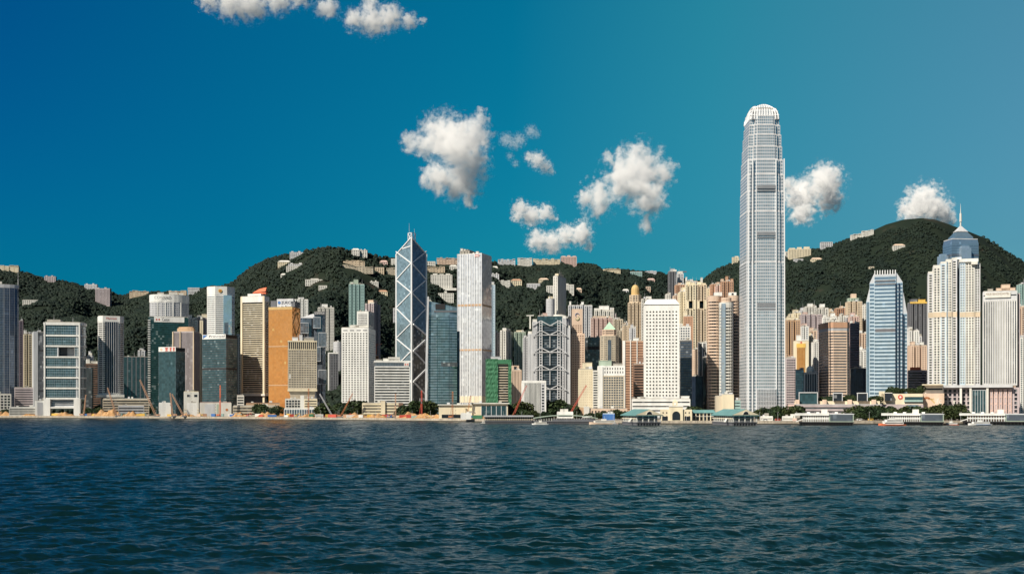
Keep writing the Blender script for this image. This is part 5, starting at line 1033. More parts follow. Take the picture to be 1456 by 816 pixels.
slope(1274.05, 1283.5, -B2 + 2, B2 - 8, t.hz(402), t.hz(387), t.hz(402) + .1); slope(1236.5, 1243.25, -B2 + 3, B2 - 9, t.hz(402), t.hz(402) + .1, t.hz(388)); slope(1283.55, 1290, -B2 + 4, B2 - 10, t.hz(446), t.hz(410), t.hz(446) + .1); slope(1231.6, 1236.45, -B2 + 8, B2 - 16, t.hz(428), t.hz(428) + .1, t.hz(408))
t.box('crown_band', lx(1243.3), lx(1274), t.hz(393), t.hz(390.5), 'silver', -B2 - .3, B2 - 6)
for k in range(9): x = lx(1244) + k * (lx(1273.2) - lx(1244)) / 8; t.box('roof_fin', x - .45, x + .45, t.hz(390.5), t.hz(384.5), 'whitemetal', -B2 - .2, -B2 + 14)
for y0, y1 in ((401, 398.5), (405.5, 403.5), (472, 467.5)): t.box('louvre_band', lx(1244.5), lx(1273), t.hz(y0), t.hz(y1), 'dgrey', -B2 - .3, -B2 + .5)
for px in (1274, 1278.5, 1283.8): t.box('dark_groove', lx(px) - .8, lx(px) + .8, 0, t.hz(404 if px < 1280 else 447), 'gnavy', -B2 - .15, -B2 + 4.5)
# --- flats in the gap right of it
t = flats('dark flats with yellow trim under construction cranes, right of the tapered tower', 1294, 1319, 430, 1950, 'dgrey', 'gsmoke', 6, None, ('c', 8, 3), ((.1, .45, 5, 'dgrey'), (.5, .9, 4, 'yellow')), ww=.5)
t.box('yellow_trim', -t.w/2, t.w/2, t.h - 2, t.h + 1, 'yellow', -t.b/2 - .5, -t.b/2 + .5)
flats('pink-beige flats half hidden behind the dark yellow trimmed flats', 1284, 1296, 446, 2060, 'pink', 'gwin', 6, None, ('c', 7, 2.5), ((.3, .7, 3, 'peach'),))
flats('bright white flats in front of the dark yellow trimmed flats', 1292, 1307, 470, 1850, 'white', 'gwin', 8, None, ('c', 8, 3), ((.1, .4, 5, 'white'),), ww=.4)
flats('peach flats with brown side and two roof boxes in the same gap', 1295, 1318, 491, 1790, 'peach', 'brown', 8, None, ('c', 9, 3.5), ((.1, .3, 5, 'peach'), (.6, .85, 4, 'white')), ww=.45)
t = tower('office_block', 'dark window banded block with a low red sign on its roof', 'office block', 1291, 1318, 527, 1640, style('ribbon', wall='mauve', glass='gblack', wh=.6), 5, 26)
t.box('red_sign', t.lx(1294), t.lx(1309), t.h + 1, t.h + 5, 'orangered', -t.b/2 + 2, -t.b/2 + 4)
# --- stepped hotel residences: two ribbed towers
s_ = style('punch', wall='offwhite', glass='gdark', bay=3.6, fl=3.4, ww=.55, wh=.6, r=.5, mx=.6)
s2 = dict(s_, wall='lgrey', ww=.62)
t = T('hotel_tower', 'white and pale blue ribbed hotel tower stepping up to the west', 'hotel', 1327, 1361, 1500, 6, 36); zb = t.hz(548)
segs = ((1319.8, 1327, 388, 5, s2), (1327.05, 1337.5, 379.5, 2.5, s_), (1337.55, 1345, 375, 1.2, dict(s_, wall='skyblue', glass='gslate', ww=.7)), (1345.05, 1353.5, 372, 0, s_), (1353.55, 1361, 370, 2.0, s2))
for a, b, yt, dy, ss in segs:
    t.wall(rrect(t.lx(a), t.lx(b), -t.b/2 + dy, t.b/2), zb, t.hz(yt), ss, 'ribbed_bay'); t.box('tan_band', t.lx(a) + .1, t.lx(b) - .1, t.hz(451), t.hz(444), 'beige', -t.b/2 + dy - .3, -t.b/2 + dy + .2)
    t.box('parapet', t.lx(a) + .1, t.lx(b) - .1, t.hz(yt), t.hz(yt) + 2.5, 'offwhite', -t.b/2 + dy, t.b/2 - 5)
t.box('glass_edge', t.lx(1346), t.lx(1347.6), zb, t.hz(373), 'gice', -t.b/2 - .5, -t.b/2 - .02)
t = T('hotel_tower', 'white and cream ribbed hotel tower with a flat overhanging roof, next to the stepped one', 'hotel', 1364.5, 1394, 1495, 5, 36)
for a, b, yt, dy, ss in ((1364.5, 1372.5, 373, 0, dict(s_, wall='skyblue', glass='gice', ww=.7)), (1372.55, 1386, 373, 1, dict(s_, wall='offwhite')), (1386.05, 1394, 375, 3, s2)):
    t.wall(rrect(t.lx(a), t.lx(b), -t.b/2 + dy, t.b/2), zb, t.hz(yt), ss, 'ribbed_bay'); t.box('tan_band', t.lx(a) + .1, t.lx(b) - .1, t.hz(451), t.hz(444), 'beige', -t.b/2 + dy - .3, -t.b/2 + dy + .2)
t.box('overhanging_roof', t.lx(1364), t.lx(1391), t.hz(373), t.hz(368.5), 'white', -t.b/2 - 1.5, t.b/2 - 4); t.box('roof_beam', t.lx(1381), t.lx(1390), t.hz(377), t.hz(373.2), 'offwhite', -t.b/2 - 3, -t.b/2 + 2)
t = T('linking_slab', 'dark recessed slab joining the two white ribbed hotel towers', 'hotel', 1358, 1367, 1530, 5, 20); t.wall(rect(t.w, t.b), 0, t.hz(369), style('curtain', wall='gslate', glass='gsmoke', span='gslate')); t.box('link_cap', -t.w/2, t.w/2, t.hz(369), t.hz(366), 'white')
# --- blue spired tower behind
t = T('spired_tower', 'blue glass tower with pyramid steps and a needle spire, behind the ribbed hotel towers', 'skyscraper', 1353.5, 1391.5, 1830, 6, xs=1340.5, dep=40)
s_ = style('curtain', wall='gsky', glass='gsky', span='gblue', bay=2.6, fl=4, ww=.95, wh=.85)
P = rect(t.w, t.b); h = t.hz(340)
t.wall(P, 0, t.hz(346), s_, 'curtain_wall'); MB().prism(P, t.hz(346), h, 0, sc(P, .94)).build('sloped_step', 'gsky', t.root); MB().prism(sc(P, .95), h, h + 1.4).build('step_band', 'lgrey', t.root)
P2 = sc(P, .70); MB().prism(P2, h + 1.4, t.hz(336)).prism(P2, t.hz(336), t.hz(328), 0, sc(P2, .52)).build('upper_step', 'gsky', t.root)
MB().prism(sc(P2, .60), t.hz(328), t.hz(327)).build('step_band', 'lgrey', t.root); MB().cone(sc(P2, .55), t.hz(327), (0, 0, t.hz(318))).build('pyramid_roof', 'lgrey', t.root)
MB().tube((0, 0, t.hz(322)), (0, 0, t.hz(313)), 1.4, 1.1).tube((0, 0, t.hz(313)), (0, 0, t.hz(301)), 2.0, 1.6).tube((0, 0, t.hz(301)), (0, 0, t.hz(287)), .7, .15).build('spire', 'offwhite', t.root)
for a, b, yt, yy in ((1341, 1352, 360, 12), (1364, 1378, 350, -3)):
    MB().box(t.lx(a), t.lx(b), -t.b/2 + yy - 4, -t.b/2 + yy + 8, 0, t.hz(yt + 3)).prism(rrect(t.lx(a) + 2, t.lx(b) - 2, -t.b/2 + yy - 2, -t.b/2 + yy + 6), t.hz(yt + 3), t.hz(yt)).build('turret', 'gice', t.root)
t.box('grey_band', -t.w/2 - .3, t.w/2 + .3, t.hz(364), t.hz(361), 'gslate', -t.b/2 - .4, t.b/2)
# --- waterfront hotel slab
t = T('hotel_tower', 'broad grey-white hotel slab of thin vertical ribs under a lettered roof panel', 'hotel', 1397.5, 1446.5, 1470, 4, 38)
h = t.hz(415); hb = t.hz(427)
t.wall(rect(t.w, t.b), t.hz(548), hb, style('punch', wall='lgrey', glass='gslate', span='gwin', bay=2.9, fl=3.3, ww=.5, wh=.62, r=.5, mx=.8)); t.wall(rect(t.w, t.b), hb, h, style('ribbon', wall='lgrey', wh=.2, fl=5.5), 'crown_wall'); t.roof(rect(t.w, t.b), h)
for k in range(16): x = -t.w/2 + .5 + k * (t.w - 1) / 15; t.box('rib', x - .35, x + .35, t.hz(548), hb, 'offwhite', -t.b/2 - .7, -t.b/2 - .02)
t.box('roof_panel', t.lx(1400.5), t.lx(1437), t.hz(424), t.hz(416.5), 'offwhite', -t.b/2 - 1.6, -t.b/2 - .05); t.text('FOUR SEASONS HOTEL', t.lx(1402), t.lx(1435), t.hz(420), t.hz(417.2), -t.b/2 - 1.8, 'brown')
t.plant(h + .9, ((.4, .95, 3.5, 'peach'), (.55, .8, 8, 'peach'), (.15, .3, 3, 'concrete')))
t.wall(rrect(t.w/2 + .05, t.w/2 + 3.4, -t.b/2 + 4, t.b/2), 0, t.hz(418), style('pier', wall='mauve', glass='gwin', bay=2), 'side_bay')
flats('sea-green flats cut by the picture edge behind the ribbed hotel slab', 1449.5, 1462, 404, 2080, 'aqua', 'gteal', 6, None, ('c', 7, 3), ())
flats('peach flats low behind the right end of the ribbed hotel slab', 1446, 1458, 436, 1900, 'peach', 'gwin', 6, None, ('c', 7, 3), ((.2, .5, 4, 'white'),))
flats('white balconied flats at the picture edge, below the peach ones', 1450, 1466, 480, 1700, 'white', 'gteal', 6, None, ('c', 7, 3), ())

# ------------------------------------------------------------------ hotel podium, mall and mural building
t = T('hotel_podium', 'long hotel podium with white columns, stone bays and a glazed green hall', 'podium', 1340, 1449.5, 1420, 4, 50); lx = t.lx
h = t.hz(551); t.wall(rect(t.w, t.b - 6, 0, 3), 0, h, style('punch', wall='mauve', glass='gdark', bay=5.5, fl=5, ww=.6, wh=.7, r=.6)); t.box('roof_slab', -t.w/2 - 1, t.lx(1440), h, t.hz(547.5), 'lgrey', -t.b/2 - 2, t.b/2)
for px in (1366.5, 1380.5, 1404.5): t.box('column', lx(px) - 1.3, lx(px) + 1.3, 0, h, 'offwhite', -t.b/2 - 1, -t.b/2 + 2)
t.wall(rrect(lx(1383), lx(1402.5), -t.b/2 + 1, -t.b/2 + 5.9), 0, h - 3, style('curtain', wall='steel', glass='gteal', span='gteal', bay=3.2, fl=4.4, ww=.85), 'glazed_hall'); t.box('white_window', lx(1347), lx(1349), t.hz(574), t.hz(569), 'offwhite', -t.b/2 + 5.4, -t.b/2 + 6.1); t.box('white_window', lx(1356), lx(1358), t.hz(574), t.hz(569), 'offwhite', -t.b/2 + 5.4, -t.b/2 + 6.1)
for k in range(5): t.wall(rrect(lx(1408 + k * 6.6), lx(1412.6 + k * 6.6), -t.b/2 + 3.5, -t.b/2 + 6), 0, h - 2, style('punch', wall='pink', glass='mauve', bay=9, fl=8.5, ww=.75, wh=.75), 'stone_bay')
t.box('base_canopy', -t.w/2, t.w/2 - 6, 3.5, 5, 'dgrey', -t.b/2 - 1, -t.b/2 + 4)
t = T('mural_building', 'pale peach blank wall building painted with a curling red and gold ribbon', 'mall', 1313, 1342.5, 1400, 4, 40); lx = t.lx
h = t.hz(559); t.wall(rect(t.w, t.b), 0, h, style('blank', wall='peach')); t.wall(rect(t.w * .96, t.b * .7, 0, 4), h, t.hz(547.5), style('ribbon', wall='offwhite', glass='gdark', wh=.35, fl=5), 'upper_stage'); t.box('upper_roof', lx(1311.5), lx(1341.5), t.hz(547.5), t.hz(546), 'cream', -t.b/2 - 1, t.b/2 - 8)
def stroke(name, pts, w, mat):
    mb = MB()
    for p, q in zip(pts, pts[1:]): mb.bar((lx(p[0]), -t.b/2 - .12, t.hz(p[1])), (lx(q[0]), -t.b/2 - .12, t.hz(q[1])), .2, w, up=(0, 0, 1) if abs(q[0] - p[0]) > .3 else (1, 0, 0))
    mb.build(name, mat, t.root)
stroke('mural_red', [(1314.5, 567), (1316, 565.5), (1318, 565), (1320, 565.8), (1322, 567)], 2.6, 'rust'); stroke('mural_gold', [(1320, 566), (1323, 567), (1326, 569.5), (1329, 573)], 1.5, 'gold'); stroke('mural_gold', [(1323, 567), (1326, 567.5), (1328, 566.5)], 1.1, 'gold')
t.text('ifc', lx(1330.5), lx(1339), t.hz(574), t.hz(566), -t.b/2 - .2, 'offwhite')
t = T('mall', 'long low shopping mall with pinkish lower wall, cream upper wall and a red round sign', 'mall', 1253.5, 1312.8, 1395, 4, 40); lx = t.lx
t.wall(rect(t.w, t.b), 0, t.hz(574.5), style('blank', wall='mauve'), 'lower_wall'); t.wall(rect(t.w, t.b - 8, 0, 4), t.hz(574.5), t.hz(559.5), style('blank', wall='cream'), 'upper_wall')
t.box('window_band', lx(1287), lx(1312.5), t.hz(568.2), t.hz(564), 'gteal', -t.b/2 + 7.7, -t.b/2 + 8.2); t.box('window_band', lx(1287), lx(1312.5), t.hz(573.5), t.hz(571.5), 'gsmoke', -t.b/2 + 7.7, -t.b/2 + 8.2); t.box('ledge', lx(1286), lx(1312.7), t.hz(571), t.hz(568.5), 'aqua', -t.b/2 + 6, -t.b/2 + 8.3)
MB().tube((lx(1280.7), -t.b/2 + 8, t.hz(564.3)), (lx(1280.7), -t.b/2 + 7.5, t.hz(564.3)), 2.9, 2.9, 16).build('red_round_sign', 'red', t.root); MB().tube((lx(1280.7), -t.b/2 + 7.5, t.hz(564.3)), (lx(1280.7), -t.b/2 + 7.3, t.hz(564.3)), 1.2, 1.2, 10).build('sign_mark', 'white', t.root)
t.box('glass_cube', lx(1258), lx(1268.5), t.hz(569.5), t.hz(559), 'gdark', -t.b/2, -t.b/2 + 9); t.box('cube_frame', lx(1257.4), lx(1269), t.hz(559), t.hz(558), 'offwhite', -t.b/2 - .5, -t.b/2 + 9); t.box('stair_drum', lx(1250), lx(1258), t.hz(574), t.hz(556), 'cream', -t.b/2 + 8, 0); t.box('side_window', lx(1290), lx(1306), t.hz(581), t.hz(575.5), 'gpale', -t.b/2 - .2, -t.b/2 + .2)
t = T('mall', 'long low shopping mall with roof terrace of glass boxes and dark window row', 'mall', 1121, 1253.4, 1385, 4, 44); lx = t.lx
t.wall(rect(t.w, t.b), 0, t.hz(575.5), style('ribbon', wall='mauve', glass='gsmoke', wh=.5, fl=5, mx=12, r=.5), 'lower_wall'); t.box('terrace_wall', lx(1130), lx(1252), t.hz(575.5), t.hz(570), 'cream', -t.b/2 + 10, t.b/2 - 4); t.box('terrace_rail', -t.w/2, t.w/2, t.hz(575.5), t.hz(574.6), 'lgrey', -t.b/2 - .3, -t.b/2 + .5)
for a, b, y0, y1 in ((1137, 1162.5, 574, 558.5), (1186, 1198, 570, 559.5), (1220.5, 1233.5, 570, 559.5)):
    t.box('glass_box', lx(a), lx(b), t.hz(y0), t.hz(y1), 'gteal' if a < 1150 else 'gdark', -t.b/2 + 6, -t.b/2 + 16); 
    mb = MB(); 
    mb.box(lx(a) - .8, lx(b) + .8, -t.b/2 + 5, -t.b/2 + 16.5, t.hz(y1), t.hz(y1) + 1).box(lx(a) - .8, lx(a), -t.b/2 + 5, -t.b/2 + 6, t.hz(y0), t.hz(y1)).box(lx(b), lx(b) + .8, -t.b/2 + 5, -t.b/2 + 6, t.hz(y0), t.hz(y1)); mb.build('box_frame', 'lgrey', t.root)
t.box('stone_end', -t.w/2 - .5, lx(1131), 0, t.hz(575) + .3, 'pink', -t.b/2 - .6, 4)
for a in (1131, 1170, 1206, 1240): t.box('terrace_pavilion', lx(a), lx(a + 6), t.hz(574.5), t.hz(568), 'peach', -t.b/2 + 2, -t.b/2 + 9)
# ================================================================== houses and flats on the hills
def hh(kind, lab, x0, x1, yt, yb, wl='white', st='house', phi=0, dep=13, rmat='concrete', roofs=(), pitched=None, cat='house', group=None, **k):
    wl = {'white': 'offwhite', 'offwhite': 'lgrey'}.get(wl, wl); D = hill_D((x0 + x1) / 2, yb) - 7; zb = gz(yb, D)
    t = T(kind, lab, cat, x0, x1, D, phi, dep, None, zb - 9, group, .3)
    h = t.hz(yt + (yb - yt) * .12); P = rect(t.w, t.b)
    if pitched:
        hr = min(4.5, h * .35); t.wall(P, 0, h - hr, style(st, wall=wl, **k)); MB().prism(rect(t.w + 1.4, t.b + 1.4), h - hr, h, 0, rect(t.w * .6, t.b * .15)).build('roof', pitched, t.root)
    else:
        t.wall(P, 0, h, style(st, wall=wl, **k)); t.roof(P, h, .7, rmat, 'roof', 1.02)
        for f0, f1, hh_ in roofs: t.box('roof_box', -t.w/2 + f0 * t.w, -t.w/2 + f1 * t.w, h + .7, h + .7 + hh_, wl, -t.b*.3, t.b*.3)
    return t
RB = ((.1, .25, 2.5), (.6, .75, 3))
def terrace(lab, x0, x1, yt, yb, wl, n, slope=0, **k):
    """a run of joined houses along a road: one building with a stepped roofline"""
    wl = {'white': 'offwhite', 'offwhite': 'lgrey'}.get(wl, wl); D = hill_D((x0 + x1) / 2, yb) - 7; t = T('terraced_houses', lab, 'houses', x0, x1, D, k.get('phi', 0), 12, None, gz(yb, D) - 9, None, .3)
    rr_ = np.random.default_rng(int(x0)); w = t.w / n
    for i in range(n):
        a, b = -t.w/2 + i * w, -t.w/2 + (i + .86) * w; zt = t.hz(yt) + rr_.uniform(-1.5, 1.5) + slope * (i - n/2)
        t.wall(rrect(a, b, -t.b/2 + rr_.uniform(0, 2), t.b/2), 0, zt, style('house', wall=wl, bay=3.4, ww=.55), 'house_wall'); t.box('roof_parapet', a - .2, b + .2, zt, zt + 1.2, wl, -t.b/2, t.b/2)
    t.box('party_wall', -t.w/2, t.w/2, 0, t.hz(yt) - 3, wl, t.b/2 - 3, t.b/2 - .5); return t
terrace('cream house row on the easternmost ridge top, at the picture edge', 0, 27, 378, 386, 'cream', 4)
hh('house', 'lone grey house on a dip of the eastern ridge', 63, 79, 392, 401, 'mauve', roofs=RB)
hh('house', 'white two storey box house half way up the eastern slope', 32, 54, 425.5, 433, 'white', phi=6)
hh('apartment_block', 'rounded white flats on the ridge east of the ridge-top tower block', 120, 138, 403.5, 412, 'offwhite', 'resi', roofs=RB, cat='apartment block')
hh('residential_tower', 'ridge slab block with a yellow cream end and dark windowed front', 135.5, 156, 407.5, 431, 'mauve', 'resi', cat='apartment block', phi=-14, dep=14, roofs=RB, ww=.75, glass='gsmoke')
terrace('sandy house row left along the dip between the two hills', 184, 212, 414, 421, 'beige', 7)
terrace('sandy houses on the skyline right of the oval white hotel', 240, 265, 414, 420, 'beige', 6)
hh('round_house', 'stacked round grey building on the skyline at the hill saddle', 267, 284, 408, 418, 'lgrey', 'ribbon', dep=24, cat='villa', wh=.4)
hh('villa', 'cream villa on the upper east flank of the middle hill', 395, 413, 369, 376, 'cream', pitched='offwhite', cat='villa')
hh('villa', 'long white flat roofed villa just below the cream villa', 410, 435, 375, 379, 'offwhite', cat='villa', roofs=RB)
hh('villa', 'small white villa under the long flat roofed villa', 407, 424, 378, 382, 'white', cat='villa')
hh('house', 'tiny lone white house on the bare east flank', 399, 406, 388, 391.5, 'white', pitched='offwhite')
hh('villa', 'pale villa cluster with gables at the top of the east shoulder', 412, 432, 358, 364.5, 'offwhite', roofs=RB, cat='villa', phi=10)
hh('house', 'long white low house in mid forest, tiered in two', 434, 459, 397, 401.5, 'white', roofs=((.3, .75, 2.5),))
hh('house', 'small white house below the tiered long one', 453, 465, 405.5, 410, 'white')
terrace('upper tier of the stone coloured terrace on the hill front', 488, 519, 371.5, 377, 'beige', 8)
terrace('lower tier of the stone coloured terrace on the hill front', 487, 531, 378.5, 384, 'stone', 11, -.5)
hh('villa', 'white villa with many gables on the very top of the middle hill', 500, 511, 352, 359, 'white', pitched='offwhite', cat='villa')
hh('villa', 'white flat roofed villa on the very top of the middle hill', 511.5, 522, 355, 361.5, 'white', roofs=RB, cat='villa')
hh('house', 'pale pink cube house high on the slope by the braced tower', 540, 551, 369, 376, 'pink', pitched='pink')
hh('house', 'sandy round-ended house below the pink cube house', 533, 546, 379.5, 386, 'beige')
hh('apartment_block', 'two slim white blocks as one, against the braced tower, high up', 556, 565, 367, 376, 'white', 'resi', cat='apartment block')
terrace('weathered terrace running into the braced tower', 549.5, 565, 381, 390, 'stone', 5)
hh('house', 'tiny white house in the woods above the sea-green flats', 526, 538, 400, 404, 'white', roofs=RB)
hh('villa', 'low villa with an orange tiled roof in the woods', 537, 551, 411.5, 416.5, 'cream', pitched='orange', cat='villa')
hh('house', 'sliver of white house at the left side of the braced tower', 559, 565, 435, 460, 'offwhite', 'resi')
t = hh('apartment_block', 'broad white apartment block between the braced tower and the silver tower', 612.5, 643, 388.5, 408, 'white', 'resi', roofs=((.1, .3, 3), (.4, .6, 2), (.7, .9, 3)), cat='apartment block', dep=18, bay=4.2)
t.box('base_terrace', -t.w*.48, t.w*.7, 0, 6, 'offwhite', -t.b/2 - 6, t.b/2)
terrace('beige terrace right behind the broad white apartment block', 608, 633, 380, 387, 'beige', 6)
terrace('tan apartment row on the skyline left of the silver tower', 621, 651, 367.5, 376, 'peach', 7)
hh('house', 'white gabled house beside the silver tower, below the tan skyline row', 639, 650, 375.5, 383, 'white', pitched='offwhite')
hh('house', 'low white house on the skyline next to the braced tower', 606, 619, 371.5, 374.5, 'white')
hh('school', 'white boxy building with a small cross-like block on its roof, above the teal tower', 623, 645, 415.5, 427, 'white', 'house', dep=22, roofs=((.4, .55, 5),), cat='school')
tower('residential_tower', 'grey green flats in the gap between braced tower and teal tower', 'apartment block', 604, 614, 428, 2150, RS(wall='sage', glass='gdark'), 2, 20, poly=('c', 6, 2.5))
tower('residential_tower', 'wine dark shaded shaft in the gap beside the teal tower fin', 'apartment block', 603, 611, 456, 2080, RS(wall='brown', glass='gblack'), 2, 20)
terrace('white house row on the skyline just right of the silver tower', 708, 733, 369.5, 374.5, 'offwhite', 6)
terrace('white house row on the skyline in the middle stretch', 736, 757, 367.5, 374, 'white', 5)
terrace('beige house row on the skyline next to the largest ridge flats', 758, 797, 369, 376, 'cream', 9)
hh('apartment_block', 'largest ridge flats, brownish pink and several storeys high', 797.5, 820, 363.5, 377, 'pink', 'resi', roofs=((.05, .3, 2), (.4, .6, 3.5), (.75, .95, 2)), cat='apartment block', dep=16, r=.9, ww=.7)
hh('house', 'white house beside the dark flank of the silver tower', 699, 708, 377.5, 383, 'white', pitched='offwhite')
hh('house', 'grey house under the white one by the silver tower flank', 699, 709.5, 389, 395, 'lgrey', roofs=RB)
terrace('white villas stepping up beside an orange roofed block', 708, 726, 399.5, 406, 'white', 4)
hh('villa', 'cream block with orange tiled roofs at the end of the white villas', 726.5, 742, 395, 406, 'cream', pitched='orange', cat='villa')
hh('apartment_block', 'white many sided flats alone in the forest', 749, 768, 402, 412, 'offwhite', 'resi', cat='apartment block', dep=18)
hh('villa', 'cream villa with a low tan roof above the slim tall flats', 766, 780, 394.5, 398.5, 'cream', pitched='peach', cat='villa')
hh('apartment_block', 'white block on the left side of the tallest slim flats', 777, 788, 405, 416, 'white', 'resi', cat='apartment block')
hh('apartment_block', 'white block on the right side of the tallest slim flats', 803.5, 816, 403.5, 415, 'white', 'resi', roofs=((.0, .4, 2.5),), cat='apartment block')
hh('house', 'pinkish gabled cottage right of the tallest slim flats', 819, 827, 408.5, 412, 'peach', pitched='peach')
terrace('pale cottages on the thinning west skyline', 856, 883, 383, 387, 'cream', 5)
hh('house', 'long flat white house on the western skyline', 896, 913, 386, 391, 'aqua', rmat='lgrey')
terrace('white houses on the western skyline above the golden dome', 915, 934, 386, 390.5, 'offwhite', 4)
hh('house', 'white cottage on the slope left of the golden dome', 885, 894, 410, 415, 'offwhite', pitched='offwhite')
hh('house', 'pinkish pale house on the slope right of the golden dome', 913, 925, 407, 412, 'peach')
hh('house', 'reddish house high above the golden dome', 920, 931, 395, 398.5, 'pink', pitched='pink')
hh('villa', 'cream villa on the flank touching the tallest tower', 1041, 1051, 365, 373, 'cream', cat='villa', phi=-8, roofs=((.4, .9, 3),))
hh('apartment_block', 'cream apartment row climbing the ridge right of the tallest tower', 1121, 1153, 353, 365, 'cream', 'resi', phi=-3, roofs=((.05, .3, 3), (.4, .6, 5), (.7, .95, 6)), cat='apartment block', ww=.65)
hh('house', 'little white house against the tallest tower on the ridge', 1116.5, 1121, 357, 365, 'white')
hh('ruin', 'open grey concrete frame on the ridge past the cream row', 1167, 1184, 343.5, 352, 'lgrey', 'house', cat='building', ww=.7, wh=.6)
hh('house', 'grey low house in the woods below the cream ridge row', 1129, 1142, 368, 371.5, 'lgrey')
hh('villa', 'cream low villa in the woods below the cream ridge row', 1153, 1169, 365.5, 370.5, 'cream', cat='villa', pitched='peach')
terrace('lower white villas climbing towards the high hilltop', 1210, 1225, 333, 339, 'white', 4, 1.2)
terrace('upper white villas climbing towards the high hilltop', 1226, 1243, 327.5, 335, 'white', 4, 1.2)
hh('villa', 'lone white villa with an orange rim on the high hill face', 1270, 1287, 346, 352, 'white', pitched='peach', cat='villa')
hh('house', 'pale hut on the slope above the tapered tower', 1236, 1243, 379, 382, 'stone')

# ------------------------------------------------------------------ more flats packed at the hill foot
i_ = 0
for lab, xa, xb, yt, D, wl, gl in (
    ('cream flats between the white many storey blocks, left of the sandy stepped tower', 816, 826, 447, 2330, 'cream', 'gwin'),
    ('mauve flats filling the gap behind the pyramid roof', 862, 874, 468, 2180, 'mauve', 'gwin'),
    ('dusky flats filling the gap behind orange banded tower', 880, 892, 470, 2200, 'stone', 'gsmoke'),
    ('beige flats half hidden right of the gold domed tower', 905, 917, 436, 2330, 'beige', 'gwin'),
    ('pale flats above the ochre flats near the tallest tower', 1117, 1127, 462, 2200, 'offwhite', 'gwin'),
    ('blush flats behind the white slim flats near the brown octagonal tower', 1150, 1162, 470, 1930, 'peach', 'gwin'),
    ('white flats just above the terracotta crown of the brown octagonal tower', 1178, 1192, 455, 1940, 'offwhite', 'gsmoke'),
    ('rose flats behind the purple-brown slab', 1208, 1222, 450, 1990, 'pink', 'gwin'),
    ('tan flats in the gap just left of the tapered tower', 1222, 1234, 456, 2080, 'tan', 'gwin'),
    ('tan flats between tapered tower and ribbed hotel towers', 1306, 1321, 462, 2020, 'beige', 'gwin'),
    ('rust flats low in the gap right of the tapered tower', 1290, 1300, 500, 1830, 'orange', 'gwin'),
    ('grey flats behind the white ribbed harbour tower', 124, 131, 505, 2000, 'lgrey', 'gwin'),
    ('cream slim flats touching the west flank of the tallest tower, above the ochre ones', 1121, 1129, 449, 2250, 'cream', 'gwin'),
    ('grey slim flats between the pale cream flats and the white twin flats', 1138, 1146, 441, 2230, 'lgrey', 'gsmoke'),
    ('beige slim flats in the dip between the white twins and the terracotta flats', 1178, 1187, 443, 2220, 'beige', 'gwin'),
    ('pinkish slim flats just behind the stepped pink turret', 1224, 1231, 444, 2190, 'peach', 'gwin'),
    ('off white slim flats over the roof of the brown octagonal tower', 1194, 1203, 449, 2010, 'offwhite', 'gsmoke'),
    ('dark grey slim flats over the right end of the brown octagonal tower', 1202, 1209, 452, 2005, 'grey', 'gsmoke'),
    ('cream slim flats rising behind the round white dome', 1150, 1157, 478, 1880, 'cream', 'gwin'),
    ('pale slim flats between the dark yellow trimmed flats and ribbed hotel', 1312, 1321, 444, 2150, 'offwhite', 'gwin'),
    ('grey slim flats low behind the bright white flats in the western gap', 1303, 1311, 478, 1900, 'lgrey', 'gwin'),
    ('beige slim flats over the left shoulder of the orange banded tower', 886, 893, 463, 2120, 'beige', 'gwin'),
    ('grey slim flats over the middle of the orange banded tower', 896, 904, 466, 2090, 'lgrey', 'gsmoke'),
    ('mauve slim flats between the pink flats and the stone grey flats', 869, 876, 447, 2330, 'mauve', 'gwin'),
    ('grey slim flats in the narrow gap left of the trussed bank', 744, 751, 480, 2120, 'lgrey', 'gsmoke'),
    ('stone slim flats behind the pair of pierced towers, on the dark street side', 1000, 1009, 418, 2300, 'stone', 'gwin'),
    ('white slim flats under the salmon red topped ones', 953, 960, 430, 2150, 'offwhite', 'gwin'),
    ('tan slim flats beside the grey green flats left of the teal tower', 598, 606, 470, 2120, 'tan', 'gsmoke'),
    ('grey low flats among the trees between striped hotel and green slab', 196, 206, 498, 2250, 'lgrey', 'gwin')):
    flats(lab, xa, xb, yt, D, wl, gl, 5, None, ('c', 6, 2.5), ((.2, .6, 3 + i_ % 4, wl),)); i_ += 1

# ================================================================== piers
def piles(t, n, x0=None, x1=None, name='pier_deck', mat='concrete'):
    x0 = -t.w/2 if x0 is None else x0; x1 = t.w/2 if x1 is None else x1
    mb = MB().box(x0, x1, -t.b/2, t.b/2, 2.6, 3.6)
    for k in range(n):
        x = x0 + 1 + (x1 - x0 - 2) * k / (n - 1)
        for y in (-t.b/2 + 1, 0, t.b/2 - 1): mb.box(x - .5, x + .5, y - .5, y + .5, -3, 2.6)
    mb.box(x0 + .5, x1 - .5, -t.b/2 + 3, t.b/2, -3, 2.6); return mb.build(name, mat, t.root)
t = T('pier', 'long dark open pier shed with a flat grey roof and a row of posts', 'pier', 689, 757, 1225, 2, 24, z=0); piles(t, 30, mat='dgrey')
t.box('roof', -t.w/2 - 1, t.w/2 + 1, t.hz(592.5), t.hz(590.5), 'grey', -t.b/2 - 1.5, t.b/2); t.box('back_wall', -t.w/2, t.w/2, 3.6, t.hz(592.5), 'dgrey', t.b/2 - 8, t.b/2 - 6)
for k in range(22): x = -t.w/2 + 1 + k * (t.w - 2) / 21; t.box('post', x - .35, x + .35, 3.6, t.hz(592.5), 'stone', -t.b/2 + .3, -t.b/2 + 1)
t.box('lower_rail', -t.w/2, t.w/2, 4.4, 4.9, 'stone', -t.b/2 + .1, -t.b/2 + .3)
t = T('pier', 'long pier with a bowed pale green-grey roof and crowded open deck', 'pier', 758, 850, 1200, 2, 26, z=0); piles(t, 36, mat='dgrey')
mb = MB()
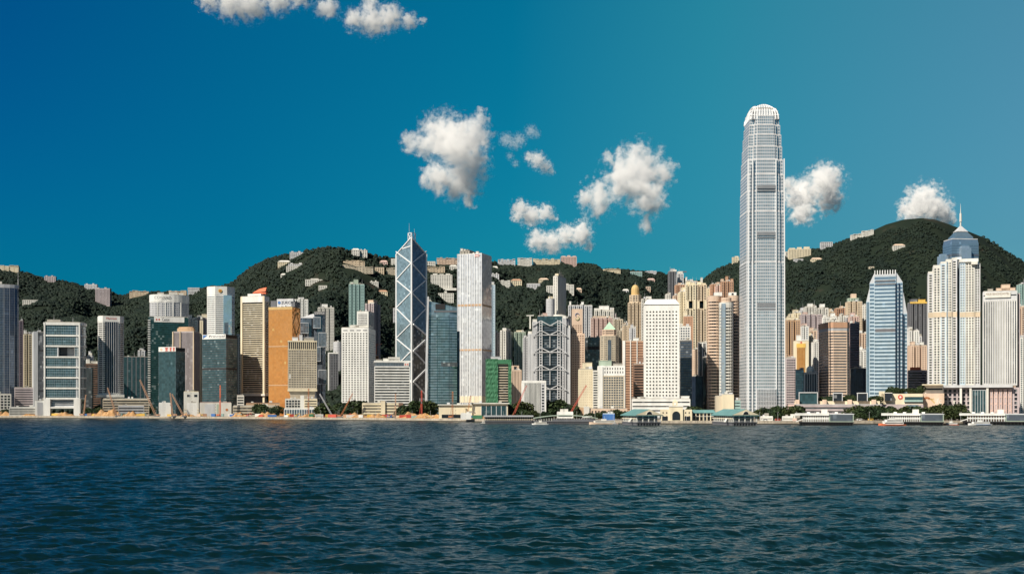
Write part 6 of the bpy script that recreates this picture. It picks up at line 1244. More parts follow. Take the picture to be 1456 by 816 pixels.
for k in range(10):
    a, b = -1 + k * .2, -1 + (k + 1) * .2; za, zb_ = t.hz(594) + 3.2 * (1 - a * a), t.hz(594) + 3.2 * (1 - b * b)
    mb.add([(a * t.w/2, -t.b/2 - 1, za - .8), (b * t.w/2, -t.b/2 - 1, zb_ - .8), (b * t.w/2, t.b/2, zb_ - .8), (a * t.w/2, t.b/2, za - .8), (a * t.w/2, -t.b/2 - 1, za), (b * t.w/2, -t.b/2 - 1, zb_), (b * t.w/2, t.b/2, zb_), (a * t.w/2, t.b/2, za)], [(0, 3, 2, 1), (4, 5, 6, 7), (0, 1, 5, 4), (2, 3, 7, 6)])
mb.build('bowed_roof', 'sage', t.root)
for k in range(26): x = -t.w/2 + 1 + k * (t.w - 2) / 25; t.box('post', x - .3, x + .3, 3.6, t.hz(594.3), 'offwhite', -t.b/2 + .4, -t.b/2 + 1)
t.box('back_wall', -t.w/2 + 2, t.w/2 - 2, 3.6, t.hz(594.6), 'stone', t.b/2 - 8, t.b/2 - 6); t.box('barrier', -t.w*.2, t.w*.45, 3.6, 5.4, 'dgrey', -t.b/2 + .1, -t.b/2 + .35)
def ferry_pier(lab, xa, xb, xs, D, phi):
    t = T('ferry_pier', lab, 'ferry pier', xa, xb, D, phi, xs=xs, z=0); piles(t, 9, mat='dgrey'); w, b = t.w, t.b
    ze = t.hz(590); zr = t.hz(581.5); z2 = (3.6 + ze) / 2
    t.box('deck_floor', -w/2 + .2, w/2 - .2, z2 - .4, z2 + .4, 'cream', -b/2 + .2, b/2); t.wall(rrect(-w/2 + 2.5, w/2 - 2.5, -b/2 + 3.5, b/2), 3.6, ze, style('ribbon', wall='offwhite', glass='gteal', wh=.62, fl=(ze - 3.6) / 2, mb=.2, mt=.2), 'hall_wall')
    for k in range(5): x = -w/2 + .6 + k * (w - 1.2) / 4; t.box('column', x - .45, x + .45, 3.6, ze, 'offwhite', -b/2 + .1, -b/2 + 1)
    n = max(6, int(b / 4.5))
    for k in range(1, n): y = -b/2 + .5 + k * (b - 1) / n; t.box('column', -w/2 + .1, -w/2 + .9, 3.6, ze, 'offwhite', y - .4, y + .4)
    for z in (4.6, z2 + 1.2): t.box('railing', -w/2 + .3, w/2 - .3, z, z + .25, 'lgrey', -b/2 + .3, -b/2 + .45)
    e = 1.6; yb = b/2
    MB().add([(-w/2 - e, -b/2 - e, ze), (0, -b/2 - e, zr), (0, yb, zr), (-w/2 - e, yb, ze), (w/2 + e, -b/2 - e, ze), (w/2 + e, yb, ze), (-w/2 - e, -b/2 - e, ze - .8), (w/2 + e, -b/2 - e, ze - .8), (w/2 + e, yb, ze - .8), (-w/2 - e, yb, ze - .8)],
        [(0, 1, 2, 3), (1, 4, 5, 2), (6, 7, 4, 1, 0), (6, 0, 3, 9), (7, 8, 5, 4), (9, 8, 7, 6)]).build('roof', 'teal', t.root)
    y = -b/2 - e - .15
    MB().add([(-w/2 - e + .3, y, ze + .1), (w/2 + e - .3, y, ze + .1), (0, y, zr - .3)], [(0, 1, 2)]).build('gable', 'cream', t.root)
    r = (zr - ze) * .48; MB().add([(r * cos(a), y - .1, ze + .5 + r * sin(a)) for a in np.linspace(0, pi, 11)], [tuple(range(11))]).build('arch_window', 'gdark', t.root)
    mb = MB(); pts = [((r + .35) * cos(a), y - .2, ze + .5 + (r + .35) * sin(a)) for a in np.linspace(0, pi, 11)]
    for p, q in zip(pts, pts[1:]): mb.bar(p, q, .35, .5, up=(0, 1, 0))
    mb.build('arch_trim', 'offwhite', t.root)
    MB().bar((-w/2 - 5, -b/2 + 8, 3.6), (-w/2 - .5, -b/2 + 14, z2), 2, .5).build('ramp', 'offwhite', t.root); return t
ferry_pier('teal roofed ferry pier with an arched gable, east of the ornate cream pier hall', 905, 940, 884, 1115, 14)
ferry_pier('teal roofed ferry pier with an arched gable, below the tallest tower', 1042, 1077, 1012, 1112, 13)
t = T('pier_hall', 'ornate cream pier hall with arched windows and a small clock turret', 'pier building', 939, 984, 1215, 3, 22, z=3.6); lx = t.lx; h = t.hz(582)
t.wall(rrect(lx(939), lx(952), -t.b/2 + 1, t.b/2), 0, h, style('punch', wall='cream', glass='gdark', bay=5, fl=5, ww=.3, wh=.45), 'side_wing'); t.wall(rrect(lx(971), lx(984), -t.b/2 + 1, t.b/2), 0, h, style('punch', wall='cream', glass='gdark', bay=5, fl=5, ww=.3, wh=.45), 'side_wing')
t.wall(rrect(lx(952), lx(971), -t.b/2 - 1, t.b/2), 0, h + 3, style('blank', wall='cream'), 'central_hall'); t.box('cornice', lx(951.5), lx(971.5), h + 3, h + 4, 'offwhite', -t.b/2 - 1.5, t.b/2)
r = 4.2; zc_ = t.hz(590); MB().add([(lx(961.5) + r * cos(a), -t.b/2 - 1.15, zc_ + r * sin(a)) for a in np.linspace(0, pi, 11)] + [(lx(961.5) - r, -t.b/2 - 1.15, .5), (lx(961.5) + r, -t.b/2 - 1.15, .5)], [tuple(range(13))]).build('arch_window', 'gdark', t.root)
for px in (945.5, 977.5): t.box('doorway', lx(px) - 3, lx(px) + 3, 0, 4.5, 'gdark', -t.b/2 + .8, -t.b/2 + 1.2)
t.box('clock_turret', lx(956.5), lx(964), h + 4, t.hz(571), 'cream', -3, 4); MB().cone(rect(5.5, 5.5, lx(960.2), .5), t.hz(571), (lx(960.2), .5, t.hz(567))).build('turret_roof', 'cream', t.root); MB().tube((lx(960.2), -3.05, t.hz(574)), (lx(960.2), -3.3, t.hz(574)), 1.3, 1.3, 12).build('clock_face', 'white', t.root)
t = T('covered_walkway', 'long teal roofed walkway on dark posts between the two gabled ferry piers', 'walkway', 983, 1017, 1225, 3, 14, z=3.6)
MB().prism(rect(t.w + 2, t.b + 2), t.hz(587), t.hz(582.5), 0, rect(t.w - 3, 3)).build('roof', 'teal', t.root)
for k in range(7): x = -t.w/2 + 1 + k * (t.w - 2) / 6; t.box('post', x - .5, x + .5, 0, t.hz(587), 'cream', -t.b/2, -t.b/2 + 1)
t.box('back_wall', -t.w/2, t.w/2, 0, t.hz(587), 'gsmoke', 2, 4); t.box('upper_rail', -t.w/2, t.w/2, t.hz(592), t.hz(591.3), 'offwhite', -t.b/2 - .2, -t.b/2)
def white_pier(lab, xa, xm, xb, D):
    t = T('ferry_pier', lab, 'ferry pier', xa, xb, D, 3, 40, z=0); piles(t, 20, mat='black'); m = t.lx(xm); z1 = t.hz(590.5); zt = t.hz(587.5); zm = (3.6 + z1) / 2
    t.box('roof', -t.w/2 - 4, m, z1, zt, 'white', -t.b/2 - 1, t.b/2); t.box('deck_floor', -t.w/2 + 4, m, zm - .5, zm + .7, 'white', -t.b/2, t.b/2)
    n = 15
    for k in range(n): x = -t.w/2 + 4 + k * (m + t.w/2 - 5) / (n - 1); t.box('column', x - .4, x + .4, 3.6, z1, 'white', -t.b/2 + .1, -t.b/2 + .9)
    t.box('inner_wall', -t.w/2 + 4, m, 3.6, z1, 'rust', -t.b/2 + 6, t.b/2 - 1); t.box('rear_hall', m + .05, t.w/2, 3.6, t.hz(589), 'sage', -t.b/2 + .3, t.b/2)
    for z in np.linspace(4.4, t.hz(591), 5): t.box('louvre', m + 1, t.w/2 - 1, z, z + 1.1, 'gslate', -t.b/2 + .1, -t.b/2 + .29)
    t.box('hall_roof', m - .2, t.w/2 + .5, t.hz(589), t.hz(588), 'lgrey', -t.b/2, t.b/2); MB().bar((-t.w/2 - 3, -t.b/2 + 1, 3.6), (-t.w/2 + 5, -t.b/2 + 1, zm), 2, .7).build('gangway', 'white', t.root)
    t.box('roof_house', m - 7, m - 1, zt, zt + 4, 'offwhite', -3, 5)
    for k in range(4): t.box('roof_vent', -t.w/2 + 8 + k * 9, -t.w/2 + 11 + k * 9, zt, zt + 1.3, 'white', -2, 3)
    return t
white_pier('white two deck ferry pier with green shuttered hall, alone left of the orange ferry', 1136, 1179, 1214, 1128)
white_pier('white two deck ferry pier where the orange and white ferry is moored', 1259, 1309, 1342, 1140)
white_pier('white two deck ferry pier at the picture edge, a blue striped boat before it', 1370, 1430, 1470, 1165)

# ------------------------------------------------------------------ boats
def boat(kind, lab, px, D, L, hull, cabin, levels=1, rz=0, stripe=None):
    t = tag(empty(kind, (gx(px, D), D, 0), R(rz)), lab, 'boat'); w = L * .22
    def sec(x, k): return [(x, -w/2 * k), (x, w/2 * k)]
    st = [(-L/2, .8), (-L*.3, 1), (L*.2, 1), (L*.38, .7), (L/2, .06)]; zs = [(-.4, .7), (L*.055, 1)]
    vs = []
    for x, k in st:
        for z, m in zs:
            z2 = z + (L*.03 if x > L*.3 and z > 0 else 0); vs += [(x, -w/2 * k * m, z2), (x, w/2 * k * m, z2)]
    fs = []
    for i in range(4):
        o = i * 4; p = o + 4; fs += [(o, p, p + 2, o + 2), (p + 1, o + 1, o + 3, p + 3), (o + 2, p + 2, p + 3, o + 3), (o + 1, p + 1, p, o)]
    fs.append((0, 2, 3, 1)); MB().add(vs, fs).build('hull', hull, t)
    z = L * .055
    for k in range(levels):
        a, b = -L*.40 + k * L*.05, L*.30 - k * L*.08; h = L * .055 + .8
        mb = MB().prism([(a, -w*.4), (b, -w*.4), (b + L*.04, 0), (b, w*.4), (a, w*.4)], z + .02, z + h); cb = mb.build('cabin', cabin, t)
        mb = MB().box(a + L*.02, b - L*.02, -w*.4 - .06, w*.4 + .06, z + h*.42, z + h*.75); mb.build('window_band', 'gdark', cb); z += h
    if stripe: MB().box(-L*.42, L*.2, -w/2 - .08, w/2 + .08, L*.028, L*.04).build('stripe', stripe, t)
    MB().box(-L*.1, L*.08, -w*.22, w*.22, z, z + 1.7).build('wheelhouse', cabin, t); MB().tube((-L*.04, 0, z + 1.7), (-L*.04, 0, z + 5), .14, .08, 6).build('mast', 'lgrey', t)
boat('motor_launch', 'small white launch tied at the east end of the bowed roof pier', 768, 1168, 17, 'white', 'offwhite', 1, 178)
boat('ferry', 'orange and white high speed ferry moored at a white pier', 1268, 1105, 27, 'orangered', 'white', 2, 184)
boat('motor_launch', 'small orange hulled boat between two white piers', 1352, 1135, 15, 'orangered', 'white', 1, 176)
boat('motor_launch', 'sleek white boat with a blue stripe before the picture edge pier', 1393, 1135, 24, 'white', 'white', 1, 183, 'blue')
boat('barge', 'flat pale barge with a low cabin moored east of the teal gabled pier', 858, 1178, 30, 'peach', 'offwhite', 1, 178)
boat('sampan', 'tiny dark workboat by the foot of the teal gabled pier', 874, 1150, 7, 'dgrey', 'grey', 1, 178)
boat('police_launch', 'white work launch lying off the dark open pier shed', 694, 1235, 16, 'offwhite', 'white', 1, 5)

# ------------------------------------------------------------------ sheds, hoardings and the exhibition hall on the shore
def shed(lab, xa, xb, yt, D, wl, roofm='lgrey', st='ribbon', cat='shed', dep=14, kind='shed', **k):
    return tower(kind, lab, cat, xa, xb, yt, D, style(st, wall=wl, **dict(dict(fl=4, wh=.4), **k)), 2, dep, roofm=roofm)
t = shed('long pinkish white site hoarding shed with painted panels under the blue lettered tower', 284, 329, 572.5, 1660, 'offwhite', 'pink', 'blank')
t.box('painted_panel', t.lx(291), t.lx(305), 1.5, t.h - 2, 'steel', -t.b/2 - .15, -t.b/2 - .02); t.box('painted_panel', t.lx(308), t.lx(313), 1.5, t.h - 2, 'sage', -t.b/2 - .15, -t.b/2 - .02); MB().tube((t.lx(322.5), -t.b/2 - .02, t.h * .5), (t.lx(322.5), -t.b/2 - .2, t.h * .5), 2, 2, 12).build('round_emblem', 'rust', t.root)
t = shed('white site office with two square windows and a flat roof, under the grey violet tower', 261.5, 282.5, 557, 1700, 'offwhite', 'cream', 'blank', 'site office', 16, 'site_office')
for px in (266, 276): t.box('window', t.lx(px), t.lx(px + 4.5), t.h - 7.5, t.h - 4, 'gdark', -t.b/2 - .15, -t.b/2 - .02)
for z in (6, 10): t.box('floor_line', -t.w/2 - .3, t.w/2 + .3, z, z + .8, 'cream', -t.b/2 - .3, t.b/2)
shed('bright white canvas shed beside the tallest orange crane', 226, 243, 573, 1665, 'white', 'white', 'blank')
shed('second bright white canvas shed below the white site office', 266, 280, 573.5, 1655, 'white', 'white', 'blank')
shed('low concrete hall with long white roof at the foot of the cream framed tower', 331, 395, 577, 1660, 'stone', 'offwhite', 'ribbon', 'hall', 24)
shed('brownish low warehouse with two roof bumps below the gold tower', 350, 398, 573, 1700, 'tan', 'brown', 'blank', 'warehouse', 20)
shed('long pale flat hall below the striped white hotel', 146, 212, 567, 1780, 'stone', 'offwhite', 'ribbon', 'hall', 20, wh=.5)
shed('dark long hall roof behind the orange earth heaps', 168, 205, 577, 1720, 'grey', 'lgrey', 'ribbon', 'hall', 14)
t = shed('cream waterfront hall with a long flat roof, east of the glass fronted hall', 624, 672, 576, 1400, 'cream', 'cream', 'blank', 'exhibition hall', 30, 'exhibition_hall')
t.box('dark_gap', t.lx(628), t.lx(665), 1, 5.5, 'gdark', -t.b/2 - .1, -t.b/2 + .4); t.box('roof_edge', -t.w/2 - 1.5, t.w/2 + 1.5, t.h, t.h + 1.2, 'offwhite', -t.b/2 - 2, t.b/2)
t = shed('cream waterfront hall with a big green glass front and overhanging roof', 671, 722, 574, 1385, 'cream', 'cream', 'blank', 'exhibition hall', 34, 'exhibition_hall')
t.box('glass_front', t.lx(684), t.lx(720), 2, t.h - 2.5, 'gteal', -t.b/2 - .2, -t.b/2 + .4); t.box('roof_edge', -t.w/2 - 1, t.w/2 + 2, t.h, t.h + 1.3, 'offwhite', -t.b/2 - 2.5, t.b/2)
for k in range(6): t.box('mullion', t.lx(684 + k * 7.1), t.lx(684.7 + k * 7.1), 2, t.h - 2.5, 'lgrey', -t.b/2 - .4, -t.b/2 - .22)
shed('small white square hut at the shore by the cream halls', 655, 670, 588, 1350, 'white', 'white', 'blank', 'hut', 8)
shed('little blue and white canopy stall beside the teal gabled pier', 857, 874, 588.5, 1260, 'blue', 'skyblue', 'blank', 'stall', 8)
shed('white tent-like pavilion behind the bowed roof pier', 792, 815, 586, 1330, 'white', 'white', 'ribbon', 'pavilion', 12)
shed('pinkish stone kiosk at the seawall west of the gabled ferry pier', 1127, 1133, 595.5, 1192, 'pink', 'peach', 'blank', 'kiosk', 6)
for i, (a, b) in enumerate(((1081, 1099), (1112, 1128))): shed(('white promenade awning right beside the gabled ferry pier', 'white promenade awning nearer the first white pier')[i], a, b, 592.5, 1215, 'offwhite', 'white', 'ribbon', 'awning', 6, 'awning', wh=.7, ww=1)
# ------------------------------------------------------------------ cranes, diggers, containers and earth on the building sites
def lattice(mb, p, q, w0, w1, n):
    p, q = Vector(p), Vector(q); d = q - p; u = Vector((0, 1, 0)); v = d.cross(u).normalized()
    prev = None
    for i in range(n + 1):
        c = p + d * i / n; w = w0 + (w1 - w0) * i / n; ring = [c + a * w/2 * u + b * w/2 * v for a, b in ((-1, -1), (1, -1), (1, 1), (-1, 1))]
        if prev:
            for k in range(4): mb.bar(prev[k], ring[k], .34); mb.bar(prev[k], ring[(k + 1) % 4], .2)
        prev = ring
def crane(lab, px, D, L, ang, face, col='orange', s=1.0):
    t = tag(empty('crawler_crane', (gx(px, D), D, ZL), 0), lab, 'crane'); f = face
    for y in (-2.1, 2.1): MB().prism([(-3.2, y - .5), (3.2, y - .5), (3.2, y + .5), (-3.2, y + .5)], .15, 1.3).build('track', 'dgrey', t)
    MB().box(-3, 2.2, -1.7, 1.7, 1.4, 3.6).build('engine_house', col, t); MB().box(min(f * 1.2, f * 3), max(f * 1.2, f * 3), -2.3, -.6, 1.7, 4.1).build('cab', col, t); cb = next(c for c in t.children if c.name.startswith('cab')); MB().box(min(f * 1.6, f * 3.05), max(f * 1.6, f * 3.05), -2.36, -2.31, 2.6, 3.8).build('cab_window', 'gdark', cb)
    MB().box(min(-f * 3, -f * 4.6), max(-f * 3, -f * 4.6), -1.7, 1.7, 1.5, 3.8).build('counterweight', col, t)
    tip = (f * (1.8 + L * cos(R(ang))), 0, 2.6 + L * sin(R(ang))); mb = MB(); lattice(mb, (f * 1.8, 0, 2.6), tip, 1.5 * s, 1.0 * s, max(8, int(L / 2.2))); mb.build('boom', col, t)
    MB().bar((-f * 2.6, 0, 3.6), (-f * 3.2, 0, 8), .4).bar((-f * 3.2, 0, 8), tip, .12).build('stay', 'dgrey', t)
    MB().bar(tip, (tip[0], 0, tip[2] - L * .55), .1).box(tip[0] - .4, tip[0] + .4, -.4, .4, tip[2] - L * .55 - 1, tip[2] - L * .55).build('hook_line', 'dgrey', t); return t
def drill(lab, px, D, hgt, col):
    t = tag(empty('piling_rig', (gx(px, D), D, ZL), 0), lab, 'piling rig')
    for y in (-1.8, 1.8): MB().box(-2.8, 2.8, y - .45, y + .45, .15, 1.2).build('track', 'dgrey', t)
    MB().box(-3, 1.2, -1.5, 1.5, 1.3, 3.6).build('engine_house', col, t); mb = MB(); lattice(mb, (2.2, 0, .4), (2.2, .01, hgt), 1.3, 1.2, int(hgt / 2)); mb.build('leader', col, t)
    MB().box(1.6, 2.8, -.9, .9, hgt * .55, hgt * .55 + 2.4).build('hammer', 'dgrey', t); MB().bar((-1, 0, 3.6), (2.2, 0, hgt * .7), .3).build('stay', col, t); MB().box(1.4, 3.0, -.8, .8, hgt, hgt + 1.2).build('head', col, t)
crane('tallest orange crawler crane with its boom leaning steeply to the left', 223, 1625, 55, 66, -1, 'orange', 1.5)
crane('orange crawler crane leaning left beside the striped white hotel', 167, 1690, 42, 72, -1, 'orange', 1.2)
crane('thin orange crane standing upright in front of the white ribbed tower', 117.5, 1720, 30, 84, 1, 'orange')
crane('orange crane leaning left under the grey violet tower', 262, 1640, 34, 62, -1, 'orange', 1.3)
crane('orange crane with upright boom left of the white site office', 247, 1650, 32, 84, -1, 'orange', 1.2)
crane('pale crane with a long thin boom near the trees of the dotted hotel', 474, 1560, 34, 60, -1, 'lgrey')
crane('red crane leaning right in front of the white dotted hotel', 483, 1530, 34, 62, 1, 'rust')
crane('dark red crane leaning right at the stone bank', 727, 1390, 42, 66, 1, 'red', 1.2)
crane('dark red crane leaning right beside the cream hotel wing', 806, 1375, 44, 60, 1, 'red', 1.2)
crane('thin red crane in front of the silver tower base', 662, 1380, 26, 80, 1, 'rust')
drill('orange and white piling rig with a tall leader by the blue lettered tower', 311, 1640, 44, 'orangered')
drill('rust piling rig in front of the flared grey brown tower', 436.5, 1560, 38, 'rust')
drill('bright red piling rig below the braced tower', 597, 1440, 34, 'red')
drill('dark rust piling rig before the cream waterfront hall', 641, 1385, 32, 'rust')
drill('low rust piling rig left of the stone bank', 560, 1480, 30, 'orange')
def digger(lab, px, D, col, f=1):
    t = tag(empty('excavator', (gx(px, D), D, ZL + .6), 0), lab, 'excavator')
    for y in (-1.3, 1.3): MB().prism([(-2.1, y - .35), (2.1, y - .35), (2.1, y + .35), (-2.1, y + .35)], 0, .9).build('track', 'dgrey', t)
    MB().box(-2, 1.2, -1.4, 1.4, 1, 2.3).build('body', col, t); MB().box(-.2, 1.5, -1.4, .1, 2.3, 3.6).build('cab', col, t); MB().box(0, 1.55, -1.45, .0, 2.5, 3.4).build('cab_window', 'gdark', next(c for c in t.children if c.name.startswith('cab')))
    MB().bar((f * 1.2, .5, 2), (f * 4, .5, 5), .6).bar((f * 4, .5, 5), (f * 6, .5, 2.4), .5).build('arm', col, t); MB().prism([(f * 6 - .6, 0), (f * 6 + .6, 0), (f * 6 + .6, 1), (f * 6 - .6, 1)], 1.2, 2.4).build('bucket', 'dgrey', t)
for i, (px, dD, c, f) in enumerate(((84, 28, 'yellow', 1), (136, 24, 'orange', -1), (288, 22, 'yellow', -1), (352, 20, 'red', 1), (421, 20, 'yellow', 1), (502, 18, 'red', -1), (553, 16, 'orange', 1), (612, 18, 'yellow', -1))):
    D = float(np.interp(px, COAST[:, 0], COAST[:, 1])) + dD
    digger(('yellow excavator on the shore before the white ribbed tower', 'orange excavator left of the striped white hotel', 'yellow excavator before the long hoarding shed', 'red excavator before the cream framed tower', 'yellow excavator before the white podium block', 'red excavator below the white dotted hotel', 'orange excavator before the low cream civic block', 'yellow excavator before the curved teal tower')[i], px, D, c, f)
def container(lab, px, D, L, h, col, group, z=0, rz=0):
    t = tag(empty('shipping_container', (gx(px, D), D, ZL + .3 + z), R(rz)), lab, 'container', group); mb = MB()
    mb.box(-L/2, L/2, -1.2, 1.2, 0, h); n = int(L / .6)
    for k in range(n): x = -L/2 + .3 + k * (L - .6) / max(1, n - 1); mb.box(x - .12, x + .12, -1.27, -1.2, .15, h - .15)
    mb.build('corrugated_wall', col, t); MB().box(-L/2 - .05, L/2 + .05, -1.25, 1.25, h, h + .12).build('roof', col, t)
    for s in (-.6, .6): MB().box(L/2, L/2 + .06, s - .55, s + .55, .15, h - .15).build('door', col, t)
rc = np.random.default_rng(12); names = {'orange': 'orange', 'white': 'white', 'blue': 'blue', 'netgreen': 'green', 'red': 'red', 'peach': 'peach', 'aqua': 'aqua', 'yellow': 'yellow'}
land = [(20, 'left of the white pavilion'), (75, 'before the white ribbed tower'), (130, 'before the dark brown block'), (178, 'below the striped white hotel'), (200, 'left of the tallest orange crane'), (240, 'right of the tallest orange crane'), (275, 'below the white site office'), (300, 'before the hoarding shed'), (322, 'at the hoarding shed end'), (345, 'below the cream framed tower'), (370, 'before the brown warehouse'), (392, 'below the gold tower'), (415, 'below the white podium block'), (448, 'right of the white podium block'), (470, 'near the pale thin crane'), (495, 'below the dotted hotel'), (522, 'left end of the cream civic block'), (545, 'below the yellow stair tower'), (570, 'right end of the cream civic block'), (590, 'beside the bright red rig'), (618, 'below the teal tower'), (640, 'left of the cream hall'), (662, 'below the cream hall'), (683, 'at the glass fronted hall')]
for i, (px, where) in enumerate(land):
    used = []
    for k in range(3):
        c = [q for q in names if q not in used][int(rc.integers(0, 8 - len(used)))]; used.append(c); p = px + rc.uniform(-9, 9)
        D = float(np.interp(p, COAST[:, 0], COAST[:, 1])) + rc.uniform(9, 45); container(f'{names[c]} container on the shore {where}', p, D, rc.choice([6.1, 6.1, 12.2]), rc.uniform(2.5, 4.2), c, 'containers on the building sites', 0, rc.uniform(-20, 20))
M_earth = mix_noise_mat('loose_earth', [(.3, (.22, .12, .055)), (.5, (.42, .24, .11)), (.7, (.52, .34, .18))], .25)
re_ = np.random.default_rng(4)
heaps = [(6, 16, 4, 'at the picture edge'), (38, 26, 4.5, 'left of the ribbed tower'), (92, 16, 3, 'under the ribbed tower'), (150, 20, 5, 'left of the leaning orange crane'), (160, 14, 6, 'behind the leaning orange crane'), (186, 14, 4, 'right of the leaning orange crane'), (268, 14, 3, 'below the site office'), (340, 14, 3.5, 'below the cream framed tower'), (380, 16, 4, 'below the gold tower'), (440, 16, 3, 'right of the podium block'), (508, 18, 3.5, 'below the dotted hotel'), (536, 14, 3, 'below the civic block'), (583, 18, 4, 'left of the red rig'), (605, 16, 3.5, 'right of the red rig'), (630, 18, 3.5, 'at the cream hall'), (676, 16, 2.5, 'at the glass fronted hall')]
for px, r, h, where in heaps:
    D = float(np.interp(px, COAST[:, 0], COAST[:, 1])) + 12 + r * .8; mb = MB(); n = 22; vs = []; 
    ph = re_.uniform(0, 6, 5)
    for i in range(n):
        for j in range(12):
            u, v = -1 + 2 * i / (n - 1), -1 + 2 * j / 11; rr2 = u * u + v * v; z = max(0, 1 - rr2) * (1 + .35 * sin(5 * u + ph[0]) * sin(4 * v + ph[1]) + .2 * sin(11 * u + ph[2])) * h * 1.5 - .15
            vs.append((u * r, v * r * .7, max(z, -.15) + re_.uniform(0, .25)))
    mb.add(vs, [(i * 12 + j, (i + 1) * 12 + j, (i + 1) * 12 + j + 1, i * 12 + j + 1) for i in range(n - 1) for j in range(11)]); o = mb.build('earth_heap', M_earth); o.location = (gx(px, D), D, ZL)
    tag(o, 'heap of orange earth ' + where, 'earth heap', 'earth heaps on the building sites')
# ------------------------------------------------------------------ cars, buses on the quay road
def vehicle(lab, px, D, col, bus=False, rz=0):
    t = tag(empty('bus' if bus else 'van', (gx(px, D), D, ZL + .05), R(rz)), lab, 'bus' if bus else 'van'); L, h = (11, 4.2) if bus else (5.2, 2.2)
    MB().prism([(-L/2, -1.2), (L/2 - .2, -1.2), (L/2, -.8), (L/2, .8), (L/2 - .2, 1.2), (-L/2, 1.2)], .4, h).build('body', col, t); bd = t.children[0]
    for z in ((1.3, 3.1) if bus else (1.2,)): MB().box(-L/2 + .4, L/2 - .5, -1.25, 1.25, z, z + .75).build('window_band', 'gdark', bd)
    for x in (-L * .3, L * .3):
        for y in (-1.15, 1.15): MB().tube((x, y - .12, .45), (x, y + .12, .45), .45, .45, 10).build('wheel', 'black', t)
for px, D, c, b, lab in ((722, 1318, 'red', True, 'red double deck bus near the dark red crane at the stone bank'), (835, 1300, 'white', True, 'white double deck bus behind the bowed roof pier'), (1088, 1200, 'white', False, 'white van on the promenade beside the gabled ferry pier'), (1106, 1200, 'red', False, 'red van on the promenade below the tallest tower'), (1222, 1205, 'white', False, 'white van between the first two white piers'), (1238, 1208, 'yellow', False, 'yellow van close to the orange ferry pier'), (454, 1540, 'white', True, 'white bus between podium block and dotted hotel'), (463, 1545, 'red', False, 'red van beside the white bus')): vehicle(lab, px, D, c, b)
# ------------------------------------------------------------------ trees along the shore and on the mall terrace
def leaf_crown(seed, n=1500):
    r = np.random.default_rng(seed); k = 7; cs = r.normal(0, .42, (k, 3)) * [1, 1, .6]; rs = r.uniform(.42, .7, k); pick = r.integers(0, k, n)
    d = r.normal(size=(n, 3)); d /= np.linalg.norm(d, axis=1)[:, None]; p = cs[pick] + d * rs[pick][:, None] * r.uniform(.55, 1.05, (n, 1)) ** .5
    p[:, 2] = np.maximum(p[:, 2], -.55 + r.uniform(0, .2, n)); p[:, 2] += .75
    a = r.normal(size=(n, 3)); a /= np.linalg.norm(a, axis=1)[:, None]; b = np.cross(a, r.normal(size=(n, 3))); b /= np.linalg.norm(b, axis=1)[:, None]; s = r.uniform(.07, .15, (n, 1))
    V_ = np.stack([p - a * s, p + b * s, p + a * s, p - b * s], 1).reshape(-1, 3); mb = MB(); mb.quads(V_, np.arange(4 * n).reshape(n, 4), np.zeros(n, int)); return mb, r, n
TREES = []
for i in range(4):
    root = empty('tree', (0, 0, -50)); mb, r, n = leaf_crown(40 + i); cr = mb.build('crown', M_fol, root)
    at = cr.data.attributes.new('tint', 'FLOAT_COLOR', 'POINT'); g = r.normal(0, .2, (n, 1)); base_ = np.array([[.028, .050, .018], [.035, .055, .02], [.022, .042, .02], [.045, .06, .02]])[i] * (1 + g)
    cc = np.ones((n, 4, 4), np.float32); cc[..., :3] = np.clip(base_, .004, 1)[:, None, :]; at.data.foreach_set('color', cc.ravel())
    mb = MB().tube((0, 0, 0), (.03, 0, .5), .07, .05).tube((.03, 0, .45), (.25, .1, .95), .04, .02).tube((.03, 0, .45), (-.22, -.05, 1.0), .04, .02).tube((.03, 0, .45), (.02, .12, 1.1), .035, .015); mb.build('trunk', 'brown', root); TREES.append(root)
tn = [0]; rt = np.random.default_rng(77)
def grove(where, x0, x1, n, D, h, z=ZL, dD=12):
    for k in range(n):
        px = x0 + (x1 - x0) * (k + .5 + rt.uniform(-.35, .35)) / n; d = D + rt.uniform(-dD, dD); s = h / 1.55 * rt.uniform(.75, 1.2); i = tn[0]; tn[0] += 1
        o = TREES[i] if i < 4 else copy_tree(TREES[i % 4]); o.location = (gx(px, d), d, z - .1); o.scale = (s * rt.uniform(.95, 1.35), s * 1.1, s); o.rotation_euler = (0, 0, rt.uniform(0, 6.28))
        tag(o, 'leafy dark green tree in the clump ' + where, 'tree', 'trees ' + where)
grove('right of the white ribbed tower foot', 121, 142, 4, 1775, 14); grove('at the far left behind the orange earth', 2, 16, 3, 1790, 10); grove('behind the long pale hall of the striped hotel', 146, 212, 9, 1830, 17)
grove('before the brown warehouse', 366, 392, 4, 1640, 15); grove('below the white dotted hotel', 484, 515, 7, 1580, 19); grove('right of the flared tower', 454, 470, 3, 1620, 16); grove('behind the civic block end', 578, 612, 7, 1520, 19)
grove('between netted block and white civic block', 727, 743, 4, 1400, 17); grove('at the foot of the white civic block', 744, 776, 6, 1365, 8); grove('at the foot of the trussed bank', 776, 812, 8, 1440, 18); grove('on the hotel arcade', 818, 890, 8, 1385, 7)
grove('right of the gabled ferry pier', 1078, 1096, 4, 1260, 12); grove('left of the first white pier', 1098, 1134, 8, 1255, 13); grove('between the first two white piers', 1214, 1258, 10, 1250, 13); grove('behind the second white pier', 1258, 1342, 14, 1290, 13); grove('before the mural wall', 1342, 1372, 6, 1240, 14)
grove('before the dark slab west of the porthole tower', 983, 1002, 4, 1350, 14); grove('along the seawall rear behind the teal gabled pier', 850, 900, 7, 1330, 9)
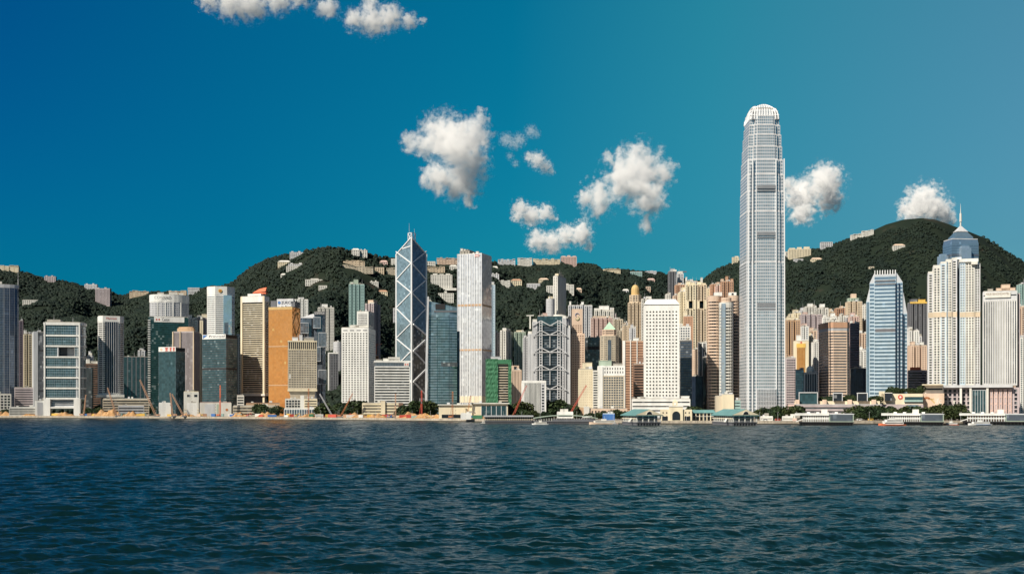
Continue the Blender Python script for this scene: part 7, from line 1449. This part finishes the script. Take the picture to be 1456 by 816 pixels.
zt = gz(570.5, 1395); grove('on the mall terrace', 1165, 1252, 12, 1398, 9, zt - 3, 6); grove('on the mall roof before the tapered tower', 1262, 1312, 6, 1415, 8, gz(559.5, 1395), 4)
r_ = np.random.default_rng(11)
n_ = 125000
px_ = r_.uniform(-60, 1520, n_); yy_ = r_.uniform(2085, 3420, n_)
keep_ = r_.random(n_) < (yy_ / 3420)
Rr_ = np.interp(px_, RDIST[:, 0], RDIST[:, 1]); keep_ &= yy_ < Rr_ + 25
px_, yy_ = px_[keep_], yy_[keep_]
X_ = (px_ - 728) / F * yy_; Z_ = ground(X_, yy_)
bare = fbm(X_ / 90 + 5, yy_ / 90, 77, 4)
right_ = np.clip((px_ - 1120) / 150, 0, 1)
ok_ = bare < (.78 - .25 * right_)
ok_ &= Z_ > 6
for (cx_, cy_, rr_) in FOOT:
    if cy_ > 1950:
        dx_ = np.abs(X_ - cx_); ok_ &= ~((dx_ < rr_ + 2) & (yy_ < cy_ + rr_) & (yy_ > cy_ - rr_ - 1))
X_, Y_, Z_ = X_[ok_], yy_[ok_], Z_[ok_]; k_ = len(X_)
rad_ = r_.uniform(2.9, 5.6, k_) * np.clip(1.1 - right_[ok_] * .3, .6, 1.1)
g_ = .5 * fbm(X_ / 45, Y_ / 45, 91, 3)[:, None] + .5 * fbm(X_ / 160, Y_ / 200, 95, 2)[:, None] + r_.normal(0, .10, (k_, 1))
c0 = np.array([.006, .015, .011]); c1 = np.array([.016, .027, .016])
col_ = c0 + (c1 - c0) * np.clip((g_ - .25) * 1.8, 0, 1.3)
forest(np.stack([X_, Y_, Z_ + rad_ * .35], -1), rad_, col_, 'forest', 'dense dark green forest covering the hills behind the towers', crown_protos(1, 14, 2, cut=-.1))

# thin foam lines left by a passing boat
rf = np.random.default_rng(9)
for n, (x0, x1, py) in enumerate(((1338, 1452, 623), (1345, 1372, 640))):
    D = H * F / (py - YH); mb = MB()
    for k in range(150):
        x = gx(rf.uniform(x0, x1), D); y = D + rf.normal(0, .7) + 4 * sin(x * .05); s_ = rf.uniform(.15, .55)
        mb.add([(x + s_ * 2.2 * cos(a) * rf.uniform(.6, 1.2), y + s_ * sin(a), .34) for a in np.linspace(0, 2 * pi, 8)[:7]], [tuple(range(7))])
    tag(mb.build('foam', 'white'), 'thin white wake foam on the water', kind='stuff')

# street lamps on the quay
lamp = tag(empty('street_lamp', (0, 0, 0)), 'thin grey street lamp standing along the seawall', 'street lamp', 'street lamps along the seawall')
MB().tube((0, 0, 0), (0, 0, 9), .14, .09, 6).build('pole', 'lgrey', lamp); MB().bar((0, 0, 9), (0, -1.6, 9.4), .14).build('arm', 'lgrey', lamp); MB().box(-.3, .3, -2.2, -1.4, 9.3, 9.55).build('lamp_head', 'offwhite', lamp)
for i, px in enumerate(np.arange(14, 1450, 26)):
    D = float(np.interp(px, COAST[:, 0], COAST[:, 1])) + 6; o = lamp if i == 0 else copy_tree(lamp); o.location = (gx(px, D), D, ZL)
